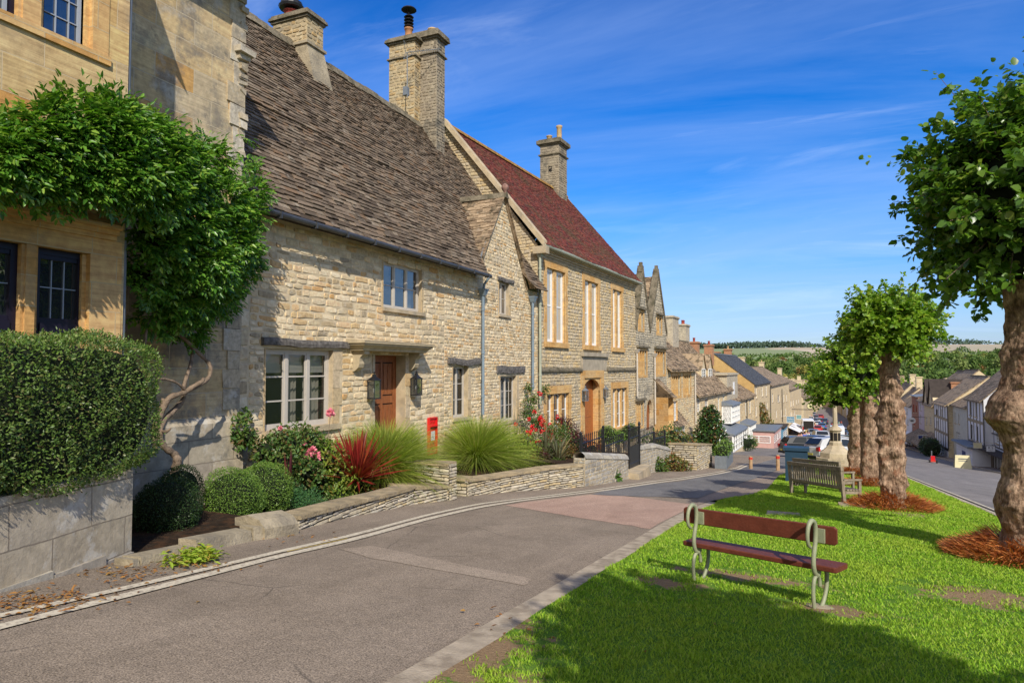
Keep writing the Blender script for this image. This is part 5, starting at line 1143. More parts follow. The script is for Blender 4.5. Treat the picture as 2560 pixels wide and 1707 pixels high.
# ================================================================= the lower row on the left
M_rub = m_rubble('pale_rubble', [(.46, .37, .23), (.58, .47, .29), (.64, .53, .33), (.54, .43, .27), (.60, .44, .22)], (.60, .50, .34), 3, 7.5, blotch=[((.30, .26, .20), 1.1, .54, .68, .4)], bump=.008)
M_rub2 = m_rubble('grey_rubble', [(.36, .31, .23), (.46, .40, .29), (.52, .45, .32), (.42, .35, .25)], (.46, .40, .30), 3, 7.5, blotch=[((.17, .155, .13), 1.1, .50, .64, .6)], bump=.008)
M_ashp = m_brick('pale_ashlar', [(.56, .44, .26), (.64, .51, .32), (.60, .46, .26), (.66, .53, .32)], (.50, .42, .3), .6, .3, .008, blotch=[((.24, .21, .17), 1, .52, .66, .5)], bump=.01)
M_roofb = m_brick('stone_slate_roof', [(.20, .145, .095), (.32, .24, .16), (.40, .30, .20), (.26, .19, .13), (.36, .26, .16)], (.035, .03, .025), .32, .19, .014, blotch=[((.07, .065, .04), .9, .5, .64, .7), ((.30, .27, .20), 4, .6, .68, .5)], bump=.04, warp=.03)
M_slt = m_brick('blue_slate_roof', [(.045, .05, .06), (.07, .075, .085), (.09, .095, .10)], (.02, .02, .025), .3, .2, .01, bump=.02)
M_brk = m_brick('red_brick', [(.30, .09, .05), (.36, .12, .065), (.24, .08, .05), (.33, .14, .08)], (.35, .28, .2), .22, .075, .01, bump=.006)
M_brk2 = m_brick('orange_brick', [(.38, .14, .06), (.44, .18, .08), (.33, .13, .07)], (.38, .3, .2), .22, .075, .01, bump=.006)
M_ochre = m_plain('ochre_render', (.50, .33, .13), .9, .2, 2)
M_pale = m_plain('pale_render', (.52, .50, .42), .9, .12, 2); M_pink = m_plain('pink_paint', (.56, .34, .30), .8, .1, 3); M_lil = m_plain('lilac_render', (.50, .42, .46), .9, .1, 3); M_whr = m_plain('white_render', (.68, .68, .70), .85, .08, 2)
M_blue = m_plain('blue_paint', (.10, .24, .36), .6, .1, 4); M_dblue = m_plain('navy_paint', (.02, .04, .16), .6, .1); M_teal = m_plain('teal_paint', (.16, .32, .32), .6, .1)
M_gldd = m_glass('shop_glass', (.03, .03, .03), refl=.10)
SHB = {}
M_row = m_island('row_stone', [(.46, .37, .23), (.58, .47, .29), (.64, .53, .33), (.54, .43, .27), (.58, .40, .20), (.50, .43, .31)], blotch=[((.27, .24, .19), 1.2, .54, .66, .5)])
M_row2 = m_island('gable_stone', [(.34, .30, .23), (.44, .39, .29), (.50, .43, .31), (.40, .35, .26)], blotch=[((.15, .14, .12), 1.2, .50, .62, .65)])
def row_house(label, fr, x0, x1, ey, rise, depth, mw, mr, wins=(), off=0., name='terraced_house', base=1.2, ev_at=None, chim=(), fine=False, mside=None, over=.3, extra=None, uz=None, ridge=True, gable=None):
    """x0/x1: pixel columns of the facade ends on the plane; ey: eaves row read at x0"""
    if uz: u0, u1, ze = uz
    else: u0, u1 = fr.hit(x0, ey, off)[0], fr.hit(x1, ey, off)[0]; ze = fr.hit(ev_at or x0, ey, off)[1]
    if u0 > u1: u0, u1 = u1, u0
    cy = fr.P((u0 + u1) / 2, off, 0); zb_ = gz(cy.x, cy.y) - base - abs(u1 - u0) * .06; zr = ze + rise; ob = off - depth; om = off - depth / 2
    H = thing(name, fr.P((u0 + u1) / 2, off - depth / 2, gz(cy.x, cy.y)), label, 'house'); m = MB(); ops = []; rs_ = []
    for w_ in wins:
        if w_[4] == 'skip': continue
        r_ = fr.rect(w_[0], w_[1], w_[2], w_[3], off); rs_.append((r_, w_)); ops.append((r_[0], r_[1], r_[2], r_[3], .18))
    wall(m, fr, [(u0, zb_), (u1, zb_), (u1, ze), (u0, ze)], ops, off, .18, 0, 0)
    for u in (u0, u1): m.face([fr.P(u, off, zb_), fr.P(u, ob, zb_), fr.P(u, ob, ze), fr.P(u, om, zr), fr.P(u, off, ze)], 1)
    m.face([fr.P(u0, ob, zb_), fr.P(u1, ob, zb_), fr.P(u1, ob, ze), fr.P(u0, ob, ze)], 0); m.build('wall', [mw, mside or mw], H)
    sl = rise / (depth / 2); q = [fr.P(u0 - .06, off + over, ze - over * sl * .6 + .05), fr.P(u1 + .06, off + over, ze - over * sl * .6 + .05), fr.P(u1 + .06, om, zr + .06), fr.P(u0 - .06, om, zr + .06)]
    m = MB()
    if fine: slates(m, q[0], q[1], q[2], q[3], .20, .15, (.2, .42), .03, .02, 0, .05)
    m.hexa([q[0] - V((0, 0, .1)), q[1] - V((0, 0, .1)), q[2] - V((0, 0, .1)), q[3] - V((0, 0, .1))] + q, 0 if not fine else 0); m.face([q[3], q[2], fr.P(u1 + .06, ob - over, ze - over * sl * .6), fr.P(u0 - .06, ob - over, ze - over * sl * .6)]); m.build('roof', mr, H)
    if ridge: m = MB(); m.fbox(fr, u0 - .05, u1 + .05, om - .14, om + .14, zr, zr + .13); m.build('ridge', M_capst if mr is not M_slt else M_lead, H)
    if fine: m = MB(); stones(m, fr, [(u0, zb_ + base * .5), (u1, zb_ + base * .5), (u1, ze), (u0, ze)], [(o[0] - .2, o[1] + .2, o[2] - .18, o[3] + .2) for o in ops], (.10, .19), (.18, .5), off, (.012, .035)); m.build('stonework', M_row, H)
    for r_, w_ in rs_:
        k = w_[4]; n = w_[5] if len(w_) > 5 else 1; mat = w_[6] if len(w_) > 6 else M_white
        if k == 'sash': window(H, fr, r_, .08, n, (4, 2), off, mat, M_gls, .035, .06, .09, backing=False); m = MB(); m.fbox(fr, r_[0] - .08, r_[1] + .08, off - .02, off + .06, r_[2] - .1, r_[2]); m.build('sill', M_dress, H)
        elif k == 'mull':
            mw_ = .13; cw = (r_[1] - r_[0] - mw_ * (n - 1)) / n; m = MB()
            for i in range(1, n): x = r_[0] + cw * i + mw_ * (i - 1); m.fbox(fr, x, x + mw_, off - .16, off - .02, r_[2], r_[3])
            for (a, c, z0_, z1_) in ((r_[0] - .18, r_[0], r_[2], r_[3]), (r_[1], r_[1] + .18, r_[2], r_[3]), (r_[0] - .18, r_[1] + .18, r_[3], r_[3] + .18), (r_[0] - .18, r_[1] + .18, r_[2] - .16, r_[2])): m.fbox(fr, a, c, off - .03, off + .035, z0_ + .001, z1_)
            if len(w_) > 7 and w_[7]: m.fbox(fr, r_[0] - .3, r_[1] + .3, off, off + .13, r_[3] + .2, r_[3] + .28)
            m.build('window_surround', M_honey, H); window(H, fr, r_, .12, 1, (3, n * 2), off, M_lead, M_gls, .02, .04, backing=False)
        elif k == 'door':
            m = MB(); m.fbox(fr, r_[0], r_[1], off - .18, off - .12, r_[2], r_[3]); d_ = m.build('door', mat, H); m = MB(); w2 = r_[1] - r_[0]; h2 = r_[3] - r_[2]
            for i in (0, 1):
                for j in (0, 1): m.fbox(fr, r_[0] + w2 * (.14 + .4 * i), r_[0] + w2 * (.46 + .4 * i), off - .12, off - .10, r_[2] + h2 * (.08 + .45 * j), r_[2] + h2 * (.45 + .45 * j))
            m.build('panel', mat, d_)
        elif k == 'shop': window(H, fr, r_, .10, n, 2, off, mat, M_gldd, .05, .10, .09, backing=False)
    for (xc, dep, wd, top, mat, npots, pmat) in chim:
        uc = fr.hit(xc, 900, off - dep)[0] if not uz else xc; zt_ = fr.hit(xc, top, off - dep)[1] if not uz else ze + top
        c = stackf(H, fr, uc - wd / 2, uc + wd / 2, off - dep - .55, off - dep + .35, zr - 2.2, zt_ - .2, mat, mat, None, .10, .1, False)
        for i in range(npots): p = fr.P(uc + (i - (npots - 1) / 2) * .42, off - dep - .1, 0); pot(c, p.x, p.y, zt_, .45, .14, pmat)
    if extra: extra(H, fr, u0, u1, ze, zr, off)
    return H, u0, u1, ze, zr
# gabled house: two tall stone gables
def gable_house():
    fr = F2; u0, u1 = fr.hit(1590, 1000)[0] + .02, fr.hit(1667, 1000)[0]; um = fr.hit(1624, 830)[0]; ze = fr.hit(1624, 833)[1]; z1_, z2_ = fr.hit(1591, 664)[1], fr.hit(1638, 692)[1]; zb_ = -8
    H = thing('gabled_house', fr.P((u0 + u1) / 2, -2, -5.5), 'grey lichened stone house with twin tall gables and a pointed doorway', 'house')
    W = {'a': fr.rect(1597, 1608, 780, 822), 'b': fr.rect(1642, 1653, 794, 832), 'c': fr.rect(1594, 1616, 876, 938), 'd': fr.rect(1638, 1662, 878, 936), 'e': fr.rect(1590.5, 1607, 1010, 1068), 'f': fr.rect(1616, 1633, 1000, 1078)}
    m = MB(); wall(m, fr, [(u0, zb_), (u1, zb_), (u1, ze), (u0, ze)], [W[k] + ((.3,) if k == 'f' else (.16,)) for k in 'cdef'] + [W['a'] + (0,), W['b'] + (0,)], 0, .16, 0, 0)
    w1 = (um - u0) ; g1 = (um + u0) / 2 ; g2 = (um + u1) / 2; 
    wall(m, fr, [(u0, ze), (um, ze), (g1, z1_ - .3)], [W['a'] + (.14,)], 0, .14); wall(m, fr, [(um, ze), (u1, ze), (g2, z2_ + .1)], [W['b'] + (.14,)], 0, .14)
    for u in (u0 + .01, u1): m.face([fr.P(u, 0, zb_), fr.P(u, -7, zb_), fr.P(u, -7, ze + .5), fr.P(u, 0, ze)])
    m.build('wall', M_rub2, H)
    m = MB(); E3 = [(o[0] - .18, o[1] + .18, o[2] - .16, o[3] + .3) for o in W.values()]
    for pp in ([(u0, -7.5), (u1, -7.5), (u1, ze), (u0, ze)], [(u0, ze), (um, ze), (g1, z1_ - .3)], [(um, ze), (u1, ze), (g2, z2_ + .1)]): stones(m, fr, pp, E3, (.10, .18), (.18, .46), 0, (.012, .035))
    m.build('stonework', M_row2, H); m = MB()
    for (a, c, g, zt) in ((u0, um, g1, z1_ - .3), (um, u1, g2, z2_ + .1)):
        for s_, e in ((0, a), (1, c)):
            q = [fr.P(e, -.3, ze), fr.P(g, -.3, zt)]; v = V((0, 0, .34)); m2 = MB(); m2.hexa([q[0], q[0] + fr.n * .38, q[1] + fr.n * .38, q[1], q[0] + v, q[0] + fr.n * .38 + v, q[1] + fr.n * .38 + v, q[1] + v]); m2.build('coping', M_grey if False else M_capst, H)
            slates(m, fr.P(e, -.25, ze), fr.P(e, -6.5, ze), fr.P(g, -6.5, zt), fr.P(g, -.25, zt), .17, .14, (.2, .36), .03, .02, 0, .05)
            m.face([fr.P(e, -.25, ze), fr.P(e, -6.5, ze), fr.P(g, -6.5, zt), fr.P(g, -.25, zt)])
        m3 = MB(); m3.fbox(fr, g - .15, g + .15, -.24, .04, zt + .1, zt + .45); m3.fbox(fr, g - .09, g + .09, -.18, -.0, zt + .45, zt + .65); m3.build('finial', M_capst, H)
    m.build('roof', M_slate2, H)
    for k, n in (('a', 2), ('b', 2), ('c', 4), ('d', 4), ('e', 3)):
        o = W[k]; m = MB(); mw_ = .12; cw = (o[1] - o[0] - mw_ * (n - 1)) / n
        for i in range(1, n): x = o[0] + cw * i + mw_ * (i - 1); m.fbox(fr, x, x + mw_, -.14, .0, o[2], o[3])
        for (a, c, z0, z1) in ((o[0] - .16, o[0], o[2], o[3]), (o[1], o[1] + .16, o[2], o[3]), (o[0] - .16, o[1] + .16, o[3], o[3] + .14), (o[0] - .16, o[1] + .16, o[2] - .14, o[2])): m.fbox(fr, a, c, -.03, .03, z0 + .001, z1)
        m.build('window_surround', M_honey, H); m = MB(); m.fbox(fr, o[0] - .3, o[1] + .3, 0, .16, o[3] + .16, o[3] + .27); m.build('hood_mould', M_capst, H)
        window(H, fr, o, .12, 1, (3, n), 0, M_lead, M_gls, .02, .04, backing=False)
    o = W['f']; m = MB(); pc = (o[0] + o[1]) / 2; hw = pc - o[0]
    for s_ in (-1, 1):
        for k in range(6):
            t0, t1 = k / 6, (k + 1) / 6; f_ = lambda t: (pc + s_ * hw * math.cos(t * math.pi / 2) ** .8, o[3] - 1.1 + 1.1 * math.sin(t * math.pi / 2) ** 1.1)
            a, c = f_(t0), f_(t1); m.prism([fr.P(a[0], -.2, a[1]), fr.P(c[0], -.2, c[1]), fr.P(c[0], -.2, o[3] + .02), fr.P(pc + s_ * hw, -.2, o[3] + .02)], fr.n * .19)
    m.build('arch', M_rub, H); m = MB(); m.fbox(fr, o[0], o[1], -.3, -.24, o[2] - .5, o[3]); m.build('door', M_door, H)
    b0, b1 = fr.hit(1641, 1030, 0)[0], fr.hit(1672, 1030, .9)[0]; zt = fr.hit(1645, 998, .9)[1]; zbb = -7.4      # bay
    m = MB(); Fp = [fr.P(b0, 0, 0), fr.P(b0 + .35, .9, 0), fr.P(b1 - .1, .9, 0), fr.P(b1 + .25, 0, 0)]
    bayw = (b0 + .55, b0 + .55 + .95, fr.hit(1650, 1064, .9)[1], fr.hit(1650, 1010, .9)[1]); Fq = Frame(fr.P(0, .9, 0)[:2]); Fq.t, Fq.n = fr.t, fr.n
    wall(m, Fq, [(b0 + .35, zbb), (b1 - .1, zbb), (b1 - .1, zt), (b0 + .35, zt)], [bayw + (.14,)], 0, .14)
    for i in (0, 2): m.face([Fp[i] + V((0, 0, zbb)), Fp[i + 1] + V((0, 0, zbb)), Fp[i + 1] + V((0, 0, zt)), Fp[i] + V((0, 0, zt))])
    bay = m.build('bay', M_honey, H); window(bay, Fq, bayw, .1, 2, (4, 2), 0, M_white, M_gldd, .03, .06, .06, backing=False, name='bay_window'); m = MB(); ap_ = [fr.P(b0 + .3, 0, zt + 1.1), fr.P(b1, 0, zt + 1.1)]
    e = [fr.P(b0 - .2, 0, zt - .03), fr.P(b0 + .25, 1.15, zt - .03), fr.P(b1 + .1, 1.15, zt - .03), fr.P(b1 + .5, 0, zt - .03)]
    slates(m, e[1], e[2], ap_[1], ap_[0], .16, .12, (.16, .3), .03, .015, 0, .04); m.face([e[0], e[1], ap_[0]]); m.face([e[2], e[3], ap_[1]]); m.face([e[1], e[2], ap_[1], ap_[0]]); m.build('bay_roof', M_slate2, bay)
    downpipe(H, fr, 1637, 890, 1060, M_frame, True, None, .1, .05); downpipe(H, fr, 1592.5, 880, 990, M_frame, True, None, .1, .05)
    wall_lamp('wall_lantern', 'small black lamp between the pointed doorway and the bay window', (1641, 1645), 1040, 1056, fr)
gable_house()
def ex4(H, fr, u0, u1, ze, zr, off):
    b0, b1 = fr.hit(1682, 1085, .8)[0], fr.hit(1712, 1085, .8)[0]; zt = fr.hit(1682, 1070, .8)[1]; m = MB(); m.fbox(fr, b0, b1, 0, .8, -8, zt); bay = m.build('bay', M_pale, H)
    window(bay, fr, (b0 + .2, b0 + 1.3, zt - 1.5, zt - .15), -.82, 2, (3, 2), 0, M_white, M_gls, .03, .06, .05, backing=False, name='bay_window'); m = MB(); q = [fr.P(b0 - .2, 1.0, zt), fr.P(b1 + .2, 1.0, zt), fr.P(b1 - .5, 0, zt + 1.5), fr.P(b0 + .5, 0, zt + 1.5)]
    slates(m, *q, .16, .12, (.16, .3), .03, .015, 0, .04); m.face(q); m.face([q[0], q[3], fr.P(b0 - .2, 0, zt)]); m.face([q[1], q[2], fr.P(b1 + .2, 0, zt)]); m.build('bay_roof', M_slate2, bay)
H4 = row_house('cream stone house with two carved mullioned windows and a little slate roofed bay', F2, 1667.5, 1738, 921, 3.3, 7.5, M_rub, M_slate2, [(1679, 1701, 940, 992, 'mull', 4, None, 1), (1708, 1726, 938, 988, 'mull', 4, None, 1)], fine=True, extra=ex4,
               chim=[(1680, 3.6, 2.2, 792, M_rub2, 0, None), (1711, 4.4, 1.7, 812, M_rub2, 2, M_potr)])
def ex5(H, fr, u0, u1, ze, zr, off):
    for xx, lab in ((1754, 0), (1770.5, 1)):
        ua, zt = fr.hit(xx, 922, -.9); ub, _ = fr.hit(xx + 8.5, 922, -.9); _, zb_ = fr.hit(xx, 946, -.9); m = MB(); m.fbox(fr, ua - .15, ub + .15, -3, -.92, zb_ - .3, zt + .1)
        m.prism([fr.P(ua - .15, -.92, zt + .1), fr.P(ub + .15, -.92, zt + .1), fr.P((ua + ub) / 2, -.92, zt + 1.2)], fr.n * -2); d = m.build('dormer', M_rub, H); window(d, fr, (ua, ub, zb_, zt), -.0, 2, (3, 1), -.85, M_white, M_gls, .03, .06, .06, backing=False, name='dormer_window')
        m = MB()
        for s_, e in ((0, ua - .25), (1, ub + .25)): m.face([fr.P(e, -.8, zt), fr.P((ua + ub) / 2, -.8, zt + 1.3), fr.P((ua + ub) / 2, -3.2, zt + 1.3), fr.P(e, -3.2, zt)])
        m.build('dormer_roof', M_slate2, d)
row_house('rubble stone house with white twin dormers behind the glossy evergreen tree', F2, 1738.5, 1826, 982, 4.4, 8, M_rub, M_slate2, [(1743, 1751, 998, 1030, 'sash', 1), (1762, 1771, 996, 1030, 'sash', 1), (1795, 1800, 995, 1028, 'sash', 1), (1807, 1812, 990, 1040, 'sash', 1)], fine=True, extra=ex5, ev_at=1760,
          chim=[(1738, 4.2, 1.1, 855, M_brk2, 1, M_potr), (1775, 4.2, 1.1, 862, M_brk2, 1, M_potr), (1793, 7, 1.4, 880, M_brk2, 0, None)])
def rpipe(px, y0, y1, o=.1, mat=None):
    u, za = F2.hit(px, y0, o); zb_ = F2.hit(px, y1, o)[1]; m = MB(); m.tube([F2.P(u, o, zb_), F2.P(u, o, za)], .06, 6); return m
def oriel(H, fr, x0, x1, y0, y1, o, lab, roofh=.35, legs=False, off=0):
    u0, zt = fr.hit(x0, y0, o); u1, _ = fr.hit(x1, y0, o); _, zb_ = fr.hit(x0, y1, o); m = MB(); m.fbox(fr, u0, u1, off, o - .16, zb_, zt); 
    b = m.build(lab, M_white, H); w_ = u1 - u0
    window(b, fr, (u0 + .02, u1 - .02, zb_ + .02, zt - .02), .0, 3, (3, 2), o, M_white, M_gldd, .035, .09, .09, backing=False, name='bay_window', fd=.14)
    Fl = Frame(fr.P(u0, 0, 0)[:2]); Fl.t, Fl.n = fr.n, -fr.t; window(b, Fl, (off + .05, o - .03, zb_ + .02, zt - .02), -.03, 1, (3, 2), 0, M_white, M_gldd, .035, .10, .09, backing=False, name='bay_window')
    m = MB(); m.hexa([fr.P(u0 - .12, off, zt), fr.P(u1 + .12, off, zt), fr.P(u1 + .12, o + .12, zt), fr.P(u0 - .12, o + .12, zt), fr.P(u0 - .05, off, zt + roofh), fr.P(u1 + .05, off, zt + roofh), fr.P(u1 + .1, o + .1, zt + .08), fr.P(u0 - .1, o + .1, zt + .08)]); m.build('bay_roof', M_lead, b)
    if legs: m = MB(); m.fbox(fr, u0 + .02, u1 - .02, off, o - .02, zb_ - 3, zb_); m.build('bay_base', M_rub, b)
def ex6(H, fr, u0, u1, ze, zr, off):
    oriel(H, fr, 1830, 1850, 1014, 1060, .9, 'oriel'); oriel(H, fr, 1834, 1868, 1088, 1132, 1.6, 'shop_bay', .6, True); oriel(H, fr, 1874, 1890, 1064, 1104, 1.0, 'shop_bay', .4, True)
    m = MB(); ua = fr.hit(1815, 1000)[0]; ub = fr.hit(1843, 1000)[0]; zt = fr.hit(1815, 938)[1]; m.fbox(fr, ua + .3, ub, -4, .06, -9, zt); m.fbox(fr, ua + .1, ub + .15, -4.1, .16, zt, zt + .2); m.build('parapet_wall', M_rub2, H)
    m = MB(); r_ = fr.rect(1832, 1836, 955, 986, .06); m.fbox(fr, r_[0], r_[1], .06, .09, r_[2], r_[3]); m.build('window', M_white, H)
row_house('narrow cream house with white oriel and white shop bays below its slate roof', F2, 1826.5, 1885, 996, 2.6, 8, M_ashp, M_slate2, [(1863, 1867, 1003, 1040, 'sash', 1), (1873, 1878, 998, 1034, 'sash', 1)], ev_at=1850, fine=True, extra=ex6, off=.05, chim=[(1838, 4, 1.2, 920, M_rub, 2, M_potb)])
def ex7(H, fr, u0, u1, ze, zr, off): pass
row_house('tall cream fronted house with blue slate roof and ochre gable end', F2, 1885.5, 1925, 960, 3.6, 9, M_ashp, M_slt, [(1889, 1893, 968, 996, 'sash', 1), (1904, 1908, 961, 991, 'sash', 1), (1914, 1918, 961, 990, 'sash', 1), (1889, 1893, 1015, 1042, 'sash', 1), (1916, 1920, 1006, 1036, 'sash', 1)], ev_at=1890, mside=M_ochre, over=.2, fine=False, chim=[(1856, 7, 1.6, 893, M_rub, 0, None), (1822, 5, 1.2, 873, M_brk2, 1, M_potb)])
row_house('plain stone house beside the black drainpipe above the pink shop', F2, 1925.5, 1972, 960, 2.6, 9, M_ashp, M_roofb, [(1930, 1934, 985, 1006, 'sash', 1), (1944, 1950, 988, 1006, 'sash', 1), (1958, 1961, 985, 1006, 'sash', 1), (1965, 1968, 985, 1004, 'sash', 1), (1940, 1943, 1026, 1046, 'sash', 1), (1952, 1955, 1024, 1044, 'sash', 1), (1963, 1966, 1020, 1040, 'sash', 1)], ev_at=1940, chim=[(1905, 6, 1.6, 905, M_rub, 1, M_potb)])
row_house('long pale stone house with low parapet above the awnings', F2, 1973, 2003, 968, 2.4, 9, M_ashp, M_roofb, [(1982, 1985, 1000, 1016, 'sash', 1), (1990, 1992, 998, 1012, 'sash', 1), (1996, 1998, 996, 1008, 'sash', 1), (1976, 1979, 1002, 1018, 'sash', 1), (1976, 1979, 1030, 1044, 'sash', 1), (1986, 1988, 1026, 1040, 'sash', 1)], ev_at=1990, chim=[(1950, 6, 2, 920, M_rub, 0, None)])
def shop(label, x0, x1, y0, y1, o, mat, xw, cat='shop', roof=M_lead, doorm=None):
    fr = F2; u0, u1 = fr.hit(x0, y0, o)[0], fr.hit(x1, y0, o)[0]; zt = fr.hit((x0 + x1) / 2, y0, o)[1]; p = fr.P(u0, o, 0); zb_ = gz(p.x, p.y) - .6
    H = thing('shop', fr.P(u0, o, zb_ + .6), label, 'shop'); m = MB(); m.fbox(fr, u0, u1, 0, o, zb_, zt); m.build('wall', mat, H); m = MB(); m.fbox(fr, u0 - .15, u1 + .15, 0, o + .2, zt, zt + .14); m.build('roof', roof, H)
    n = xw; w_ = (u1 - u0) / n
    for i in range(n): window(H, fr, (u0 + w_ * i + .25, u0 + w_ * (i + 1) - .25, zb_ + 1.1, zt - .45), -.03, 2, (3, 1), o, M_white, M_gldd, .04, .08, .08, backing=False)
    Fl = Frame(fr.P(u0, 0, 0)[:2]); Fl.t, Fl.n = fr.n, -fr.t; window(H, Fl, (.4, o - .3, zb_ + 1.1, zt - .45), -.03, 2, (3, 1), 0, M_white, M_gldd, .04, .08, .08, backing=False); m = MB(); m.fbox(fr, u0 + .1, u1 - .1, o, o + .06, zt - .42, zt - .1); m.build('fascia', mat, H)
for px, y0, y1, hh in ((1955, 972, 1056, 'plain stone'), (1926, 965, 1050, 'tall cream'), (1867, 1000, 1060, 'narrow cream'), (1738, 935, 1060, 'cream stone house')):
    hs = [o for o in bpy.data.objects if o.get('label', '').startswith(hh)][0]; rpipe(px, y0, y1, .12).build('downpipe', M_iron if px != 1738 else M_frame, hs)
shop('single storey pink shop with flat grey roof below the stone house', 1934, 1952, 1072, 1110, 3.0, M_pink, 2); shop('blue painted shop front beside the pink shop', 1957, 1968, 1066, 1104, 2.2, M_blue, 2, roof=M_slateb)
def awning(label, fr, x0, x1, y0, o0, o1, drop, mat, name='awning'):
    u0, z = fr.hit(x0, y0, o0); u1 = fr.hit(x1, y0, o0)[0]; H = thing(name, fr.P(u0, o0, z), label, 'awning'); m = MB(); m.hexa([fr.P(u0, o0, z - .03), fr.P(u1, o0, z - .03), fr.P(u1, o1, z - drop - .03), fr.P(u0, o1, z - drop - .03), fr.P(u0, o0, z), fr.P(u1, o0, z), fr.P(u1, o1, z - drop), fr.P(u0, o1, z - drop)]); m.fbox(fr, u0, u1, o1 - .01, o1, z - drop - .25, z - drop - .03); m.build('canvas', mat, H)
    m = MB()
    for u in (u0 + .1, u1 - .1): m.tube([fr.P(u, o0, z - .9), fr.P(u, o1 - .02, z - drop - .04)], .02, 5)
    m.build('arm', M_iron, H)
awning('pale blue-white shop awning sloping over the pavement', F2, 1971, 1985, 1068, .1, 2.6, 1.1, M_whr); awning('black shop awning next to the pale one', F2, 1986, 1995, 1074, .1, 2.4, .9, M_black)
def board(name, label, fr, x0, x1, y0, y1, o, mat, txt=None, tmat=None, perp=False, cat='sign', post=False):
    u0, zt = fr.hit(x0, y0, o); u1 = fr.hit(x1, y0, o)[0]; _, zb_ = fr.hit(x0, y1, o)
    if perp:                                         # board hung at right angles to the street, facing the camera
        n_ = ray((x0 + x1) / 2, y0); uc = (u0 + u1) / 2; wd = abs(x1 - x0) / FP * (fr.P(uc, o, 0)).length; Fl = Frame(fr.P(uc, 0, 0)[:2]); Fl.t, Fl.n = (fr.n, -fr.t); a, c = o - wd / 2, o + wd / 2; F_ = Fl; oo = 0
    else: a, c = u0, u1; F_ = fr; oo = o
    H = thing(name, F_.P((a + c) / 2, oo, zb_), label, cat); m = MB(); m.fbox(F_, a, c, oo - .05, oo, zb_, zt); bd = m.build('board', mat, H)
    m = MB(); 
    for q in ((a - .03, c + .03, zt, zt + .04), (a - .03, c + .03, zb_ - .04, zb_), (a - .03, a, zb_, zt), (c, c + .03, zb_, zt)): m.fbox(F_, q[0], q[1], oo - .06, oo + .012, q[2], q[3])
    if perp: m.fbox(F_, min(0, a), max(0, a), oo - .04, oo - .01, zt + .04, zt + .08)
    m.build('frame', tmat or M_black, H)
    if txt:
        for i, (t, fz, sz_) in enumerate(txt): text_mesh('lettering', t, sz_ * (zt - zb_), tmat or M_black, bd, face_matrix(F_, (a + c) / 2, oo + .005, zb_ + (zt - zb_) * fz), .004)
    return H
# ================================================================= garden walls, beds and plants
def seg_wall(name, label, px, tops, hr, wr, mat, cap=True, base=None, th=.28, cat='wall', world=None, capm=None, d=(.008, .03)):
    """wall along ground pixels; tops = height above ground at each point"""
    P_ = world or [V((*GX(*q), 0)) for q in px]; H = thing(name, (P_[0].x, P_[0].y, gz(P_[0].x, P_[0].y)), label, cat); back = MB(); st = MB(); cp = MB()
    for i in range(len(P_) - 1):
        p, q = P_[i], P_[i + 1]; dr = (q - p).normalized(); F_ = Frame((p.x, p.y)); F_.t = dr; F_.n = V((dr.y, -dr.x, 0)); L = (q - p).length
        ga, gb = gz(p.x, p.y), gz(q.x, q.y); poly = [(0, ga - .15), (L, gb - .15), (L, gb + tops[i + 1]), (0, ga + tops[i])]
        back.face([F_.P(0, 0, ga - .3), F_.P(L, 0, gb - .3), F_.P(L, 0, gb + tops[i + 1]), F_.P(0, 0, ga + tops[i])]); back.face([F_.P(0, 0, ga + tops[i]), F_.P(L, 0, gb + tops[i + 1]), F_.P(L, -th, gb + tops[i + 1]), F_.P(0, -th, ga + tops[i])])
        back.face([F_.P(0, -th, ga - .3), F_.P(L, -th, gb - .3), F_.P(L, -th, gb + tops[i + 1]), F_.P(0, -th, ga + tops[i])])
        stones(st, F_, poly, [], hr, wr, 0, d, 0, .006)
        for e_ in ([0] if i == 0 else []) + ([1] if i == len(P_) - 2 else []):
            u = L * e_; g = gb if e_ else ga; t = tops[-1] if e_ else tops[0]; Fe = Frame(F_.P(u, -th, 0)[:2]); Fe.t = F_.n; Fe.n = F_.t * (1 if e_ else -1)
            back.face([Fe.P(0, 0, g - .3), Fe.P(th, 0, g - .3), Fe.P(th, 0, g + t), Fe.P(0, 0, g + t)]); stones(st, Fe, [(0, g - .1), (th, g - .1), (th, g + t), (0, g + t)], [], hr, wr, 0, d, 0, .006)
        if cap:
            n = max(1, int(L / .62)); 
            for k in range(n):
                a, c = L * k / n, L * (k + 1) / n - .008; za = ga + (gb - ga) * k / n + tops[i] + (tops[i + 1] - tops[i]) * k / n; zc_ = ga + (gb - ga) * (k + 1) / n + tops[i] + (tops[i + 1] - tops[i]) * (k + 1) / n; o = .05 + RN.uniform(-.01, .015)
                if cap == 'round':
                    for s_ in range(5):
                        t0, t1 = math.pi * s_ / 5, math.pi * (s_ + 1) / 5; f_ = lambda t: (-th / 2 + (th / 2 + .03) * math.cos(t), .17 * math.sin(t)); (oa, ha), (ob, hb2) = f_(t0), f_(t1)
                        cp.face([F_.P(a, oa, za + ha), F_.P(c, oa, zc_ + ha), F_.P(c, ob, zc_ + hb2), F_.P(a, ob, za + hb2)])
                else: cp.hexa([F_.P(a, o, za), F_.P(c, o, zc_), F_.P(c, -th - .02, zc_), F_.P(a, -th - .02, za), F_.P(a, o, za + .055), F_.P(c, o, zc_ + .055), F_.P(c, -th - .02, zc_ + .06), F_.P(a, -th - .02, za + .06)])
    back.build('wall_core', M_dryback if mat is M_dry else M_mort2, H); st.build('stonework', mat, H)
    if cap: cp.build('coping', capm or M_cap, H)
    return P_
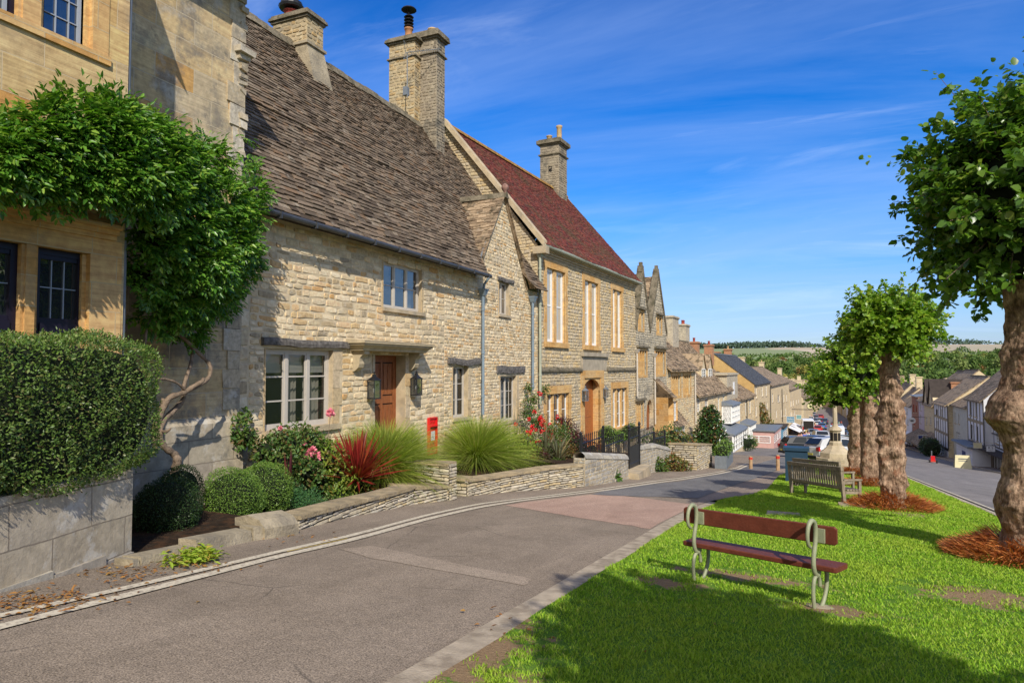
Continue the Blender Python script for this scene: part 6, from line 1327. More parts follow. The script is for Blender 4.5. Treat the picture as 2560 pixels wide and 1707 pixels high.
def bed(P_, tops, X1=-9.03, drop=.14):
    m = MB()
    for i in range(len(P_) - 1):
        p, q = P_[i], P_[i + 1]; za, zb_ = gz(p.x, p.y) + tops[i] - drop, gz(q.x, q.y) + tops[i + 1] - drop; xa, xb = (X1, X1)
        m.face([(p.x - .1, p.y, za), (q.x - .1, q.y, zb_), (xb, q.y, zb_ + .05), (xa, p.y, za + .05)])
    struct(m.build('flower_bed', M_soil))
KP = [V((*GX(*q), 0)) for q in ((332, 1418), (354, 1413), (491, 1383), (633, 1352), (729, 1337))]
H = thing('edging_stones', (KP[1].x, KP[1].y, -2.1), 'low worn stone edging in front of the clipped box balls', 'stone edging'); m = MB()
for i in range(4):
    p, q = KP[i], KP[i + 1]; dr = (q - p).normalized(); F_ = Frame((p.x, p.y)); F_.t = dr; F_.n = V((dr.y, -dr.x, 0)); L = (q - p).length; n = max(1, int(L / .5))
    for k in range(n):
        a, c = L * k / n, L * (k + 1) / n - .01; pa = F_.P(a, 0, 0); pc_ = F_.P(c, 0, 0); h = .06 + .035 * i + RN.uniform(-.02, .02)
        m.hexa([F_.P(a, .02, gz(pa.x, pa.y) - .1), F_.P(c, .02, gz(pc_.x, pc_.y) - .1), F_.P(c, -.25, gz(pc_.x, pc_.y) - .1), F_.P(a, -.25, gz(pa.x, pa.y) - .1), F_.P(a + .01, -.015, gz(pa.x, pa.y) + h), F_.P(c - .01, -.02, gz(pc_.x, pc_.y) + h + RN.uniform(-.02, .02)), F_.P(c, -.25, gz(pc_.x, pc_.y) + h), F_.P(a, -.25, gz(pa.x, pa.y) + h)])
m.build('stones', M_capst2, H); m = MB(); p = KP[4]; g = gz(p.x, p.y)
pr = [(0, -.1), (0.0, .12), (-.10, .22), (-.3, .27), (-.5, .22), (-.5, -.1)]; m.prism([(p.x + o - .02, p.y - .45, g + z + .05) for o, z in pr], V((.05, .55, -.04))); m.build('boulder', M_capst2, H)
bed(KP, [.1, .12, .18, .25, .3])
T_A = [.14, .18, .22, .27, .30]; PA = seg_wall('garden_wall', 'low drystone retaining wall topped with broad slabs below the red cordyline', [(744, 1325), (870, 1293), (962, 1275), (1020, 1263), (1034, 1260)], T_A, (.035, .07), (.10, .34), M_dry, th=.34)
bed(PA, T_A)
bed([KP[4], PA[0]], [.3, .2])
PB = seg_wall('garden_step', 'wide slabbed stone step between the two drystone garden walls', [(1034, 1260), (1128, 1250)], [.27, .24], (.035, .07), (.10, .34), M_dry, th=.65, cat='step')
p, q = PB[0], PB[1]; back_w = [V((q.x + .02, q.y, 0)), V((-9.0, q.y + .06, 0))]
def ret_wall(label, a, c, h0, h1, cap=True): return seg_wall('garden_wall', label, None, [h0, h1], (.04, .075), (.12, .34), M_dry, th=.30, world=[a, c])
g_ = gz(q.x, q.y); ret_wall('short drystone return wall beside the slabbed step, under the letter box', V((-9.0, q.y - .12, 0)), V((q.x + .02, q.y - .12, 0)), .70, .68)
bed([V((q.x, q.y, 0)), V((*GX(1150, 1238), 0))], [.6, .4]); bed([PB[0] - V((.6, 0, 0)), PB[1] - V((.6, 0, 0))], [.42, .42])
T_C = [.30, .34, .48, .54]; PC = [V((*GX(1168, 1240), 0)), V((*GX(1250, 1231), 0)), V((*GX(1372, 1222), 0)), V((*GX(1458, 1218), 0))]
ret_wall('short end wall of the long drystone planter facing uphill', PC[0] + V((-1.1, -.05, 0)), PC[0] + V((.0, -.02, 0)), .32, .32)
seg_wall('garden_wall', 'long stepped drystone planter wall with flat slabs beside the lane', None, T_C, (.035, .07), (.10, .34), M_dry, th=.30, world=PC); bed(PC, T_C)
PD = [V((*GX(1462, 1216), 0)), V((*GX(1530, 1206), 0)), V((*GX(1571, 1197), 0))]
seg_wall('garden_wall', 'grey lichened rubble wall with rounded coping left of the iron gate', None, [.74, .68, .62], (.07, .13), (.12, .32), M_grey, cap='round', th=.32, world=PD, capm=M_grey, d=(.004, .012))
PE = [V((*GX(1599, 1186), 0)), V((*GX(1640, 1180), 0)), V((*GX(1676, 1173), 0))]
seg_wall('garden_wall', 'grey lichened rubble wall with rounded coping right of the iron gate', None, [.86, .92, .75], (.07, .13), (.12, .32), M_grey, cap='round', th=.32, world=PE, capm=M_grey, d=(.004, .012))
m = MB(); a, c = PD[2], PE[0]; m.hexa([(a.x - .5, a.y, gz(a.x, a.y) - .2), (a.x + .35, a.y, gz(a.x, a.y) - .2), (c.x + .4, c.y, gz(c.x, c.y) - .2), (c.x - .5, c.y, gz(c.x, c.y) - .2), (a.x - .5, a.y, gz(c.x, c.y) + .42), (a.x + .35, a.y, gz(c.x, c.y) + .42), (c.x + .4, c.y, gz(c.x, c.y) + .36), (c.x - .5, c.y, gz(c.x, c.y) + .36)])
tag(m.build('door_step', M_dress, loc=(a.x, a.y, gz(a.x, a.y))), 'worn stone step below the black iron gate', 'step')
bed(PD + PE, [.7, .65, .6, .75, .8, .7], -9.1)
# iron railings and gate
def rail_run(H, a, c, za, zc_, h, sp=.17, spike=True, pn='bars'):
    L = (c - a).length; n = max(2, int(L / sp)); m = MB()
    for k in range(n + 1):
        p = a.lerp(c, k / n); z = za + (zc_ - za) * k / n; s_ = .011
        m.box(p.x - s_, p.x + s_, p.y - s_, p.y + s_, z, z + h); m.prism([(p.x - s_, p.y - s_, z + h), (p.x + s_, p.y - s_, z + h), (p.x + s_, p.y + s_, z + h), (p.x - s_, p.y + s_, z + h)], V((0, 0, .0))); m.tube([(p.x, p.y, z + h - .01), (p.x, p.y, z + h + .05), (p.x, p.y, z + h + .10)], [.012, .02, .002], 4)
    m.build(pn, M_iron, H)
    for f_ in (.12, .80):
        m = MB(); m.tube([a + V((0, 0, za + h * f_)), c + V((0, 0, zc_ + h * f_))], .02, 4); m.build('rail', M_iron, H)
def rpt(px, py, o=-.16): 
    # railing line runs along the wall tops
    a, c = PD[0], PE[2]; dr = (c - a).normalized(); F_ = Frame((a.x, a.y)); F_.t = dr; F_.n = V((dr.y, -dr.x, 0)); u, z = F_.hit(px, py, o); return F_.P(u, o, 0), z
H = thing('iron_railings', PD[0], 'black spiked iron railings on the grey wall left of the gate', 'railings'); a, za = rpt(1452, 1091, -.5); c, zc_ = rpt(1508, 1074, -.5); rail_run(H, a, c, za - .85, zc_ - .85, .80)
a2, z2 = rpt(1512, 1098); c2, z2b = rpt(1558, 1083); rail_run(H, a2, c2, z2 - .75, z2b - .75, .68)
for p, z in ((a, za), (c, zc_)): m = MB(); m.box(p.x - .03, p.x + .03, p.y - .03, p.y + .03, z - 1.3, z + .06); m.lathe((p.x, p.y, z + .06), [(.04, 0), (.045, .04), (.01, .08)], 8); m.build('post', M_iron, H)
H = thing('iron_railings', PE[0], 'black spiked iron railings on the grey wall right of the gate', 'railings'); a, za = rpt(1601, 1078); c, zc_ = rpt(1632, 1066); rail_run(H, a, c, za - .9, zc_ - .9, .86, .19); a, za = rpt(1635, 1082); c, zc_ = rpt(1662, 1078); rail_run(H, a, c, za - .85, zc_ - .85, .8, .2)
for p, z in ((a, za), (c, zc_)): m = MB(); m.box(p.x - .03, p.x + .03, p.y - .03, p.y + .03, z - 1.3, z + .06); m.build('post', M_iron, H)
H = thing('iron_gate', PD[2], 'tall black iron gate between the two grey walls', 'gate'); a, za = rpt(1573, 1068, -.1); c, zc_ = rpt(1597, 1066, -.1); zb_ = rpt(1574, 1172, -.1)[1]; L = (c - a).length; m = MB()
dr = (c - a).normalized(); F_ = Frame((a.x, a.y)); F_.t = dr; F_.n = V((dr.y, -dr.x, 0)); m.fbox(F_, 0, L, -.01, .01, zb_, zb_ + (za - zb_) * .52); m.build('panel', M_iron, H); rail_run(H, a, c, zb_, zb_, za - zb_ - .12, .13)
for u in (-.05, L + .05):
    m = MB(); m.fbox(F_, u - .03, u + .03, -.03, .03, zb_ - .2, za - .1); m.lathe(F_.P(u, 0, za - .1), [(.05, 0), (.06, .03), (.03, .06), (.06, .12), (.03, .18), (.005, .22)], 8); m.build('post', M_iron, H)
# ---------------------------------------------------------------- plants
PL = {k: m_leaf(k, c, t, ro, sp) for k, c, t, ro, sp in (
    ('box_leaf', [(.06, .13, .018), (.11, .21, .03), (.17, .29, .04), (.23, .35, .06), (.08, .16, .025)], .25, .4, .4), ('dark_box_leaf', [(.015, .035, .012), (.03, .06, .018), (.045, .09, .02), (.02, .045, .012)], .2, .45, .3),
    ('shrub_leaf', [(.04, .10, .02), (.07, .15, .03), (.11, .20, .04), (.16, .22, .05), (.06, .12, .03), (.20, .12, .04)], .3, .4, .4), ('yellow_green_leaf', [(.14, .24, .03), (.22, .32, .04), (.30, .36, .06), (.10, .18, .03), (.35, .26, .06)], .35, .4, .4),
    ('cordyline_red', [(.16, .012, .012), (.26, .02, .018), (.34, .04, .03), (.12, .012, .012), (.40, .09, .03)], .3, .35, .5), ('orange_blade', [(.42, .16, .03), (.36, .20, .05), (.30, .10, .03)], .3, .4, .4), ('purple_leaf', [(.06, .012, .02), (.10, .02, .025), (.04, .012, .018), (.14, .03, .03)], .3, .35, .5),
    ('phormium_leaf', [(.12, .13, .07), (.18, .19, .10), (.09, .09, .06), (.22, .17, .08), (.14, .08, .06)], .2, .4, .4), ('grass_leaf', [(.24, .34, .04), (.32, .42, .055), (.42, .48, .09), (.17, .28, .04), (.52, .48, .18), (.30, .38, .05)], .4, .5, .2), ('straw_leaf', [(.14, .11, .06), (.20, .16, .09), (.10, .10, .05), (.24, .20, .12)], .3, .6, .2),
    ('magnolia_leaf', [(.02, .055, .012), (.035, .09, .016), (.06, .14, .022), (.025, .07, .014), (.20, .09, .03)], .12, .22, .6), ('juniper_leaf', [(.04, .12, .05), (.07, .18, .06), (.10, .22, .05)], .2, .5, .3), ('lime_litter', [(.30, .42, .04), (.24, .36, .03), (.36, .44, .06), (.42, .30, .05)], .3, .5, .3), ('dry_leaf', [(.28, .12, .04), (.36, .18, .05), (.20, .09, .04), (.42, .26, .07)], .2, .6, .2), ('climber_leaf', [(.07, .12, .03), (.12, .17, .04), (.25, .20, .05), (.28, .10, .04), (.05, .09, .02)], .3, .5, .3))}
M_petr = m_plain('red_petal', (.62, .015, .02), .6, .2, 9); M_petp = m_plain('pink_petal', (.75, .22, .28), .6, .25, 20)
def bpt(px, py, X): return onXp(px, py, X)
def blob_gen(cs, inner=.82, ir=.16, zf=1.0):
    def g(r, n):
        w_ = np.array([c[1] ** 2 for c in cs]); w_ /= w_.sum(); k = r.choice(len(cs), n, p=w_); C = np.array([tuple(c[0]) for c in cs])[k]; R_ = np.array([c[1] for c in cs])[k]; d = rdir(r, n); d[:, 2] *= 1
        f = np.array([noise.noise(V((a * 3, b_ * 3, c * 3))) for a, b_, c in (C + d * R_[:, None])]); rr = R_ * (inner + (1.02 - inner) * r.rand(n)) * (1 + ir * f)
        P_ = C + d * rr[:, None] * np.array([1, 1, zf]); keep = np.ones(n, bool)
        for c, R2 in (cs if inner > .55 else []): keep &= (np.linalg.norm((P_ - np.array(tuple(c))) / np.array([1, 1, zf]), axis=1) > R2 * .72)
        return P_[keep], d[keep]
    return g
def bush(name, label, cat, cs, mat, n, L, W, seed=1, shape='r', inner=True, group=None, zf=1., jt=1.0, upb=.3, ir=.16, inn=.82, gz0=None):
    c0 = cs[0][0]; H = thing(name, (c0.x, c0.y, (c0.z - cs[0][1]) if gz0 is None else gz0), label, cat, group)
    if inner:
        for c, R_ in cs: q_ = .80 if inn > .7 else .52; m = MB(); m.lathe((c.x, c.y, c.z), [(R_ * math.cos(t) * q_ + .001, R_ * math.sin(t) * q_ * zf) for t in [(-90 + 20 * k) * math.pi / 180 for k in range(10)]], 12); m.build('shade_hull', M_inner, H, True)
    leaf_shell('foliage', H, mat, blob_gen(cs, inn, ir, zf), n, L, W, seed, .8, jt, upb, shape); return H
def px_r(p, px): return px / FP * (V(p).dot(_f))
def BS(px, py, X, rpx): p = bpt(px, py, X); return (p, px_r(p, rpx))
BXG = 'clipped box balls behind the edging stones'
bush('box_ball', 'shaded dark clipped box ball next to the grey wall end', 'shrub', [BS(415, 1275, -7.35, 86)], PL['dark_box_leaf'], 12000, .020, .013, 2)  # darker leaf colour carries the shade on this ball
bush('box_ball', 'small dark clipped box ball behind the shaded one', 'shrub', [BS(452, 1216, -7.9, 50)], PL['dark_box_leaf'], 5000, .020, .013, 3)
bush('box_ball', 'bright clipped box ball in the sun, left half of the joined pair', 'shrub', [BS(580, 1245, -7.6, 78)], PL['box_leaf'], 14000, .020, .013, 4)  # leaf colour brightened to carry the sunlight on this pair
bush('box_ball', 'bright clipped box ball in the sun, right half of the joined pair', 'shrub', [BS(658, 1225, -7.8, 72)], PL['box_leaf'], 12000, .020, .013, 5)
bush('juniper', 'feathery blue green juniper spilling over the edging boulder', 'shrub', [BS(770, 1262, -7.5, 42), BS(735, 1240, -7.6, 34), BS(800, 1275, -7.45, 24)], PL['juniper_leaf'], 5000, .04, .010, 6, inner=False, jt=.8, ir=.5, inn=.3)
RB = bush('rose_bush', 'leafy rose bush with pink blooms below the big cottage window', 'shrub', [BS(665, 1130, -8.4, 42), BS(715, 1115, -8.4, 50), BS(770, 1110, -8.3, 50), BS(760, 1175, -8.1, 55), BS(700, 1160, -8.2, 50), BS(620, 1095, -8.7, 26), BS(800, 1190, -8.1, 45)], PL['shrub_leaf'], 3800, .07, .045, 7, 'l', ir=.6, inn=.5)
def flower(H, p, R_, mat, n=40, seed=0, nm='flower'):
    r = rs(seed); d = rdir(r, n); C = np.array(tuple(p)) + d * R_ * .3; co, fa = rhomb_arrays(C, d + rdir(r, n) * .5, rdir(r, n), R_ * (.6 + .5 * r.rand(n)), R_ * (.5 + .3 * r.rand(n))); return np_mesh(nm, co, fa, mat, H)
for i, (x, y, rr) in enumerate(((778, 1128, 13), (790, 1140, 12), (770, 1138, 10), (826, 1032, 11), (700, 1070, 6), (760, 1108, 6))): p = bpt(x, y, -8.0 if i < 3 else -8.2); flower(RB, p, px_r(p, rr), M_petp, 60, i)
m = MB(); m.tube([bpt(815, 1130, -8.3), bpt(822, 1080, -8.25), bpt(826, 1036, -8.2)], .006, 5); m.build('stem', M_vine, RB); m = MB(); m.tube([bpt(740, 1120, -8.2), bpt(748, 1080, -8.2), bpt(770, 1040, -8.2)], .005, 5); m.build('stem', m_plain('green_stem', (.10, .14, .04), .7), RB)
bush('climbing_shrub', 'sparse dark leaved climber at the left corner of the cottage', 'shrub', [BS(595, 1065, -8.8, 26), BS(615, 1040, -8.85, 18), BS(600, 1100, -8.75, 24)], PL['shrub_leaf'], 260, .08, .05, 9, 'l', inner=False, inn=.2)
bush('peony', 'broad leaved peony with yellowing leaves in front of the red cordyline', 'plant', [BS(820, 1150, -8.0, 40), BS(850, 1190, -7.9, 42), BS(900, 1215, -7.8, 38), BS(850, 1235, -7.75, 30), BS(800, 1120, -8.2, 30)], PL['yellow_green_leaf'], 1500, .10, .045, 10, 'l', ir=.5, inn=.5)
def blades(name, label, cat, base, n, Lr, wd, mat, seed, spread=1., arch=.5, seg=5, up=.25, parent=None, rad=.08, flat=None, part='blades', stiff=1.6, lean=(0, 0)):
    H = parent or thing(name, base, label, cat); r = rs(seed); an = r.rand(n) * 2 * math.pi; el = up + (1 - up) * r.rand(n) ** spread; L = Lr[0] + (Lr[1] - Lr[0]) * r.rand(n)
    ho = np.stack([np.cos(an), np.sin(an), np.zeros(n)], 1); d = np.cos(el * math.pi / 2)[:, None] * ho + np.sin(el * math.pi / 2)[:, None] * np.array([0, 0, 1.]); d = unit(d + np.array([lean[0], lean[1], 0]))
    b0 = np.array(tuple(base)) + ho * (rad * r.rand(n))[:, None]; sd = unit(np.cross(d, np.array([0, 0, 1.]) + r.normal(size=(n, 3)) * .3)); cs = []
    for k in range(seg + 1):
        t = k / seg; p = b0 + d * (L * t)[:, None]; p = p - np.array([0, 0, 1.]) * (arch * L * t ** 2 * stiff * (1.05 - el * .6))[:, None] * .5 + ho * (L * arch * .25 * t ** 2)[:, None]
        w_ = wd * (1 - t ** 3) * (.75 + .5 * math.sin(min(1, t * 2) * math.pi / 2)); cs.append(p - sd * w_); cs.append(p + sd * w_)
    co = np.stack(cs, 1).reshape(-1, 3); m_ = 2 * (seg + 1); i0 = (np.arange(n) * m_)[:, None]; fa = np.concatenate([i0 + np.array([[2 * k, 2 * k + 1, 2 * k + 3, 2 * k + 2]]) for k in range(seg)], 0)
    np_mesh(part, co, fa, mat, H); return H
CD = blades('cordyline', 'spiky crimson cordyline in the middle of the bed', 'plant', bpt(893, 1200, -7.75), 300, (.6, 1.1), .017, PL['cordyline_red'], 11, .8, .22, 4, .05, stiff=1.0)
blades('', '', '', bpt(900, 1212, -7.85), 40, (.4, .7), .014, PL['orange_blade'], 12, 2.5, .5, 4, .0, parent=CD, part='old_blades', lean=(.5, .2))
blades('cordyline', 'dark bronze sword leaved plant between box balls and peony', 'plant', bpt(722, 1262, -7.7), 12, (.5, 1.0), .024, PL['purple_leaf'], 13, .2, .08, 4, .62, rad=.05)
OG = 'ornamental grasses in the cottage bed'
def orn(label, px, py, X, sc_, seed): return blades('ornamental_grass', label, 'ornamental grass', bpt(px, py, X), 8500, (.7 * sc_, 1.65 * sc_), .0042, PL['grass_leaf'], seed, .7, .80, 8, .30, rad=.22, lean=(.12, .10))
orn('big arching ornamental grass in front of the oak door', 955, 1205, -8.1, 1.2, 14); orn('big arching ornamental grass right of the red letter box', 1190, 1168, -8.15, 1.3, 15)
bush('creeping_plant', 'mixed trailing greenery spilling over the slab wall below the peony', 'plant', [BS(830, 1262, -7.6, 26), BS(870, 1255, -7.65, 26), BS(915, 1245, -7.75, 26), BS(985, 1222, -7.95, 22)], PL['shrub_leaf'], 2000, .05, .03, 92, 'l', inner=False, inn=.2, ir=.5)
bush('creeping_plant', 'grey green filler plants along the long planter', 'plant', [BS(1240, 1165, -8.0, 26), BS(1270, 1160, -7.9, 24), BS(1320, 1150, -7.75, 24), BS(1400, 1135, -7.4, 24), BS(1425, 1128, -7.3, 24)], PL['climber_leaf'], 2400, .05, .03, 93, 'l', inner=False, inn=.2, ir=.5)
bush('heather', 'brownish low heathery plant below the letter box', 'plant', [BS(1070, 1150, -8.6, 24), BS(1105, 1148, -8.5, 26), BS(1040, 1150, -8.7, 16)], PL['straw_leaf'], 2600, .04, .010, 16, inner=False, inn=.2, ir=.5)
for i, (x, y, X, rr, lab) in enumerate(((1000, 1238, -8.05, 26, 'dark red heuchera tumbling over the low slab wall'), (960, 1225, -8.2, 22, 'small purple foliage plant under the ornamental grass by the door'), (1180, 1185, -8.1, 30, 'dark red groundcover at the foot of the right ornamental grass'), (1345, 1140, -7.7, 24, 'small purple heuchera near the end of the long planter'), (1445, 1118, -7.2, 44, 'large purple heuchera at the end of the drystone planter'))):
    bush('heuchera', lab, 'plant', [BS(x, y, X, rr), BS(x + rr * .8, y + rr * .2, X, rr * .6)], PL['purple_leaf'], 700, .06, .05, 20 + i, 'l', ir=.5, inn=.4)
bush('shrub', 'fresh green leafy shrub between ornamental grass and phormium', 'shrub', [BS(1305, 1110, -8.0, 34), BS(1325, 1135, -7.9, 30), BS(1295, 1140, -8.0, 28)], PL['yellow_green_leaf'], 1300, .09, .045, 30, 'l', ir=.5, inn=.45)
bush('shrub', 'low dark cushion shrub below the phormium', 'shrub', [BS(1390, 1160, -7.3, 16), BS(1402, 1156, -7.3, 14)], PL['box_leaf'], 900, .03, .02, 31)
blades('phormium', 'olive and bronze sword leaved plant in front of the rose bush', 'plant', bpt(1395, 1150, -7.35), 60, (.5, 1.1), .02, PL['phormium_leaf'], 36, .5, .45, 5, .1, stiff=1.3)
RR = bush('rose_bush', 'tall rose bush covered in red flowers by the green drainpipe', 'shrub', [BS(1330, 1000, -8.7, 26), BS(1318, 1035, -8.6, 26), BS(1340, 1060, -8.5, 32), BS(1370, 1085, -8.2, 40), BS(1400, 1080, -8.0, 34), BS(1362, 975, -8.8, 16), BS(1322, 970, -8.8, 14), BS(1385, 1110, -7.9, 40), BS(1350, 1120, -8.0, 34), BS(1415, 1105, -7.7, 34)], PL['shrub_leaf'], 5200, .065, .04, 32, 'l', inner=False, ir=.6, inn=.1)
r = rs(5)
for i in range(48):
    x, y = 1320 + 90 * r.rand(), 1040 + 80 * r.rand(); x, y = [(1349, 984), (1290, 1060), (1335, 1030), (x, y)][min(i, 3)]; p = bpt(x, y, -8.1 + .4 * r.rand() - .3); flower(RR, p, px_r(p, 4.2 + 3.4 * r.rand()), M_petr, 22, 50 + i)
bush('shrub', 'purple leaved shrub right of the red roses', 'shrub', [BS(1415, 1060, -8.0, 22), BS(1430, 1080, -7.9, 22), BS(1400, 1048, -8.1, 14), BS(1440, 1100, -7.6, 26)], PL['purple_leaf'], 1800, .06, .03, 33, 'l', inner=False, inn=.2)
blades('phormium', 'striped sword leaved phormium leaning over the planter wall', 'plant', bpt(1362, 1148, -7.8), 70, (.6, 1.35), .022, PL['phormium_leaf'], 34, .6, .35, 5, .2, stiff=1.2)
blades('phormium', 'thin upright phormium behind the ornamental grass', 'plant', bpt(1292, 1120, -8.5), 9, (.9, 1.6), .018, PL['phormium_leaf'], 35, .3, .15, 5, .7)
for i, (x, y, rr) in enumerate(((1478, 1208, 22), (1508, 1205, 20), (1535, 1203, 16))): bush('weed', ['clump of broad green weeds at the planter wall corner', 'middle clump of broad green weeds against the grey wall', 'right-hand clump of broad green weeds against the grey wall'][i], 'weed', [(G(x, y) + V((-.15, 0, .12)), .26)], PL['shrub_leaf'], 420, .17, .08, 40 + i, 'l', inner=False, inn=.2, zf=.6)
bush('ivy', 'green creeper hanging over the left end of the grey wall', 'climbing plant', [BS(1478, 1165, -6.75, 20), BS(1485, 1185, -6.6, 18), BS(1490, 1140, -6.9, 16)], PL['climber_leaf'], 900, .05, .04, 44, 'l', inner=False, inn=.3)
bush('shrub', 'clipped green bush behind the iron railings', 'shrub', [BS(1520, 1088, -8.0, 24), BS(1545, 1092, -7.9, 18)], PL['box_leaf'], 2200, .05, .03, 45); bush('shrub', 'second green bush behind the railings close to the gate', 'shrub', [BS(1575, 1080, -8.0, 22), BS(1560, 1086, -8.0, 16)], PL['shrub_leaf'], 1600, .06, .04, 46)
p = bpt(1447, 1112, -8.3); m = MB(); m.box(-.22, .22, -.2, .2, -.02, .0); 
for q in ((-.22, .22, -.2, -.18), (-.22, .22, .18, .2), (-.22, -.2, -.18, .18), (.2, .22, -.18, .18)): m.box(*q, 0, .26)
m.v = [(a + p.x, b_ + p.y, c + p.z - .1) for a, b_, c in m.v]; tag(m.build('crate', m_plain('blue_plastic', (.03, .08, .42), .4, .05), loc=p), 'blue plastic recycling crate behind the railings', 'crate')
def at_ground(px, py, h, X=None): p = G(px, py); return p + V((0, 0, h))
SH = [(1500, 1212, .15, .16, 'shrub_leaf', 'small weed tuft in the gutter by the grey wall'), (1620, 1192, .12, .2, 'climber_leaf', 'weed tuft growing at the foot of the wall beyond the gate'), (1690, 1165, .9, .8, 'shrub_leaf', 'untidy green garden shrub right of the grey wall'), (1712, 1172, .5, .6, 'climber_leaf', 'low reddish creeper below the slate roofed bay'), (1722, 1158, 1.3, .7, 'shrub_leaf', 'bigger shrub with dusty leaves beneath the slate roofed bay'), (1742, 1160, 1.0, .7, 'climber_leaf', 'mixed shrub with rusty leaves left of the glossy tree'), (1752, 1172, .6, .5, 'yellow_green_leaf', 'small bright green shrub below the glossy tree'), (1680, 1182, .25, .35, 'shrub_leaf', 'low weed clump at the foot of the garden steps'), (1735, 1180, .25, .4, 'climber_leaf', 'trailing plant over the low garden wall end'), (1822, 1128, .9, .5, 'yellow_green_leaf', 'bright bush beside the white shop bay'), (1883, 1128, .7, 1.0, 'dark_box_leaf', 'dark green bush in front of the second shop bay'), (1897, 1122, .7, .7, 'box_leaf', 'yellow green bush right of the dark one')]
for i, (x, y, h, R_, k, lab) in enumerate(SH):
    p = G(x, y) + V((-.8, 0, h)); bush('shrub', lab, 'shrub', [(p, R_), (p + V((.3, .5, -.2)), R_ * .7), (p + V((-.4, -.5, -.15)), R_ * .7)], PL[k], 1500, .11, .06, 60 + i, 'l', ir=.5, inn=.6, zf=.85)
m = MB(); p0, p1 = G(1762, 1176), G(1797, 1168)
seg_wall('garden_wall', 'small square drystone wall under the glossy evergreen tree', None, [1.0, 1.0], (.06, .11), (.15, .4), M_dry, th=1.2, world=[V((p0.x - .3, p0.y, 0)), V((p1.x - .3, p1.y, 0))])
H = thing('picket_fence', G(1800, 1165), 'short white picket fence beside the grey planter', 'fence'); p = G(1800, 1167); q = G(1816, 1160) + V((-.3, 0, 0)); n = 14
for k in range(n + 1): c = p.lerp(q, k / n); m = MB(); m.box(c.x - .015, c.x + .015, c.y - .05, c.y + .05, c.z, c.z + 1.25); m.build('picket', M_white, H)
for z in (.3, .95): m = MB(); m.tube([p + V((-.03, 0, z)), q + V((-.03, 0, z))], .03, 4); m.build('rail', M_white, H)
p = G(1818, 1172); H = thing('planter', p, 'long grey trough planter filled with green shrubs', 'planter'); m = MB(); m.box(p.x - .5, p.x, p.y - .2, p.y + 2.6, p.z, p.z + .55); m.build('trough', M_lead, H); bush('shrub', 'clipped green shrub growing in the grey trough', 'shrub', [(p + V((-.25, .3, .7)), .34), (p + V((-.25, 1.2, .75)), .36), (p + V((-.25, 2.1, .75)), .34)], PL['box_leaf'], 2200, .06, .035, 80)
# glossy evergreen magnolia
p = bpt(1776, 1085, -6.0); R_ = px_r(p, 40); H = bush('evergreen_tree', 'glossy dark green magnolia tree with rusty leaf undersides', 'tree', [(p + V((0, 0, -.2)), R_ * .98), (p + V((0, 0, R_ * .75)), R_ * .70), (p + V((0, 0, -R_ * .75)), R_ * .98), (p + V((0, .1, R_ * 1.35)), R_ * .40), (p + V((0, 0, -R_ * 1.3)), R_ * .75)], PL['magnolia_leaf'], 5200, .21, .09, 81, 'l', ir=.35, inn=.75, gz0=gz(p.x, p.y))
m = MB(); m.tube([(p.x, p.y, gz(p.x, p.y)), (p.x, p.y, p.z)], .1, 8); m.build('trunk', M_vine, H)
bush('climbing_plant', 'vine climbing the tall cream house above the pink shop', 'climbing plant', [(F2.P(*[(F2.hit(x, y)[0], .2, F2.hit(x, y)[1]) for x, y in ((xx, yy_),)][0]), rr) for xx, yy_, rr in ((1908, 1075, 1.6), (1903, 1055, 1.2), (1900, 1035, .9), (1912, 1095, 1.3), (1899, 1015, .5))], PL['climber_leaf'], 2500, .22, .16, 82, 'l', inner=False, inn=.3)
# fallen leaves
r = rs(77); def_l = []
def litter(label, pts, n, mat, L, kind='stuff', seed=1, h=.03):
    r = rs(seed); C = []
    for (x, y, sx, sy, k) in pts:
        for i in range(int(n * k)): c = G(x + r.normal() * sx, y + r.normal() * sy); C.append((c.x, c.y, gz(c.x, c.y) + .012 + h * r.rand()))
    C = np.array(C); n = len(C); T = rdir(r, n) * np.array([1, 1, .25]); co, fa = leaf_arrays(C, T, np.array([0, 0, 1.]) + rdir(r, n) * .35, L * (.6 + .8 * r.rand(n)), L * .5 * (.6 + .6 * r.rand(n)), .2, .1)
    o = np_mesh('fallen_leaves', co, fa, mat); tag(o, label, 'leaves'); o['kind'] = kind
litter('heap of fresh lime green leaves by the stone edging', [(500, 1398, 22, 7, .8), (440, 1412, 22, 6, .2)], 520, PL['lime_litter'], .07, h=.09)
litter('scattered dry brown leaves along the foot of the garden wall', [(120, 1500, 90, 12, .35), (330, 1440, 60, 14, .25), (520, 1415, 60, 8, .12), (760, 1345, 60, 8, .05), (1250, 1560, 30, 25, .02), (1900, 1500, 250, 60, .07), (1500, 1600, 150, 60, .05), (60, 1520, 60, 15, .2)], 420, PL['dry_leaf'], .05, seed=2, h=.01)
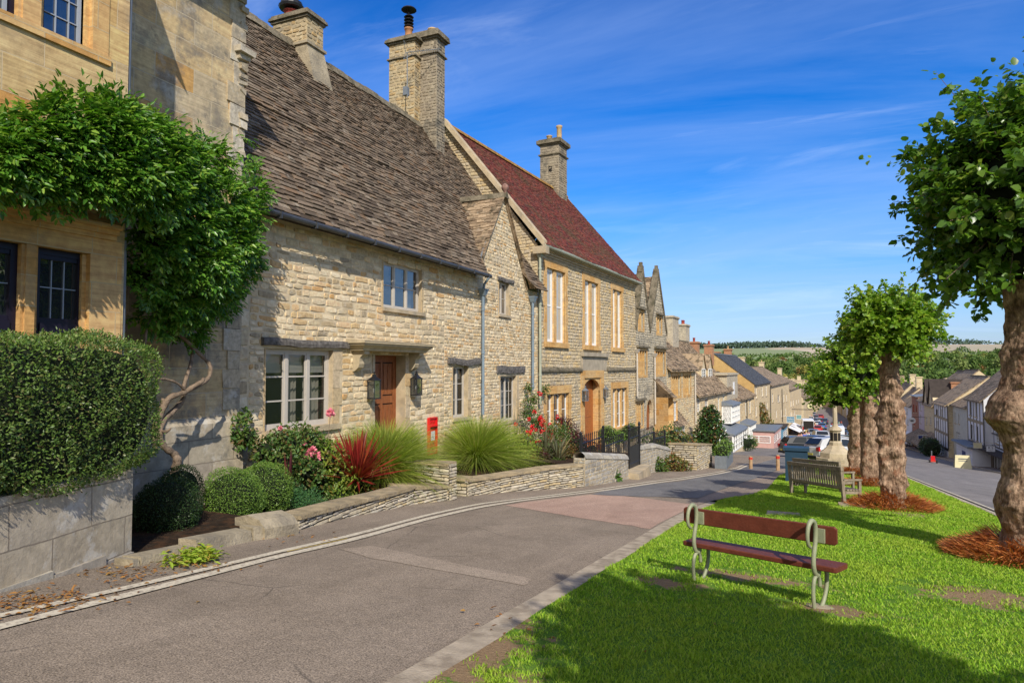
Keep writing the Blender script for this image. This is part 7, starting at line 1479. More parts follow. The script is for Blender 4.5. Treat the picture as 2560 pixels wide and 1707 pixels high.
# ================================================================= lime trees on the green
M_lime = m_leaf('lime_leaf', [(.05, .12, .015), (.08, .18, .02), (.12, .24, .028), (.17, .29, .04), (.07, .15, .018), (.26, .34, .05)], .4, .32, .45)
M_lime2 = m_leaf('sunny_lime_leaf', [(.10, .21, .018), (.16, .30, .025), (.24, .40, .035), (.32, .46, .05), (.13, .25, .022), (.46, .50, .07)], .42, .38, .4)  # yellower copy of the lime leaf with sunlight put into its colour
b = NB('lime_bark'); p = b.pos(); n1 = b.noise(p, 7, 8, .7); n2 = b.noise(b.scale(p, (16, 16, 5)), 1.6, 6, .65, .4); c = b.ramp(n1, [(.25, (.06, .038, .026)), (.40, (.17, .115, .08)), (.55, (.31, .225, .16)), (.72, (.48, .37, .28))]); c = b.mix(.75, c, b.ramp(n2, [(.3, (.05, .05, .05)), (.62, (.85, .85, .85))]), 'OVERLAY')
c = b.mix(b.ramp(b.noise(p, 3.3, 5, .7), [(.55, (0, 0, 0)), (.66, (.6, .6, .6))]), c, (.26, .105, .055)); c = b.mix(1., c, (1.0, .93, .88), 'MULTIPLY'); M_bark = b.out(c, .95, .12, b.bump(n2, 1, .03, b.bump(n1, 1, .035)))
M_shoot = m_leaf('dead_shoots', [(.40, .12, .03), (.52, .18, .05), (.62, .27, .08), (.26, .07, .025), (.46, .14, .035)], .15, .6, .2)
def trunk(H, base, prof, seed, burr=26, br=(.06, .20), ba=(.03, .10), lean=(0, 0), nseg=88, step=.035):
    r = rs(seed); z0, z1 = prof[0][0], prof[-1][0]; nz_ = int((z1 - z0) / step); v = []; f = []
    bs = [(r.rand() * 2 * math.pi, z0 + (z1 - z0) * r.rand() ** .9, br[0] + (br[1] - br[0]) * r.rand() ** 2, ba[0] + (ba[1] - ba[0]) * r.rand() ** 1.5) for _ in range(burr)]
    pz_, pr_ = [a for a, _ in prof], [c for _, c in prof]
    for j in range(nz_ + 1):
        z = z0 + (z1 - z0) * j / nz_; R0 = float(np.interp(z, pz_, pr_))
        for i in range(nseg):
            t = 2 * math.pi * i / nseg; ct, st_ = math.cos(t), math.sin(t); R_ = R0 * (1 + .06 * math.sin(3 * t + z * 1.3 + seed) + .03 * math.sin(7 * t - z * .7))
            for (bt, bz, sg, am) in bs:
                da = (t - bt + math.pi) % (2 * math.pi) - math.pi; d2 = ((da * R0) ** 2 + (z - bz) ** 2) / (sg * sg)
                if d2 < 5: R_ += am * math.exp(-d2 * 1.2) * (1 + .5 * noise.noise(V((ct * 9, st_ * 9, z * 9))))
            p = V((ct * R0, st_ * R0, z)); R_ += .03 * noise.noise(p * 4 + V((seed, 0, 0))) + .020 * abs(noise.noise(p * 9)) + .010 * noise.noise(p * 21) - .012 * abs(noise.noise(V((ct * 9, st_ * 9, z * 1.6))))
            R_ = max(R_, .03); v.append((base.x + ct * R_ + lean[0] * (z - z0), base.y + st_ * R_ + lean[1] * (z - z0), base.z + z))
    for j in range(nz_):
        for i in range(nseg): a = j * nseg + i; b_ = j * nseg + (i + 1) % nseg; f.append((a, b_, b_ + nseg, a + nseg))
    m = MB(); m.v = v; m.f = f; m.m = [0] * len(f); return m.build('trunk', M_bark, H, True)
def crown(H, c, R_, Rz, ns, nl, L, mat, seed, droop=.03, zlow=-.8, out=1.15, core=.5):
    r = rs(seed); d = rdir(r, ns); d = d[d[:, 2] > zlow]; ns = len(d); f = np.array([noise.noise(V((a[0] * 1.6 + seed, a[1] * 1.6, a[2] * 1.6))) for a in d])
    ln = (1 + .26 * f + .10 * r.normal(size=ns)) * np.where(r.rand(ns) < .04, out, 1.0); C0 = np.array(tuple(c)); sc_ = np.array([R_, R_, Rz])
    Cs, Ts, Ns = [], [], []; m = MB(); ib = MB()
    for j in range(13):
        for i in range(20):
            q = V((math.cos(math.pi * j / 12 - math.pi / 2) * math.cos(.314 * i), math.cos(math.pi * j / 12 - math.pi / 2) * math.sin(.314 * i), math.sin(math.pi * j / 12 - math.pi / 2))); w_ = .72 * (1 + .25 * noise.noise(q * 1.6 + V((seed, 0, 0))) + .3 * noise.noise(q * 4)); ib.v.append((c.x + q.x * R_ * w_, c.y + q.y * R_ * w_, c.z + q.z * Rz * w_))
    ib.f = [(j * 20 + i, j * 20 + (i + 1) % 20, j * 20 + 20 + (i + 1) % 20, j * 20 + 20 + i) for j in range(12) for i in range(20)]; ib.m = [0] * len(ib.f); ib.build('shade_hull', M_inner, H, True)
    for k in range(ns):
        a = C0 + d[k] * sc_ * core * r.rand(); e = C0 + d[k] * sc_ * ln[k]; bend = r.normal(size=3) * .12 * R_; bend[2] -= droop * R_ * (1 - d[k][2])
        if k % 3 == 0: m.tube([a, (a + e) / 2 + bend * .3, e + bend * .8], [.018, .009, .003], 4, cap=False)
        n = max(3, int(nl * (.6 + .8 * r.rand()))); t = (.35 + .65 * r.rand(n) ** .7)[:, None]; p = a + (e - a) * t + bend * t * t; side = rdir(r, n)
        T = unit(side + (e - a) / (np.linalg.norm(e - a) + 1e-6) * .55 + np.array([0, 0, -.18])); Cs.append(p + side * .03); Ts.append(T); Ns.append(unit(d[k] * .5 + np.array([0, 0, .75]) + rdir(r, n) * .65))
    Cs, Ts, Ns = np.concatenate(Cs), np.concatenate(Ts), np.concatenate(Ns); n = len(Cs); Ls = L * (.4 + .95 * r.rand(n)); T = unit(Ts); B = unit(np.cross(Ns, T)); N_ = np.cross(T, B); Lc, W = Ls[:, None], Ls[:, None] * .88
    pts = [(0, 0, 0), (.12, .36, .05), (.45, .5, .10), (.8, .26, .02), (1.02, 0, -.12), (.8, -.26, .02), (.45, -.5, .10), (.12, -.36, .05)]      # heart shaped blade
    co = np.stack([Cs + T * Lc * a + B * W * b_ + N_ * Lc * h for a, b_, h in pts], 1).reshape(-1, 3); i0 = (np.arange(n) * 8)[:, None]
    fa = np.concatenate([i0 + np.array([q]) for q in ([0, 1, 2, 3], [0, 3, 4, 5], [0, 5, 6, 7])], 0); np_mesh('foliage', co, fa, mat, H); m.build('twigs', M_vine, H)
def shoots(H, base, R0, R1, n, seed, h=.16, arc=None):
    r = rs(seed); an = r.rand(n) * 2 * math.pi; rr = R0 + (R1 - R0) * r.rand(n) ** 1.2; x = base.x + np.cos(an) * rr; y = base.y + np.sin(an) * rr; cl = np.array([noise.noise(V((a * 2.5, b_ * 2.5, seed))) for a, b_ in zip(x, y)])
    k = cl > -.3; an, rr, x, y, cl = an[k], rr[k], x[k], y[k], cl[k]; n = len(an); t = 1 - (rr - R0) / (R1 - R0); z = np.array([gr_z(a, b_) for a, b_ in zip(x, y)]) + .02 + h * 1.9 * t ** .7 * (.3 + .7 * r.rand(n)) * (1 + .6 * cl); C = np.stack([x, y, z], 1)
    T = np.stack([np.cos(an), np.sin(an), np.full(n, .25)], 1) + rdir(r, n) * .55; co, fa = rhomb_arrays(C, T, np.array([0, 0, 1.]) + rdir(r, n) * .5, .10 + .12 * r.rand(n), np.full(n, .015)); np_mesh('basal_shoots', co, fa, M_shoot, H)
LG_ = 'pollarded lime trees along the green'
def lime(label, bx, by, prof, cz, R_, Rz, ns, nl, L, mat, seed, dx=0, burr=30, sh=(.5, 1.0, 2600), nseg=88, step=.035, lean=(0, 0), world=None, ccx=0, **kw):
    p = G(bx, by) if not world else V((world[0], world[1], gz(*world))); p = p + V((dx, 0, 0)); H = thing('lime_tree', p, label, 'tree', LG_); trunk(H, p, prof, seed, burr, nseg=nseg, step=step, lean=lean)
    crown(H, p + V((ccx, 0, cz)), R_, Rz, ns, nl, L, mat, seed, **kw)
    m = MB(); r = rs(seed)
    for k in range(12): a = r.rand() * 6.28; zt_ = prof[-1][0]; s_ = p + V((lean[0] * zt_, lean[1] * zt_, zt_ - .3)); e = p + V((ccx + math.cos(a) * R_ * .65, math.sin(a) * R_ * .65, cz + Rz * r.uniform(-.3, .6))); m.tube([s_, s_.lerp(e, .5) + V((0, 0, .2)), e], [.14, .07, .02], 6)
    m.build('branches', M_bark, H, True)
    if sh: shoots(H, p, sh[0], sh[1], sh[2], seed)
    return p
pT = G(2600, 1405); k1 = pT.dot(_f) / FP; zpx = lambda y: (1405 - y) * k1
prof1 = [(-.2, 112 * k1)] + [(zpx(y), w_ * k1) for y, w_ in ((1400, 92), (1330, 78), (1262, 96), (1200, 78), (1130, 66), (1085, 80), (1050, 104), (1005, 94), (975, 70), (940, 60), (890, 66), (850, 56), (800, 52), (700, 60))]
lime('largest lime tree at the right edge with a hugely burred trunk', 2600, 1405, prof1, zpx(480), 1.36, 1.40, 800, 40, .095, M_lime, 1, sh=(.5, 1.05, 8000), burr=34, nseg=200, step=.016, zlow=-.85)
pT = G(2233, 1272); k2 = pT.dot(_f) / FP; z2 = lambda y: (1272 - y) * k2
prof2 = [(-.2, 36 * k2)] + [(z2(y), w_ * .80 * k2) for y, w_ in ((1270, 30), (1240, 30), (1200, 37), (1150, 38), (1100, 33), (1050, 31), (1000, 28), (950, 27), (900, 25), (870, 26))]
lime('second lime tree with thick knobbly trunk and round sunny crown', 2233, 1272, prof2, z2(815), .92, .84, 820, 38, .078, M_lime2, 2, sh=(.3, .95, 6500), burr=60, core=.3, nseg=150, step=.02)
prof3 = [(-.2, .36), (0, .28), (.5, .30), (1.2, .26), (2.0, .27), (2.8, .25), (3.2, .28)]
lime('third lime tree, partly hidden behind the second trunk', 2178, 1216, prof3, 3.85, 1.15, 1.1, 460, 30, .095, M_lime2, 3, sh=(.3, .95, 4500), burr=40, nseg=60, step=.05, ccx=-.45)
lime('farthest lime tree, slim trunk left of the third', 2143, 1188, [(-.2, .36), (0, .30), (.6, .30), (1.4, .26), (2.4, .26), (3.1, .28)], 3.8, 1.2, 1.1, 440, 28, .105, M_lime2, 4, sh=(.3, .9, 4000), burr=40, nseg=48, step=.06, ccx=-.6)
lime('lime tree standing just behind the camera position', 0, 0, [(-.2, .6), (0, .5), (1, .42), (2, .42), (3.2, .4)], 4.35, 1.25, 1.6, 560, 38, .12, M_lime, 5, sh=None, burr=16, nseg=40, step=.08, world=(3.45, -.4))
lime('next lime tree up the hill behind the camera', 0, 0, [(-.2, .6), (0, .5), (1, .42), (2, .42), (3.2, .4)], 4.5, 1.8, 1.8, 240, 16, .15, M_lime, 7, sh=None, burr=8, nseg=32, step=.1, world=(2.6, -9.5))
# ================================================================= benches and bollards
M_sage = m_plain('sage_iron', (.27, .29, .175), .5, .15, 9, .5, .003, 60); M_bwood = m_plain('red_brown_plank', (.135, .036, .02), .55, .2, 12, .2, .003, 50, stain=((.22, .09, .06), 45, .15))
a, c = G(1748, 1455), G(2047, 1524); H = thing('park_bench', (a + c) / 2, 'red brown plank bench on pale green scrolled iron supports in the foreground', 'bench'); ax = (c - a); Lb = math.hypot(ax.x, ax.y); e1 = V((ax.x, ax.y, 0)).normalized(); e2 = V((-e1.y, e1.x, 0)); S_ = .80 / .80
def bp(o, x, y, z): return o + e1 * x + e2 * y + V((0, 0, z + (ax.z / Lb) * x))
def smooth(pts, n=5):
    Q = []
    for i in range(len(pts) - 1):
        p0, p1, p2, p3 = [V(pts[k]) for k in (max(i - 1, 0), i, i + 1, min(i + 2, len(pts) - 1))]
        for k in range(n): t = k / n; Q.append(.5 * ((2 * p1) + (p2 - p0) * t + (2 * p0 - 5 * p1 + 4 * p2 - p3) * t * t + (3 * p1 - p0 - 3 * p2 + p3) * t ** 3))
    return Q + [V(pts[-1])]
for x0, o in ((0, a), (0, c)):
    o = a if o is a else c; m = MB(); ox = 0 if o is a else 0
    P3 = lambda y, z: o + e2 * y + V((0, 0, z))
    st = smooth([P3(y, z) for y, z in ((-.13, .565), (-.175, .60), (-.19, .68), (-.165, .76), (-.11, .795), (-.055, .765), (-.035, .69), (-.045, .60), (-.075, .50), (-.085, .41), (-.06, .335), (-.01, .305), (.02, .33))]); m.tube(st, [.013 + .008 * min(1, i / 18) for i in range(len(st))], 8); m.build('scroll_upright', M_sage, H, True)
    m = MB(); m.tube(smooth([P3(y, z) for y, z in ((.03, .20), (.015, .275), (-.03, .305), (-.08, .27), (-.10, .17), (-.09, .06), (-.085, -.02))]), .018, 8); m.tube(smooth([P3(y, z) for y, z in ((-.01, .345), (.08, .345), (.15, .335), (.17, .27), (.155, .16), (.09, .05), (.02, .0), (.0, -.03))]), .019, 8); m.build('leg', M_sage, H, True)
    m = MB(); q = [o + e1 * (.0) + e2 * (-.035) + V((0, 0, .60))]; m.hexa([q[0] + e1 * x + e2 * y + V((0, 0, z)) for z in (0, .12) for x, y in ((-.012, 0), (.075, 0), (.075, .022), (-.012, .022))]); m.build('bracket', M_sage, H)
def plank(o, x0, x1, y0, y1, z0, z1, bev, nm, vert=False):
    m = MB(); n = 16
    pr = [(y0 + bev, z0), (y1 - bev, z0), (y1, z0 + bev), (y1, z1 - bev), (y1 - bev, z1), (y0 + bev, z1), (y0, z1 - bev), (y0, z0 + bev)]
    xs = [x0, x0 + .02] + [x0 + (x1 - x0) * k / n for k in range(1, n)] + [x1 - .02, x1]; yc, zc_ = (y0 + y1) / 2, (z0 + z1) / 2; base = 0
    for i, x in enumerate(xs):
        k = .93 if i in (0, len(xs) - 1) else 1; kz = .80 if i in (0, len(xs) - 1) else 1
        for y, z in pr: m.v.append(tuple(bp(o, x, yc + (y - yc) * k, zc_ + (z - zc_) * (kz if vert else k))))
    for i in range(len(xs) - 1):
        for k in range(8): m.f.append((i * 8 + k, i * 8 + (k + 1) % 8, i * 8 + 8 + (k + 1) % 8, i * 8 + 8 + k)); m.m.append(0)
    m.f.append(tuple(range(8))[::-1]); m.f.append(tuple((len(xs) - 1) * 8 + k for k in range(8))); m.m += [0, 0]; return m.build(nm, M_bwood, H)
plank(a, -.17, Lb + .17, -.012, .016, .585, .745, .008, 'backrest', True); plank(a, -.17, Lb + .17, -.035, .21, .352, .40, .008, 'seat')
for o in (a, c): m = MB(); m.lathe((o.x, o.y, o.z + .0), [(.16, 0), (.13, .02), (.05, .03)], 9); m.build('footing', M_capst2, H, True)
M_teak = m_plain('weathered_teak', (.27, .225, .165), .9, .35, 9, .2, .008, 50)
def slat_bench(label, a, c, n=22, lab=None):
    H = thing('slatted_bench', (a + c) / 2, label, 'bench', 'weathered slatted benches at the foot of the green'); ax = c - a; L = math.hypot(ax.x, ax.y); x1 = V((ax.x, ax.y, 0)).normalized(); y1 = V((-x1.y, x1.x, 0)); z_ = ax.z / L
    def bx(nm, xa, xb, ya, yb, za, zb_, lean=0): m = MB(); m.hexa([a + x1 * x + y1 * (y - lean * z) + V((0, 0, z + z_ * x)) for z, q in ((za, 0), (zb_, 1)) for x, y in ((xa, ya), (xb, ya), (xb, yb), (xa, yb))]); return m.build(nm, M_teak, H)
    for x in (0, L - .07): bx('back_leg', x, x + .07, -.04, .03, -.1, .86, .08); bx('front_leg', x, x + .06, .34, .40, -.1, .56); bx('armrest', x - .01, x + .07, -.05, .42, .56, .60); bx('side_rail', x + .01, x + .05, .03, .34, .26, .33)
    bx('top_rail', -.02, L + .02, -.045, .025, .79, .88, .08); bx('back_rail', .07, L - .07, -.03, .02, .38, .44, .08)
    for k in range(n): x = .10 + (L - .24) * k / (n - 1); bx('back_slat', x, x + .042, -.02, .0, .44, .79, .08)
    for k in range(5): y = .04 + .07 * k; bx('seat_slat', .0, L, y, y + .055, .34, .37)
slat_bench('slatted teak bench with its back to the camera, nearest of the pair', G(1979, 1236), G(2114, 1264)); pa, pc2 = G(1990, 1216), G(2106, 1234); slat_bench('farther slatted teak bench beyond the first one, by the blue bin', pa, pc2)
M_bol = m_plain('bollard_wood', (.42, .27, .15), .85, .3, 9); M_redr = m_plain('red_reflector', (.55, .05, .03), .5, .1)
for (x, y, s_, lab) in ((1877, 1172, .8, 'red banded wooden bollard at the end of the double lines'), (1945, 1176, .95, 'red banded wooden bollard in front of the blue bin')):
    p = G(x, y); H = thing('bollard', p, lab, 'bollard', 'wooden bollards across the lane'); m = MB(); m.lathe((p.x, p.y, p.z - .1), [(.085, 0), (.08, s_ * .8), (.02, s_ * .84)], 8); m.build('post', M_bol, H); m = MB(); m.lathe((p.x, p.y, p.z - .1 + s_ * .66), [(.09, 0), (.09, s_ * .12)], 8); m.build('band', M_redr, H)
p = G(1992, 1206); H = thing('litter_bin', p, 'square dark blue bin behind the slatted benches', 'bin'); m = MB(); m.box(p.x - .35, p.x + .35, p.y, p.y + .6, p.z, p.z + 1.05); m.build('body', m_plain('bin_blue', (.02, .05, .085), .5, .1), H); m = MB(); m.box(p.x - .4, p.x + .4, p.y - .05, p.y + .65, p.z + 1.05, p.z + 1.15); m.build('lid', bpy.data.materials['bin_blue'], H)
p = G(2128, 1268); m = MB(); m.box(-.25, .3, -.3, .3, 0, .03); m.v = [(x + p.x, y + p.y, z + gr_z(p.x, p.y) + .02) for x, y, z in m.v]; tag(m.build('paving_slab', M_capst2, loc=p), 'pale paving slab in the grass at the right-hand end of the bench', 'slab')
for i, (x, y) in enumerate(((1958, 1288),)): p = G(x, y); m = MB(); m.box(p.x - .3, p.x + .3, p.y - .25, p.y + .25, gr_z(p.x, p.y) + .01, gr_z(p.x, p.y) + .035); tag(m.build('paving_slab', M_soil if False else M_capst2, loc=p), 'worn slab sunk flush in the grass beyond the foreground bench', 'slab')
# ================================================================= war memorial cross
p = G(2075, 1173) + V((.3, 1.2, 0)); H = thing('war_memorial', p, 'pale stone memorial cross on stepped octagonal base beside the lime trees', 'monument'); dd = p.dot(_f); top = (1173 - 990) / FP * dd * 1.02; s_ = top / 6.2; M_mem = m_plain('memorial_stone', (.46, .38, .26), .92, .25, 2, .2, .02, 20, stain=((.22, .19, .14), 1.6, .6))
m = MB(); m.lathe(p, [(1.9 * s_, -.3), (1.9 * s_, .35 * s_), (1.6 * s_, .36 * s_), (1.6 * s_, .75 * s_), (1.3 * s_, .76 * s_), (1.25 * s_, 1.15 * s_), (.8 * s_, 1.5 * s_), (.62 * s_, 1.75 * s_)], 8); m.build('steps', M_mem, H)
m = MB(); m.lathe(p, [(.52 * s_, 1.75 * s_), (.52 * s_, 2.0 * s_), (.42 * s_, 2.1 * s_), (.42 * s_, 2.9 * s_), (.56 * s_, 3.0 * s_), (.5 * s_, 3.1 * s_), (.32 * s_, 3.3 * s_)], 8); m.build('plinth', M_mem, H)
for k in range(8):
    t = 2 * math.pi * k / 8; m = MB(); q = V((math.cos(t), math.sin(t), 0)); sd = V((-q.y, q.x, 0)); m.hexa([p + q * (.40 * s_) * 1.0 + sd * x + q * y + V((0, 0, z)) for z in (2.15 * s_, 2.8 * s_) for x, y in ((-.08, -.02), (.08, -.02), (.08, .0), (-.08, .0))]); m.build('niche', M_room, H)
m = MB(); m.lathe(p, [(.26 * s_, 3.3 * s_), (.20 * s_, 3.5 * s_), (.17 * s_, 5.0 * s_), (.25 * s_, 5.1 * s_), (.22 * s_, 5.2 * s_), (.1 * s_, 5.3 * s_)], 8); m.build('shaft', M_mem, H)
m = MB(); m.box(p.x - .09, p.x + .09, p.y - .07, p.y + .07, p.z + 5.3 * s_, p.z + 6.2 * s_); m.build('cross', M_mem, H); m = MB(); m.box(p.x - .32, p.x + .32, p.y - .06, p.y + .06, p.z + 5.78 * s_, p.z + 5.94 * s_); m.build('cross_arm', M_mem, H)
# ================================================================= right-hand side of the street
FR = Frame((15.0, 0), 0, -1)
def timber(H, fr, u0, u1, z0, z1, off, nv, nh, wd=.13, mat=None):
    for k in range(nv): x = u0 + (u1 - u0) * k / (nv - 1); m = MB(); m.fbox(fr, x - wd / 2, x + wd / 2, off - .02, off + .03, z0, z1); m.build('timber', mat or M_black, H)
    for k in range(nh): z = z0 + (z1 - z0) * k / (nh - 1); m = MB(); m.fbox(fr, u0, u1, off - .02, off + .035, z - wd / 2, z + wd / 2); m.build('timber', mat or M_black, H)
def exR1(H, fr, u0, u1, ze, zr, off):
    zm = fr.hit(2459, 1104, off)[1]; timber(H, fr, u0, u1, zm, ze, off, 9, 4, .12)
    a, c = fr.hit(2459, 1150, off)[0], fr.hit(2486, 1150, off)[0]; g = gz(15, a) - .3; m = MB(); m.fbox(fr, c, a, off, off + .12, g, zm - .3); m.build('garage_door', m_plain('brown_boards', (.16, .13, .10), .8, .3, 8), H)
    d = fr.hit(2512, 1150, off)[0]; window(H, fr, (d, c - .1, g + .3, zm - .5), -.04, 3, 1, off, M_white, M_gldd, .03, .08, .08, backing=False); m = MB(); m.fbox(fr, u0, u1, off, off + 1.1, zm - .35, zm - .2); m.build('canopy', M_slateb, H)
row_house('timber framed white house with grey slate roof nearest on the right of the street', FR, 2459, 2575, 1017, 4.6, 8, M_whr, m_plain('grey_slate', (.22, .235, .25), .7, .3, 6, .3, .02, 12), [(2465, 2473, 1030, 1047, 'sash', 1), (2465, 2476, 1072, 1102, 'sash', 1), (2488, 2497, 1078, 1106, 'sash', 1), (2520, 2532, 1085, 1115, 'sash', 1)], extra=exR1, over=.5)
def exR2(H, fr, u0, u1, ze, zr, off):
    zm = fr.hit(2418, 1098, off)[1]; g = gz(15, u0) - .3; timber(H, fr, u0, u1, zm, ze, off, 6, 3, .26); m = MB(); m.fbox(fr, u0, u1 + .6, off, off + .9, g, zm - .2); b_ = m.build('shop_bay', M_whr, H); w_ = (u1 + .6 - u0) / 3
    for k in (0, 2): window(b_, fr, (u0 + w_ * k + .25, u0 + w_ * (k + 1) - .25, g + 1.1, zm - .75), -.02, 3, (4, 1), off + .9, M_white, M_gls, .05, .08, .07, backing=False)
    m = MB(); m.fbox(fr, u0 + w_ + .5, u0 + 2 * w_ - .5, off + .88, off + .95, g + .3, zm - .8); m.build('door', M_dblue, b_); m = MB(); m.fbox(fr, u0 - .2, u1 + .9, off, off + 1.3, zm - .2, zm - .05); m.build('canopy', M_lead, b_)
row_house('black and white timbered house with tall windows and white shop front', FR, 2418, 2457, 994, 3.4, 7, M_whr, M_roofb, [(2423, 2429, 1000, 1036, 'sash', 2), (2436, 2443, 1000, 1040, 'sash', 2), (2427, 2432, 1060, 1096, 'sash', 2), (2440, 2446, 1064, 1100, 'sash', 2)], extra=exR2, off=.6, mside=M_whr)
row_house('plain cream rendered house between timbered house and brick gable', FR, 2369, 2417, 1014, 2.6, 8, M_pale, M_roofb, [(2386, 2390, 1030, 1056, 'sash', 1), (2395, 2399, 1034, 1058, 'sash', 1), (2391, 2400, 1078, 1105, 'sash', 2)], ev_at=2400, mside=M_pale, chim=[(2385, 5, 1.4, 948, M_brk2, 0, None), (2402, 6, 1.6, 948, M_pale, 0, None)])
row_house('jettied black and white house with orange brick gable end', FR, 2335, 2368, 1008, 3.2, 8, M_whr, M_slate2, [(2340, 2345, 1022, 1040, 'sash', 2), (2352, 2357, 1022, 1040, 'sash', 2), (2342, 2347, 1050, 1075, 'sash', 2)], ev_at=2350, mside=M_rub, off=.5, extra=lambda H, fr, u0, u1, ze, zr, off: timber(H, fr, u0, u1, ze - 5, ze, off, 7, 4, .3), chim=[(2382, 3, 1.2, 955, M_brk2, 0, None)])
def exR5(H, fr, u0, u1, ze, zr, off):
    for k in (0, 1):
        a = u0 + (u1 - u0) * k / 2; c = a + (u1 - u0) / 2; m = MB(); m.prism([fr.P(a, off, ze), fr.P(c, off, ze), fr.P((a + c) / 2, off, ze + 3.2)], fr.n * -3); m.build('gable', M_rub, H)
        for e in (a, c): m = MB(); m.face([fr.P(e, off + .2, ze - .1), fr.P((a + c) / 2, off + .2, ze + 3.4), fr.P((a + c) / 2, off - 4, ze + 3.4), fr.P(e, off - 4, ze - .1)]); m.build('gable_roof', M_slateb, H)
row_house('stone fronted house with a pair of narrow street gables', FR, 2310, 2334, 1012, 4.6, 10, M_rub, M_slate2, [(2314, 2318, 1042, 1060, 'sash', 1), (2324, 2328, 1042, 1060, 'sash', 1)], ev_at=2325, extra=exR5, chim=[(2368, 5.5, 1.6, 945, M_rub, 0, None)])
row_house('narrow lilac pink rendered house across the street', FR, 2296, 2309, 1000, 4.2, 10, M_lil, M_roofb, [(2299, 2303, 1005, 1024, 'sash', 2), (2299, 2303, 1036, 1056, 'sash', 2)], ev_at=2300)
row_house('tall red brick house with dark red windows and flat parapet', FR, 2279, 2295, 988, .4, 9, M_brk, M_lead, [(2282, 2286, 1010, 1030, 'sash', 1, M_redr), (2289, 2292, 1012, 1030, 'sash', 1, M_redr), (2283, 2287, 1042, 1062, 'sash', 1, M_redr)], ev_at=2282)
row_house('white rendered house farther down the right of the street', FR, 2253, 2278, 1012, 3.0, 8, M_whr, M_roofb, [(2266, 2269, 1020, 1034, 'sash', 1), (2260, 2262, 1045, 1060, 'sash', 1), (2268, 2271, 1046, 1060, 'sash', 1)], ev_at=2266)
MS = [M_rub, M_ashp, M_whr, M_rub2, M_ochre, M_pale]; rr_ = rs(21); u = 134.0; i = 0
CL = ['pale stone', 'cream ashlar', 'white rendered', 'grey stone', 'ochre rendered', 'pale rendered']
ORD = ['first', 'second', 'third', 'fourth', 'fifth', 'sixth', 'seventh', 'eighth', 'ninth', 'tenth', 'eleventh', 'twelfth', 'thirteenth', 'fourteenth', 'fifteenth', 'sixteenth', 'seventeenth', 'eighteenth', 'nineteenth', 'twentieth', 'twenty-first', 'twenty-second', 'twenty-third', 'twenty-fourth', 'twenty-fifth', 'twenty-sixth', 'twenty-seventh', 'twenty-eighth', 'twenty-ninth', 'thirtieth']
AD = ['low', 'broad', 'narrow', 'steep roofed', 'tall', 'plain', 'small', 'long', 'weathered', 'modest', 'neat', 'squat']
while u < 330:
    w_ = 6.5 + 5 * rr_.rand(); off = 1.2 + (u - 134) / 200 * 3; ze = gz(14, u) + 5.0 + 1.8 * rr_.rand(); k = rr_.randint(0, 6)
    row_house('%s %s house, the %s beyond the white rendered one on the right side' % (AD[i % 12], CL[k], ORD[i]), FR, 0, 0, 0, 3.8 + 1.2 * rr_.rand(), 8, MS[k], M_roofb, [], off=off, uz=(u, u + w_ - .1, ze), mside=M_rub, chim=[(u + 1, 4, 1.2, 5.8, M_rub, 0, None)]); g_ = bpy.data.objects[-1]
    u += w_; i += 1
i = 0; u = 158.
while u < 320:
    w_ = 8 + 5 * rr_.rand(); q = F2.P(u, 0, 0); row_house('%s stone house, the %s one beyond the long pale house on the left' % (AD[i % 12], ORD[i]), F2, 0, 0, 0, 3.5, 8, MS[i % 2], M_roofb, [], uz=(u, u + w_ - .1, gz(q.x, q.y) + 6 + rr_.rand()), off=-.5 - (u - 158) * .015, chim=[(u + 1, 4, 1.2, 5.2, M_rub, 0, None)]); u += w_; i += 1
FE = Frame((-14, 338), 90)
for i in range(6):
    row_house('%s stone house closing the far end of the street' % ['wide', 'second', 'gabled', 'chimneyed', 'fifth', 'rightmost'][i], FE, 0, 0, 0, 4 + (i % 3), 8, MS[i % 2], M_roofb, [], uz=(i * 9, i * 9 + 8.8, gz(0, 338) + 6 + (i * 7 % 3)), chim=[(i * 9 + 2, 4, 1.6, 5.6 + i % 3, M_rub, 0, None)])
# signs and awnings on the right
board('hanging_sign', 'square white hanging sign with two large letters on the timbered house', FR, 2469, 2484, 1111, 1125, .9, M_whr, [('R S', .62, .55), ('antiques', .22, .2)], M_black, True)
board('shop_sign', 'pale yellow sign board above the white shop front', FR, 2437, 2451, 1104, 1116, 1.4, m_plain('cream_board', (.62, .56, .34), .6, .1), [('~~~~', .6, .3)], M_frame, True)
board('shop_sign', 'small dark blue framed sign under the slate canopy', FR, 2297, 2305, 1086, 1097, 1.5, M_dblue, None, M_white, True)
board('shop_sign', 'teal blue shop sign with two lines of white lettering on the left row', F2, 1968, 1984, 1048, 1063, 1.2, M_blue, [('Gallery', .62, .36), ('& TEA ROOM', .25, .2)], M_white, True)
board('shop_sign', 'small grey green shop sign beyond the blue one', F2, 1992, 2002, 1042, 1052, 1.4, M_teal, None, M_white, True)
p = G(2407, 1170); H = thing('sandwich_board', p, 'cream advertising board standing on the right-hand pavement', 'sign'); m = MB(); m.hexa([p + V(q) for q in ((-.6, -.25, 0), (.6, -.25, 0), (.6, -.2, 0), (-.6, -.2, 0), (-.5, .0, 1.05), (.5, 0, 1.05), (.5, .04, 1.05), (-.5, .04, 1.05))]); m.build('panel', bpy.data.materials['cream_board'], H); m = MB(); m.hexa([p + V(q) for q in ((-.6, .35, 0), (.6, .35, 0), (.6, .4, 0), (-.6, .4, 0), (-.5, .05, 1.05), (.5, .05, 1.05), (.5, .09, 1.05), (-.5, .09, 1.05))]); m.build('panel', bpy.data.materials['cream_board'], H)
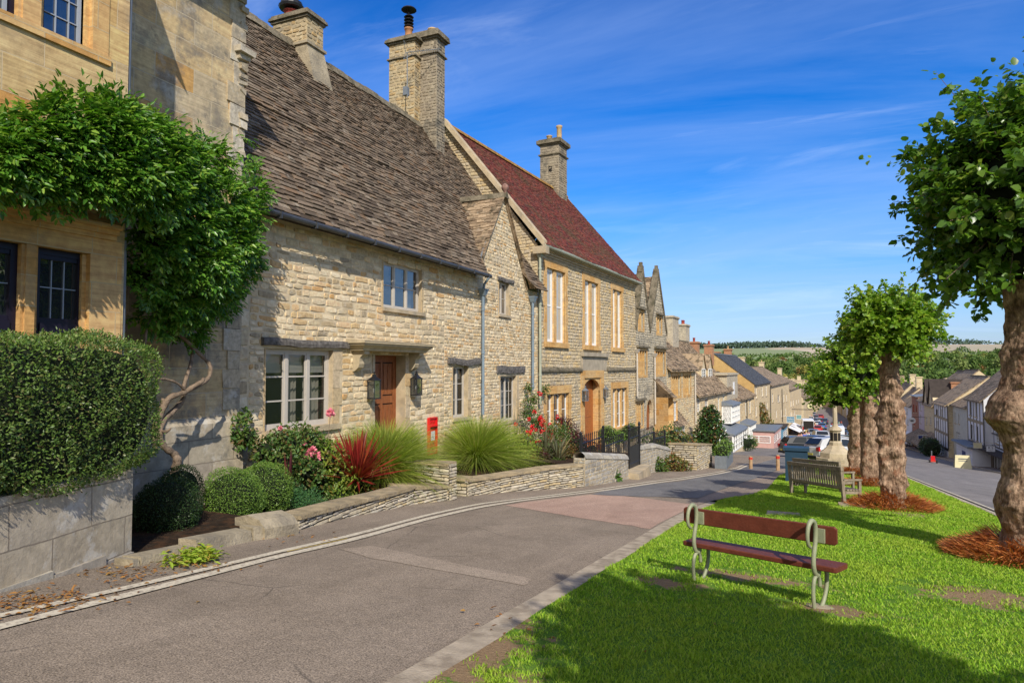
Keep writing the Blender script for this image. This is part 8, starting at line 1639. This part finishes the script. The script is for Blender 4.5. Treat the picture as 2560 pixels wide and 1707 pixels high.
for z in (.75, .58): m = MB(); m.box(p.x - .3, p.x + .3, p.y - .12, p.y - .10, p.z + z, p.z + z + .06); m.build('lettering', M_lead, H)
u, z = FR.hit(2280, 1051, 1.6); c_ = FR.P(u, 1.6, z); H = thing('round_sign', c_, 'round white hanging sign with a dark bird emblem', 'sign'); m = MB(); m.tube([c_, c_ + V((0, .06, 0))], .45, 20); m.build('disc', M_whr, H); m = MB(); m.face([c_ + V((x, -.02, z_)) for x, z_ in ((-.3, .1), (-.11, .04), (0, .15), (.11, .04), (.3, .1), (.11, -.15), (0, -.08), (-.11, -.15))]); m.build('emblem', M_black, H); m = MB(); m.tube([c_ + V((-.05, .03, .5)), c_ + V((1.6, .03, .5))], .03, 5); m.build('bracket', M_iron, H)
awning('pale canvas awning by the white house across the street', FR, 2270, 2290, 1076, .1, 2.6, 1.0, M_whr); 
for i, (x0, x1, y, lab) in enumerate(((2298, 2322, 1070, 'wide dark slate canopy sloping over the pavement'), (2326, 2350, 1078, 'second dark slate canopy nearer the camera'))): awning(lab, FR, x0, x1, y, .1, 2.4, 1.3, M_roofb, 'canopy')
p = G(2323, 1142) + V((.5, 1.5, .8)); bush('hedge', 'dark clipped hedge on the right-hand pavement', 'hedge', [(p, 1.1), (p + V((0, 1.5, 0)), 1.1), (p + V((0, 3, 0)), 1.0)], PL['dark_box_leaf'], 1800, .16, .1, 90)
d = ray(2025, 1015); c_ = d * 118; H = thing('street_clock', c_, 'round street clock with a yellow face projecting over the far pavement', 'clock'); m = MB(); m.tube([c_, c_ + V((0, .2, 0))], .55, 20); m.build('case', M_black, H); m = MB(); m.tube([c_ - V((0, .01, 0)), c_], .47, 20); fc = m.build('dial', m_plain('dial_cream', (.70, .66, .36), .5, .05), H)
m = MB(); m.tube([c_ - V((0, .03, 0)), c_ + V((.12, -.03, .22))], .025, 4); m.build('hour_hand', M_black, fc); m = MB(); m.tube([c_ - V((0, .035, 0)), c_ + V((-.05, -.035, .38))], .018, 4); m.build('minute_hand', M_black, fc)
for k in range(12): t = k * math.pi / 6; m = MB(); m.tube([c_ + V((math.sin(t) * .36, -.02, math.cos(t) * .36)), c_ + V((math.sin(t) * .43, -.02, math.cos(t) * .43))], .02, 4); m.build('numeral', M_black, fc)
m = MB(); m.tube([c_ + V((-3, .1, -.62)), c_ + V((.6, .1, -.62))], .06, 5); m.build('bracket', M_iron, H)
# ================================================================= cars
def paint_mat():
    b = NB('car_paint'); oi = b.n('ObjectInfo'); return b.out(oi.outputs['Color'], .28, .5, None, 0.)
M_paint = paint_mat(); M_tyre = m_plain('tyre', (.02, .02, .02), .8); M_alloy = m_plain('alloy', (.35, .36, .38), .35, .1, 5, .5); M_carg = m_glass('car_glass', (.015, .018, .02), refl=.05); M_lampr = m_plain('tail_lamp', (.45, .01, .01), .3, .1, 5, .5); M_lampw = m_plain('head_lamp', (.7, .7, .72), .2, .1, 5, .5); M_plate = m_plain('number_plate', (.65, .55, .10), .5, .05)
def make_car(name, label, kind, group='cars parked in the street'):
    H = thing(name, (0, 0, 0), label, kind, group); L, W = 2.15, .88; van = kind == 'van'
    low = [(-L, .35), (-L, .62), (-L + .05, .88), (-L + .15, .98), (-1.2, 1.0), (1.0, .95), (1.75, .82), (2.05, .68), (L, .5), (L - .02, .30)]; top = [(-L + .12, .98), (-L + .35, 1.38), (-1.3, 1.52), (-.2, 1.53), (.45, 1.42), (1.05, .96)] if not van else [(-L + .02, .98), (-L + .06, 1.95), (-1.5, 2.08), (.5, 2.08), (1.2, 1.8), (1.75, .95)]
    if van: low[5] = (1.6, .98)
    def loft(prof, secs, nm, mat, par, smooth=False):
        m = MB(); n = len(prof)
        for (x, s_, dz) in secs:
            for (y, z) in prof: m.v.append((x, y * s_, z + dz * (z > .7)))
        for i in range(len(secs) - 1):
            for k in range(n): a = i * n + k; b_ = i * n + (k + 1) % n; m.f.append((a, b_, b_ + n, a + n)); m.m.append(0)
        m.f.append(tuple(range(n))[::-1]); m.f.append(tuple((len(secs) - 1) * n + k for k in range(n))); m.m += [0, 0]; return m.build(nm, mat, par, smooth)
    body = loft([(y, z) for y, z in low] + [(1.7, .22), (-1.8, .22)], [(-W, .93, -.06), (-W + .06, .985, -.015), (-W * .5, 1, 0), (0, 1.01, .01), (W * .5, 1, 0), (W - .06, .985, -.015), (W, .93, -.06)], 'body', M_paint, H)
    w2 = W - .10; loft(top, [(-w2, 1, 0), (-w2 * .80, 1, .0), (w2 * .80, 1, .0), (w2, 1, 0)] if van else [(-w2, .97, -.02), (-w2 * .84, 1, 0), (w2 * .84, 1, 0), (w2, .97, -.02)], 'cabin', M_paint, body) if van else None
    if not van:
        tw = lambda z: 1 - .14 * max(0, (z - .98) / .55); g = MB(); n = len(top)
        for (x, q) in ((-w2, 0), (-w2 * .84, 1), (w2 * .84, 1), (w2, 0)):
            for (y, z) in top: g.v.append((x * tw(z), y, z - .015 * (1 - q)))
        for i in range(3):
            for k in range(n): a = i * n + k; b_ = i * n + (k + 1) % n; g.f.append((a, b_, b_ + n, a + n)); g.m.append(0)
        g.f.append(tuple(range(n))[::-1]); g.f.append(tuple(3 * n + k for k in range(n))); g.m += [0, 0]; g.build('body_cabin', M_paint, body)
        for s_ in (-1, 1):
            for q in (((-1.62, 1.04), (-.62, 1.04), (-.62, 1.44), (-1.33, 1.44)), ((-.54, 1.04), (.80, 1.04), (.42, 1.36), (-.20, 1.44), (-.54, 1.44))): m = MB(); m.face([(s_ * (w2 * tw(z) + .012), y, z) for y, z in q]); m.build('window', M_carg, H)
        for (ya, za, yb, zb_), nm in (((-2.02, 1.08, -1.72, 1.42), 'rear_window'), ((.98, 1.04, .52, 1.40), 'windscreen')):
            d = -.03 if ya < 0 else .03; m = MB(); m.face([(-w2 * tw(za) * .86, ya + d, za + .02), (w2 * tw(za) * .86, ya + d, za + .02), (w2 * tw(zb_) * .84, yb + d, zb_ + .02), (-w2 * tw(zb_) * .84, yb + d, zb_ + .02)]); m.build(nm, M_carg, H)
    else:
        for s_ in (-1, 1): m = MB(); m.box(min(s_ * (w2 - .0), s_ * (w2 + .01)), max(s_ * w2, s_ * (w2 + .01)), .55, 1.35, 1.15, 1.65); m.build('window', M_carg, H)
        m = MB(); m.hexa([(x, y, z) for (y, z) in ((1.74, 1.0),) for x in (-.7, .7)] + [(x, 1.25, 1.76) for x in (.7, -.7)] + [(x, 1.80, 1.02) for x in (-.7, .7)] + [(x, 1.30, 1.80) for x in (.7, -.7)]); m.build('windscreen', M_carg, H)
    for sx in (-1, 1):
        for y in (-1.32, 1.32):
            m = MB(); m.tube([(sx * (W - .20), y, .31), (sx * (W + .01), y, .31)], .31, 16); wh = m.build('wheel', M_tyre, H); m = MB(); m.tube([(sx * (W + .005), y, .31), (sx * (W + .02), y, .31)], .20, 10); m.build('rim', M_alloy, wh)
        m = MB(); a, c = sx * (W - .30), sx * (W - .04); m.box(min(a, c), max(a, c), -L - .015, -L + .1, .70, .93 if not van else 1.1); m.build('tail_light', M_lampr, H); m = MB(); m.box(min(a, c), max(a, c), L - .16, L - .01, .58, .70); m.build('headlight', M_lampw, H)
        m = MB(); a, c = sx * (W - .02), sx * (W + .14); m.box(min(a, c), max(a, c), .75, .85, .95, 1.07); m.build('mirror', M_black, H)
    for y, c in ((-L - .02, M_plate), (L + .01, M_white)): m = MB(); m.box(-.26, .26, y - .01, y + .01, .45, .56); m.build('number_plate', c, H)
    m = MB(); m.box(-.7, .7, -L - .025, -L + .1, .28, .42); m.build('bumper', M_tyre, H); return H
car = make_car('parked_car', 'x', 'car'); van = make_car('parked_van', 'white van parked on the far side of the memorial', 'van', 'vans in the street')
CARS = [(2030, 1145, -70, (.012, .013, .015), 1.0, 'black estate car with red tail lamps parked nearest the blue bin'), (2062, 1128, -50, (.02, .035, .09), 1, 'dark blue car just beyond the black estate car'), (2050, 1108, 8, (.42, .43, .44), 1.1, 'silver off-roader behind the dark blue car'), (2031, 1096, 6, (.16, .19, .22), 1, 'grey blue car left of the silver off-roader'), (2042, 1083, 4, (.45, .03, .02), 1, 'bright red car in the middle of the parked rows'),
        (2108, 1160, -55, (.5, .5, .5), 1, 'pale silver car right of the memorial, nearest to the camera'), (2112, 1142, -52, (.05, .07, .12), 1, 'navy car right of the memorial, second from the camera'), (2104, 1130, -50, (.55, .55, .55), 1, 'white car right of the memorial behind the navy one'), (2118, 1122, -48, (.10, .13, .13), 1, 'dark green-grey car close to the slim lime trunk'), (2122, 1100, 2, (.04, .05, .07), 1, 'black car on the right under the far lime crown'), (2130, 1108, 2, (.12, .15, .2), 1, 'slate blue car on the right beside the far lime trunk'), (2114, 1090, 2, (.3, .3, .32), 1, 'grey car at the right-hand kerb'),
        (2030, 1072, 0, (.5, .22, .03), 1, 'small orange car beyond the red one'), (2044, 1068, 2, (.55, .55, .56), 1, 'small white car beyond the red one'), (2055, 1074, 2, (.05, .12, .3), 1, 'mid blue car beside the memorial shaft'), (2037, 1060, 0, (.06, .09, .14), 1, 'dark car in the distant row, left'), (2048, 1058, 0, (.3, .32, .34), 1, 'grey car in the distant row, middle'), (2062, 1060, 0, (.03, .05, .1), 1, 'navy car in the distant row, right'), (2027, 1054, 0, (.6, .6, .6), 1, 'white car far down the left kerb'), (2040, 1050, 0, (.1, .1, .12), 1, 'blackish car far down the street'), (2052, 1048, 0, (.35, .04, .03), 1, 'dull red car far down the street'), (2022, 1046, 0, (.55, .02, .02), 1, 'red car at the far left kerb by the clock'), (2034, 1042, 0, (.2, .22, .25), 1, 'grey car near the far end of the street'), (2098, 1078, 0, (.25, .3, .36), 1, 'pale blue car far along the right kerb'), (2088, 1068, 0, (.05, .05, .06), 1, 'black car far along the right kerb')]
def slope(o, p): s_ = (gz(p.x, p.y + 1) - gz(p.x, p.y - 1)) / 2; o.rotation_mode = 'XYZ'; a = o.rotation_euler.z; o.rotation_euler = (math.atan(s_) * math.cos(a), -math.atan(s_) * math.sin(a), a)
for i, (x, y, an, colr, sc_, lab) in enumerate(CARS):
    p = G(x, y) + V((0, 1.2, 0)); p.z = gz(p.x, p.y); pc_ = (*colr, 1)
    if i == 0:
        o = car; o.location = p; o.rotation_euler.z = math.radians(an); o['label'] = lab
        for c in bpy.data.objects:
            if c.parent == o or (c.parent and c.parent.parent == o): c.color = pc_
    else:
        o = dup(car, p, math.radians(an), lab, sc_)
        for c in bpy.data.objects:
            if c.parent == o or (c.parent and c.parent.parent == o): c.color = pc_
    slope(o, p)
p = G(2094, 1106) + V((0, 1.5, 0)); p.z = gz(p.x, p.y); van.location = p; van.scale = (1.1, 1.15, 1.1)
for c in bpy.data.objects:
    if c.parent == van or (c.parent and c.parent.parent == van): c.color = (.75, .75, .75, 1)
p = G(2019, 1084); tp = p; o = dup(van, p, math.radians(4), 'pale box truck with its rear open near the shop awnings', (1.2, 1.2, 1.35))
for c in bpy.data.objects:
    if c.parent == o or (c.parent and c.parent.parent == o): c.color = (.7, .7, .7, 1)
m = MB(); m.face([(-.72, -2.2, .75), (.72, -2.2, .75), (.72, -2.13, 1.88), (-.72, -2.13, 1.88)]); d = m.build('dark_rear_panel', M_room); d.parent = o  # flat dark panel painted for the shade inside the open box
# ================================================================= people
def make_person():
    H = thing('person', (0, 0, 0), 'x', 'person', 'people on the pavements'); V_ = [(0, 0, .95), (0, 0, 1.15), (0, .01, 1.38), (0, .01, 1.50), (0, .02, 1.60), (0, .02, 1.70), (.09, 0, .88), (.11, .04, .48), (.11, -.02, .06), (.11, .10, .03), (-.09, 0, .88), (-.11, -.03, .48), (-.11, -.10, .08), (-.11, .02, .03), (.18, 0, 1.40), (.25, -.02, 1.14), (.25, .08, .92), (.25, .11, .84), (-.18, 0, 1.40), (-.25, .02, 1.14), (-.26, .05, .90), (-.26, .07, .82)]
    E_ = [(0, 1), (1, 2), (2, 3), (3, 4), (4, 5), (0, 6), (6, 7), (7, 8), (8, 9), (0, 10), (10, 11), (11, 12), (12, 13), (2, 14), (14, 15), (15, 16), (16, 17), (2, 18), (18, 19), (19, 20), (20, 21)]
    Rr = [.15, .14, .15, .06, .10, .09, .10, .07, .045, .04, .10, .07, .045, .04, .07, .045, .035, .03, .07, .045, .035, .03]
    def sk(nm, vs, es, rad, mat, par):
        me = bpy.data.meshes.new(nm); me.from_pydata(vs, es, []); me.materials.append(mat); o = bpy.data.objects.new(nm, me); COL.objects.link(o); o.parent = par; md = o.modifiers.new('skin', 'SKIN')
        for i, q in enumerate(me.skin_vertices[0].data if me.skin_vertices else []): q.radius = (rad[i], rad[i] * .8); q.use_root = i == 0
        o.modifiers.new('sub', 'SUBSURF').levels = 1; return o
    try: bpy.data.meshes
    except Exception: pass
    import bmesh
    def sk2(nm, vs, es, rad, mat, par):
        bm = bmesh.new(); ly = bm.verts.layers.skin.verify(); bv = [bm.verts.new(v) for v in vs]
        for i, v in enumerate(bv): v[ly].radius = (rad[i], rad[i] * .8); v[ly].use_root = (i == 0)
        for a, c in es: bm.edges.new((bv[a], bv[c]))
        me = bpy.data.meshes.new(nm); bm.to_mesh(me); bm.free(); me.materials.append(mat); o = bpy.data.objects.new(nm, me); COL.objects.link(o); o.parent = par; o.modifiers.new('skin', 'SKIN'); sb = o.modifiers.new('sub', 'SUBSURF'); sb.levels = 1; sb.render_levels = 1; return o
    sk2('body', V_, E_, Rr, m_plain('skin', (.45, .25, .17), .6, .1), H)
    sk2('shirt', [V_[1], V_[2], V_[14], V_[15], V_[18], V_[19]], [(0, 1), (1, 2), (2, 3), (1, 4), (4, 5)], [.16, .17, .085, .055, .085, .055], M_paint2, H)
    sk2('trousers', [V_[0], V_[6], V_[7], V_[8], V_[10], V_[11], V_[12]], [(0, 1), (1, 2), (2, 3), (0, 4), (4, 5), (5, 6)], [.165, .115, .085, .06, .115, .085, .06], m_plain('denim', (.03, .04, .08), .8), H)
    m = MB(); m.lathe((0, .005, 1.58), [(.09, 0), (.105, .08), (.09, .16), (.04, .20), (.005, .21)], 8); m.build('hair', m_plain('brown_hair', (.06, .035, .02), .8), H, True); return H
b = NB('shirt_cloth'); M_paint2 = b.out(b.n('ObjectInfo').outputs['Color'], .85, .2)
per = make_person(); PEO = [(2012, 1118, (.1, .15, .5), 'blue shirt', 'beside the nearest parked car'), (2004, 1120, (.6, .35, .3), 'pink top', 'by the shop door'), (2020, 1112, (.6, .6, .62), 'white shirt', 'among the shoppers on the left'), (1998, 1126, (.5, .1, .05), 'red top', 'standing by the left shop wall'), (2008, 1108, (.08, .08, .09), 'black jacket', 'below the black awning'), (2299, 1128, (.65, .65, .68), 'white top', 'on the right-hand pavement by the dark sign'), (2290, 1122, (.3, .15, .35), 'purple top', 'under the pale awning on the right'), (2272, 1118, (.6, .45, .5), 'pale pink top', 'near the white house on the right'), (2098, 1070, (.05, .35, .3), 'teal jacket', 'walking far down the right pavement'), (2103, 1068, (.5, .05, .05), 'red jacket', 'walking far down the right pavement beside the other'), (2016, 1100, (.3, .3, .1), 'olive top', 'behind the group on the left pavement')]
for i, (x, y, colr, cl, wh) in enumerate(PEO):
    p = G(x, y); o = per if i == 0 else dup(per, p, i * 1.3, None); o.location = p; o['label'] = 'person in %s %s' % (cl, wh)
    for c in bpy.data.objects:
        if c.parent == o and c.name.startswith('shirt'): c.color = (*colr, 1)
p = G(2331, 1156); H = thing('mobility_scooter', p, 'small red scooter at the kerb on the right of the street', 'scooter'); m = MB(); m.box(p.x - .2, p.x + .2, p.y - .5, p.y + .4, p.z + .12, p.z + .25); m.build('deck', M_redr, H); m = MB(); m.box(p.x - .16, p.x + .16, p.y - .4, p.y - .1, p.z + .25, p.z + .62); m.build('seat', M_redp, H); m = MB(); m.tube([p + V((0, .45, .3)), p + V((0, .3, 1.0))], .05, 6); m.build('steering_column', M_lead, H)
for q in ((-.28, -.45), (.28, -.45), (0, .45)): m = MB(); m.tube([p + V((q[0] - .05, q[1], .15)), p + V((q[0] + .05, q[1], .15))], .15, 10); m.build('wheel', M_tyre, H)
# ================================================================= trees of the valley
def far_leaf(name, cols): return m_leaf(name, cols, .15, .7, .1)
MT = [far_leaf('oak_green', [(.06, .11, .03), (.09, .15, .035), (.12, .19, .045), (.05, .09, .028)]), far_leaf('ash_green', [(.12, .17, .05), (.16, .21, .06), (.20, .25, .08)]), far_leaf('autumn_rust', [(.22, .11, .04), (.28, .15, .05), (.16, .10, .04), (.12, .12, .04)]), far_leaf('willow_grey', [(.20, .24, .15), (.26, .30, .20), (.16, .20, .12)]), far_leaf('autumn_gold', [(.24, .22, .05), (.30, .26, .06), (.18, .20, .05), (.14, .17, .05)])]
KN = ['mid green broadleaf tree standing in the valley beyond the town', 'pale green tree standing in the valley beyond the town', 'rusty brown autumn tree standing in the valley beyond the town', 'grey green willow standing in the valley beyond the town', 'golden green tree standing in the valley beyond the town']
def far_tree(k, seed):
    H = thing('valley_tree', (0, 0, 0), KN[k], 'tree', 'trees of one kind, %s' % ['mid green', 'pale green', 'rusty', 'grey green', 'golden'][k]); r = rs(seed); n = 620; bl = [(r.uniform(-2.4, 2.4), r.uniform(-2.4, 2.4), r.uniform(4, 11), r.uniform(2.2, 3.6)) for _ in range(9)]; w_ = r.randint(0, 9, n); d = rdir(r, n); C = np.array([bl[q][:3] for q in w_]) + d * (np.array([bl[q][3] for q in w_]) * (.75 + .3 * r.rand(n)))[:, None] * np.array([1, 1, .8])
    co, fa = rhomb_arrays(C, rdir(r, n), unit(d + rdir(r, n) * .6), .9 + .8 * r.rand(n), .7 + .6 * r.rand(n)); np_mesh('crown', co, fa, MT[k], H); m = MB(); m.tube([(0, 0, -1), (0, 0, 7)], [.45, .2], 6); m.build('trunk', M_vine, H); return H
protos = [far_tree(k, 100 + k) for k in range(5)]; used = set(); r = rs(55); placed = 0
while placed < 285:
    y = 235 + 1040 * r.rand() ** 1.35; px_ = r.uniform(1690, 2640); d = ray(px_, 900); x = d.x / d.y * y
    if y < 520 and px_ < 1800 or y < 420 and px_ < 2150 or y < 340 and px_ < 2290: continue
    k = r.choice(5, p=[.42, .24, .10, .08, .16]); k = 3 if (2450 < px_ < 2545 and y < 600 and r.rand() < .6) else k; z = far_z(x, y); s_ = r.uniform(.8, 1.5) * (.7 if y < 340 else 1.0 if y < 600 else 1.35)
    o = protos[k] if k not in used else dup(protos[k], (x, y, z)); used.add(k); o.location = (x, y, z - .5); o.rotation_euler.z = r.rand() * 6.28; o.scale = (s_, s_, s_ * r.uniform(.85, 1.15)); placed += 1
# wooded ridge and far hedgerows: one mass each
def wood(name, label, pts, size, mat, seed):
    r = rs(seed); C = []; 
    for (xa, ya, xb, yb, n, h, sp) in pts:
        for i in range(n): t = r.rand(); x = xa + (xb - xa) * t + r.normal() * sp; y = ya + (yb - ya) * t + r.normal() * sp; C.append((x, y, far_z(x, y) + h * r.rand() ** .6 * (.8 + .4 * noise.noise(V((x * .02, y * .02, 0))))))
    C = np.array(C); n = len(C); co, fa = rhomb_arrays(C, rdir(r, n), rdir(r, n), size * (.7 + .8 * r.rand(n)), size * (.6 + .6 * r.rand(n))); o = np_mesh(name, co, fa, mat); tag(o, label, 'woodland'); o['kind'] = 'stuff'
M_ridge = far_leaf('ridge_wood', [(.06, .10, .075), (.08, .125, .09), (.10, .145, .10)])  # bluish green: distance haze put into the leaf colour
wood('woodland', 'long dark wood along the distant ridge', [(-620, 3000, -20, 3040, 5200, 26, 26), (-20, 3050, 60, 3080, 300, 14, 20), (420, 3120, 640, 3160, 700, 26, 14), (200, 3080, 700, 3100, 260, 12, 16)], 8, M_ridge, 1)
wood('woodland', 'hedgerows and copses across the distant fields', [(-160, 1450, 700, 1500, 1500, 9, 14), (-250, 1900, 200, 1850, 500, 9, 8), (-100, 1500, -30, 1950, 300, 9, 8), (150, 1700, 700, 1800, 2600, 14, 50), (120, 1300, 650, 1350, 3000, 12, 60), (-150, 1250, 200, 1300, 1200, 12, 30), (350, 2150, 800, 2200, 900, 16, 30), (-30, 2300, 500, 2300, 300, 8, 6)], 5.5, MT[0], 2)
wood('woodland', 'dense mixed wood filling the valley floor behind the houses', [(-120, 480, 260, 480, 4200, 11, 22), (-160, 640, 320, 640, 4200, 13, 30), (-170, 850, 420, 850, 4200, 15, 50), (-150, 1050, 500, 1050, 4000, 16, 60)], 2.6, MT[1], 3)
for i, (x, y, s_) in enumerate(((1812, 895, 1.6), (1722, 893, 1.6), (2058, 893, 1.2))):
    d = ray(x, y); yy_ = 2050; p = d * (yy_ / d.y); o = dup(protos[0], (p.x, p.y, far_z(p.x, p.y)), 0, ['lone round tree in the field left of the lime crown', 'dark tree clump in the field above the chimneys', 'small dark tree in the pale field under the far ridge'][i], s_)
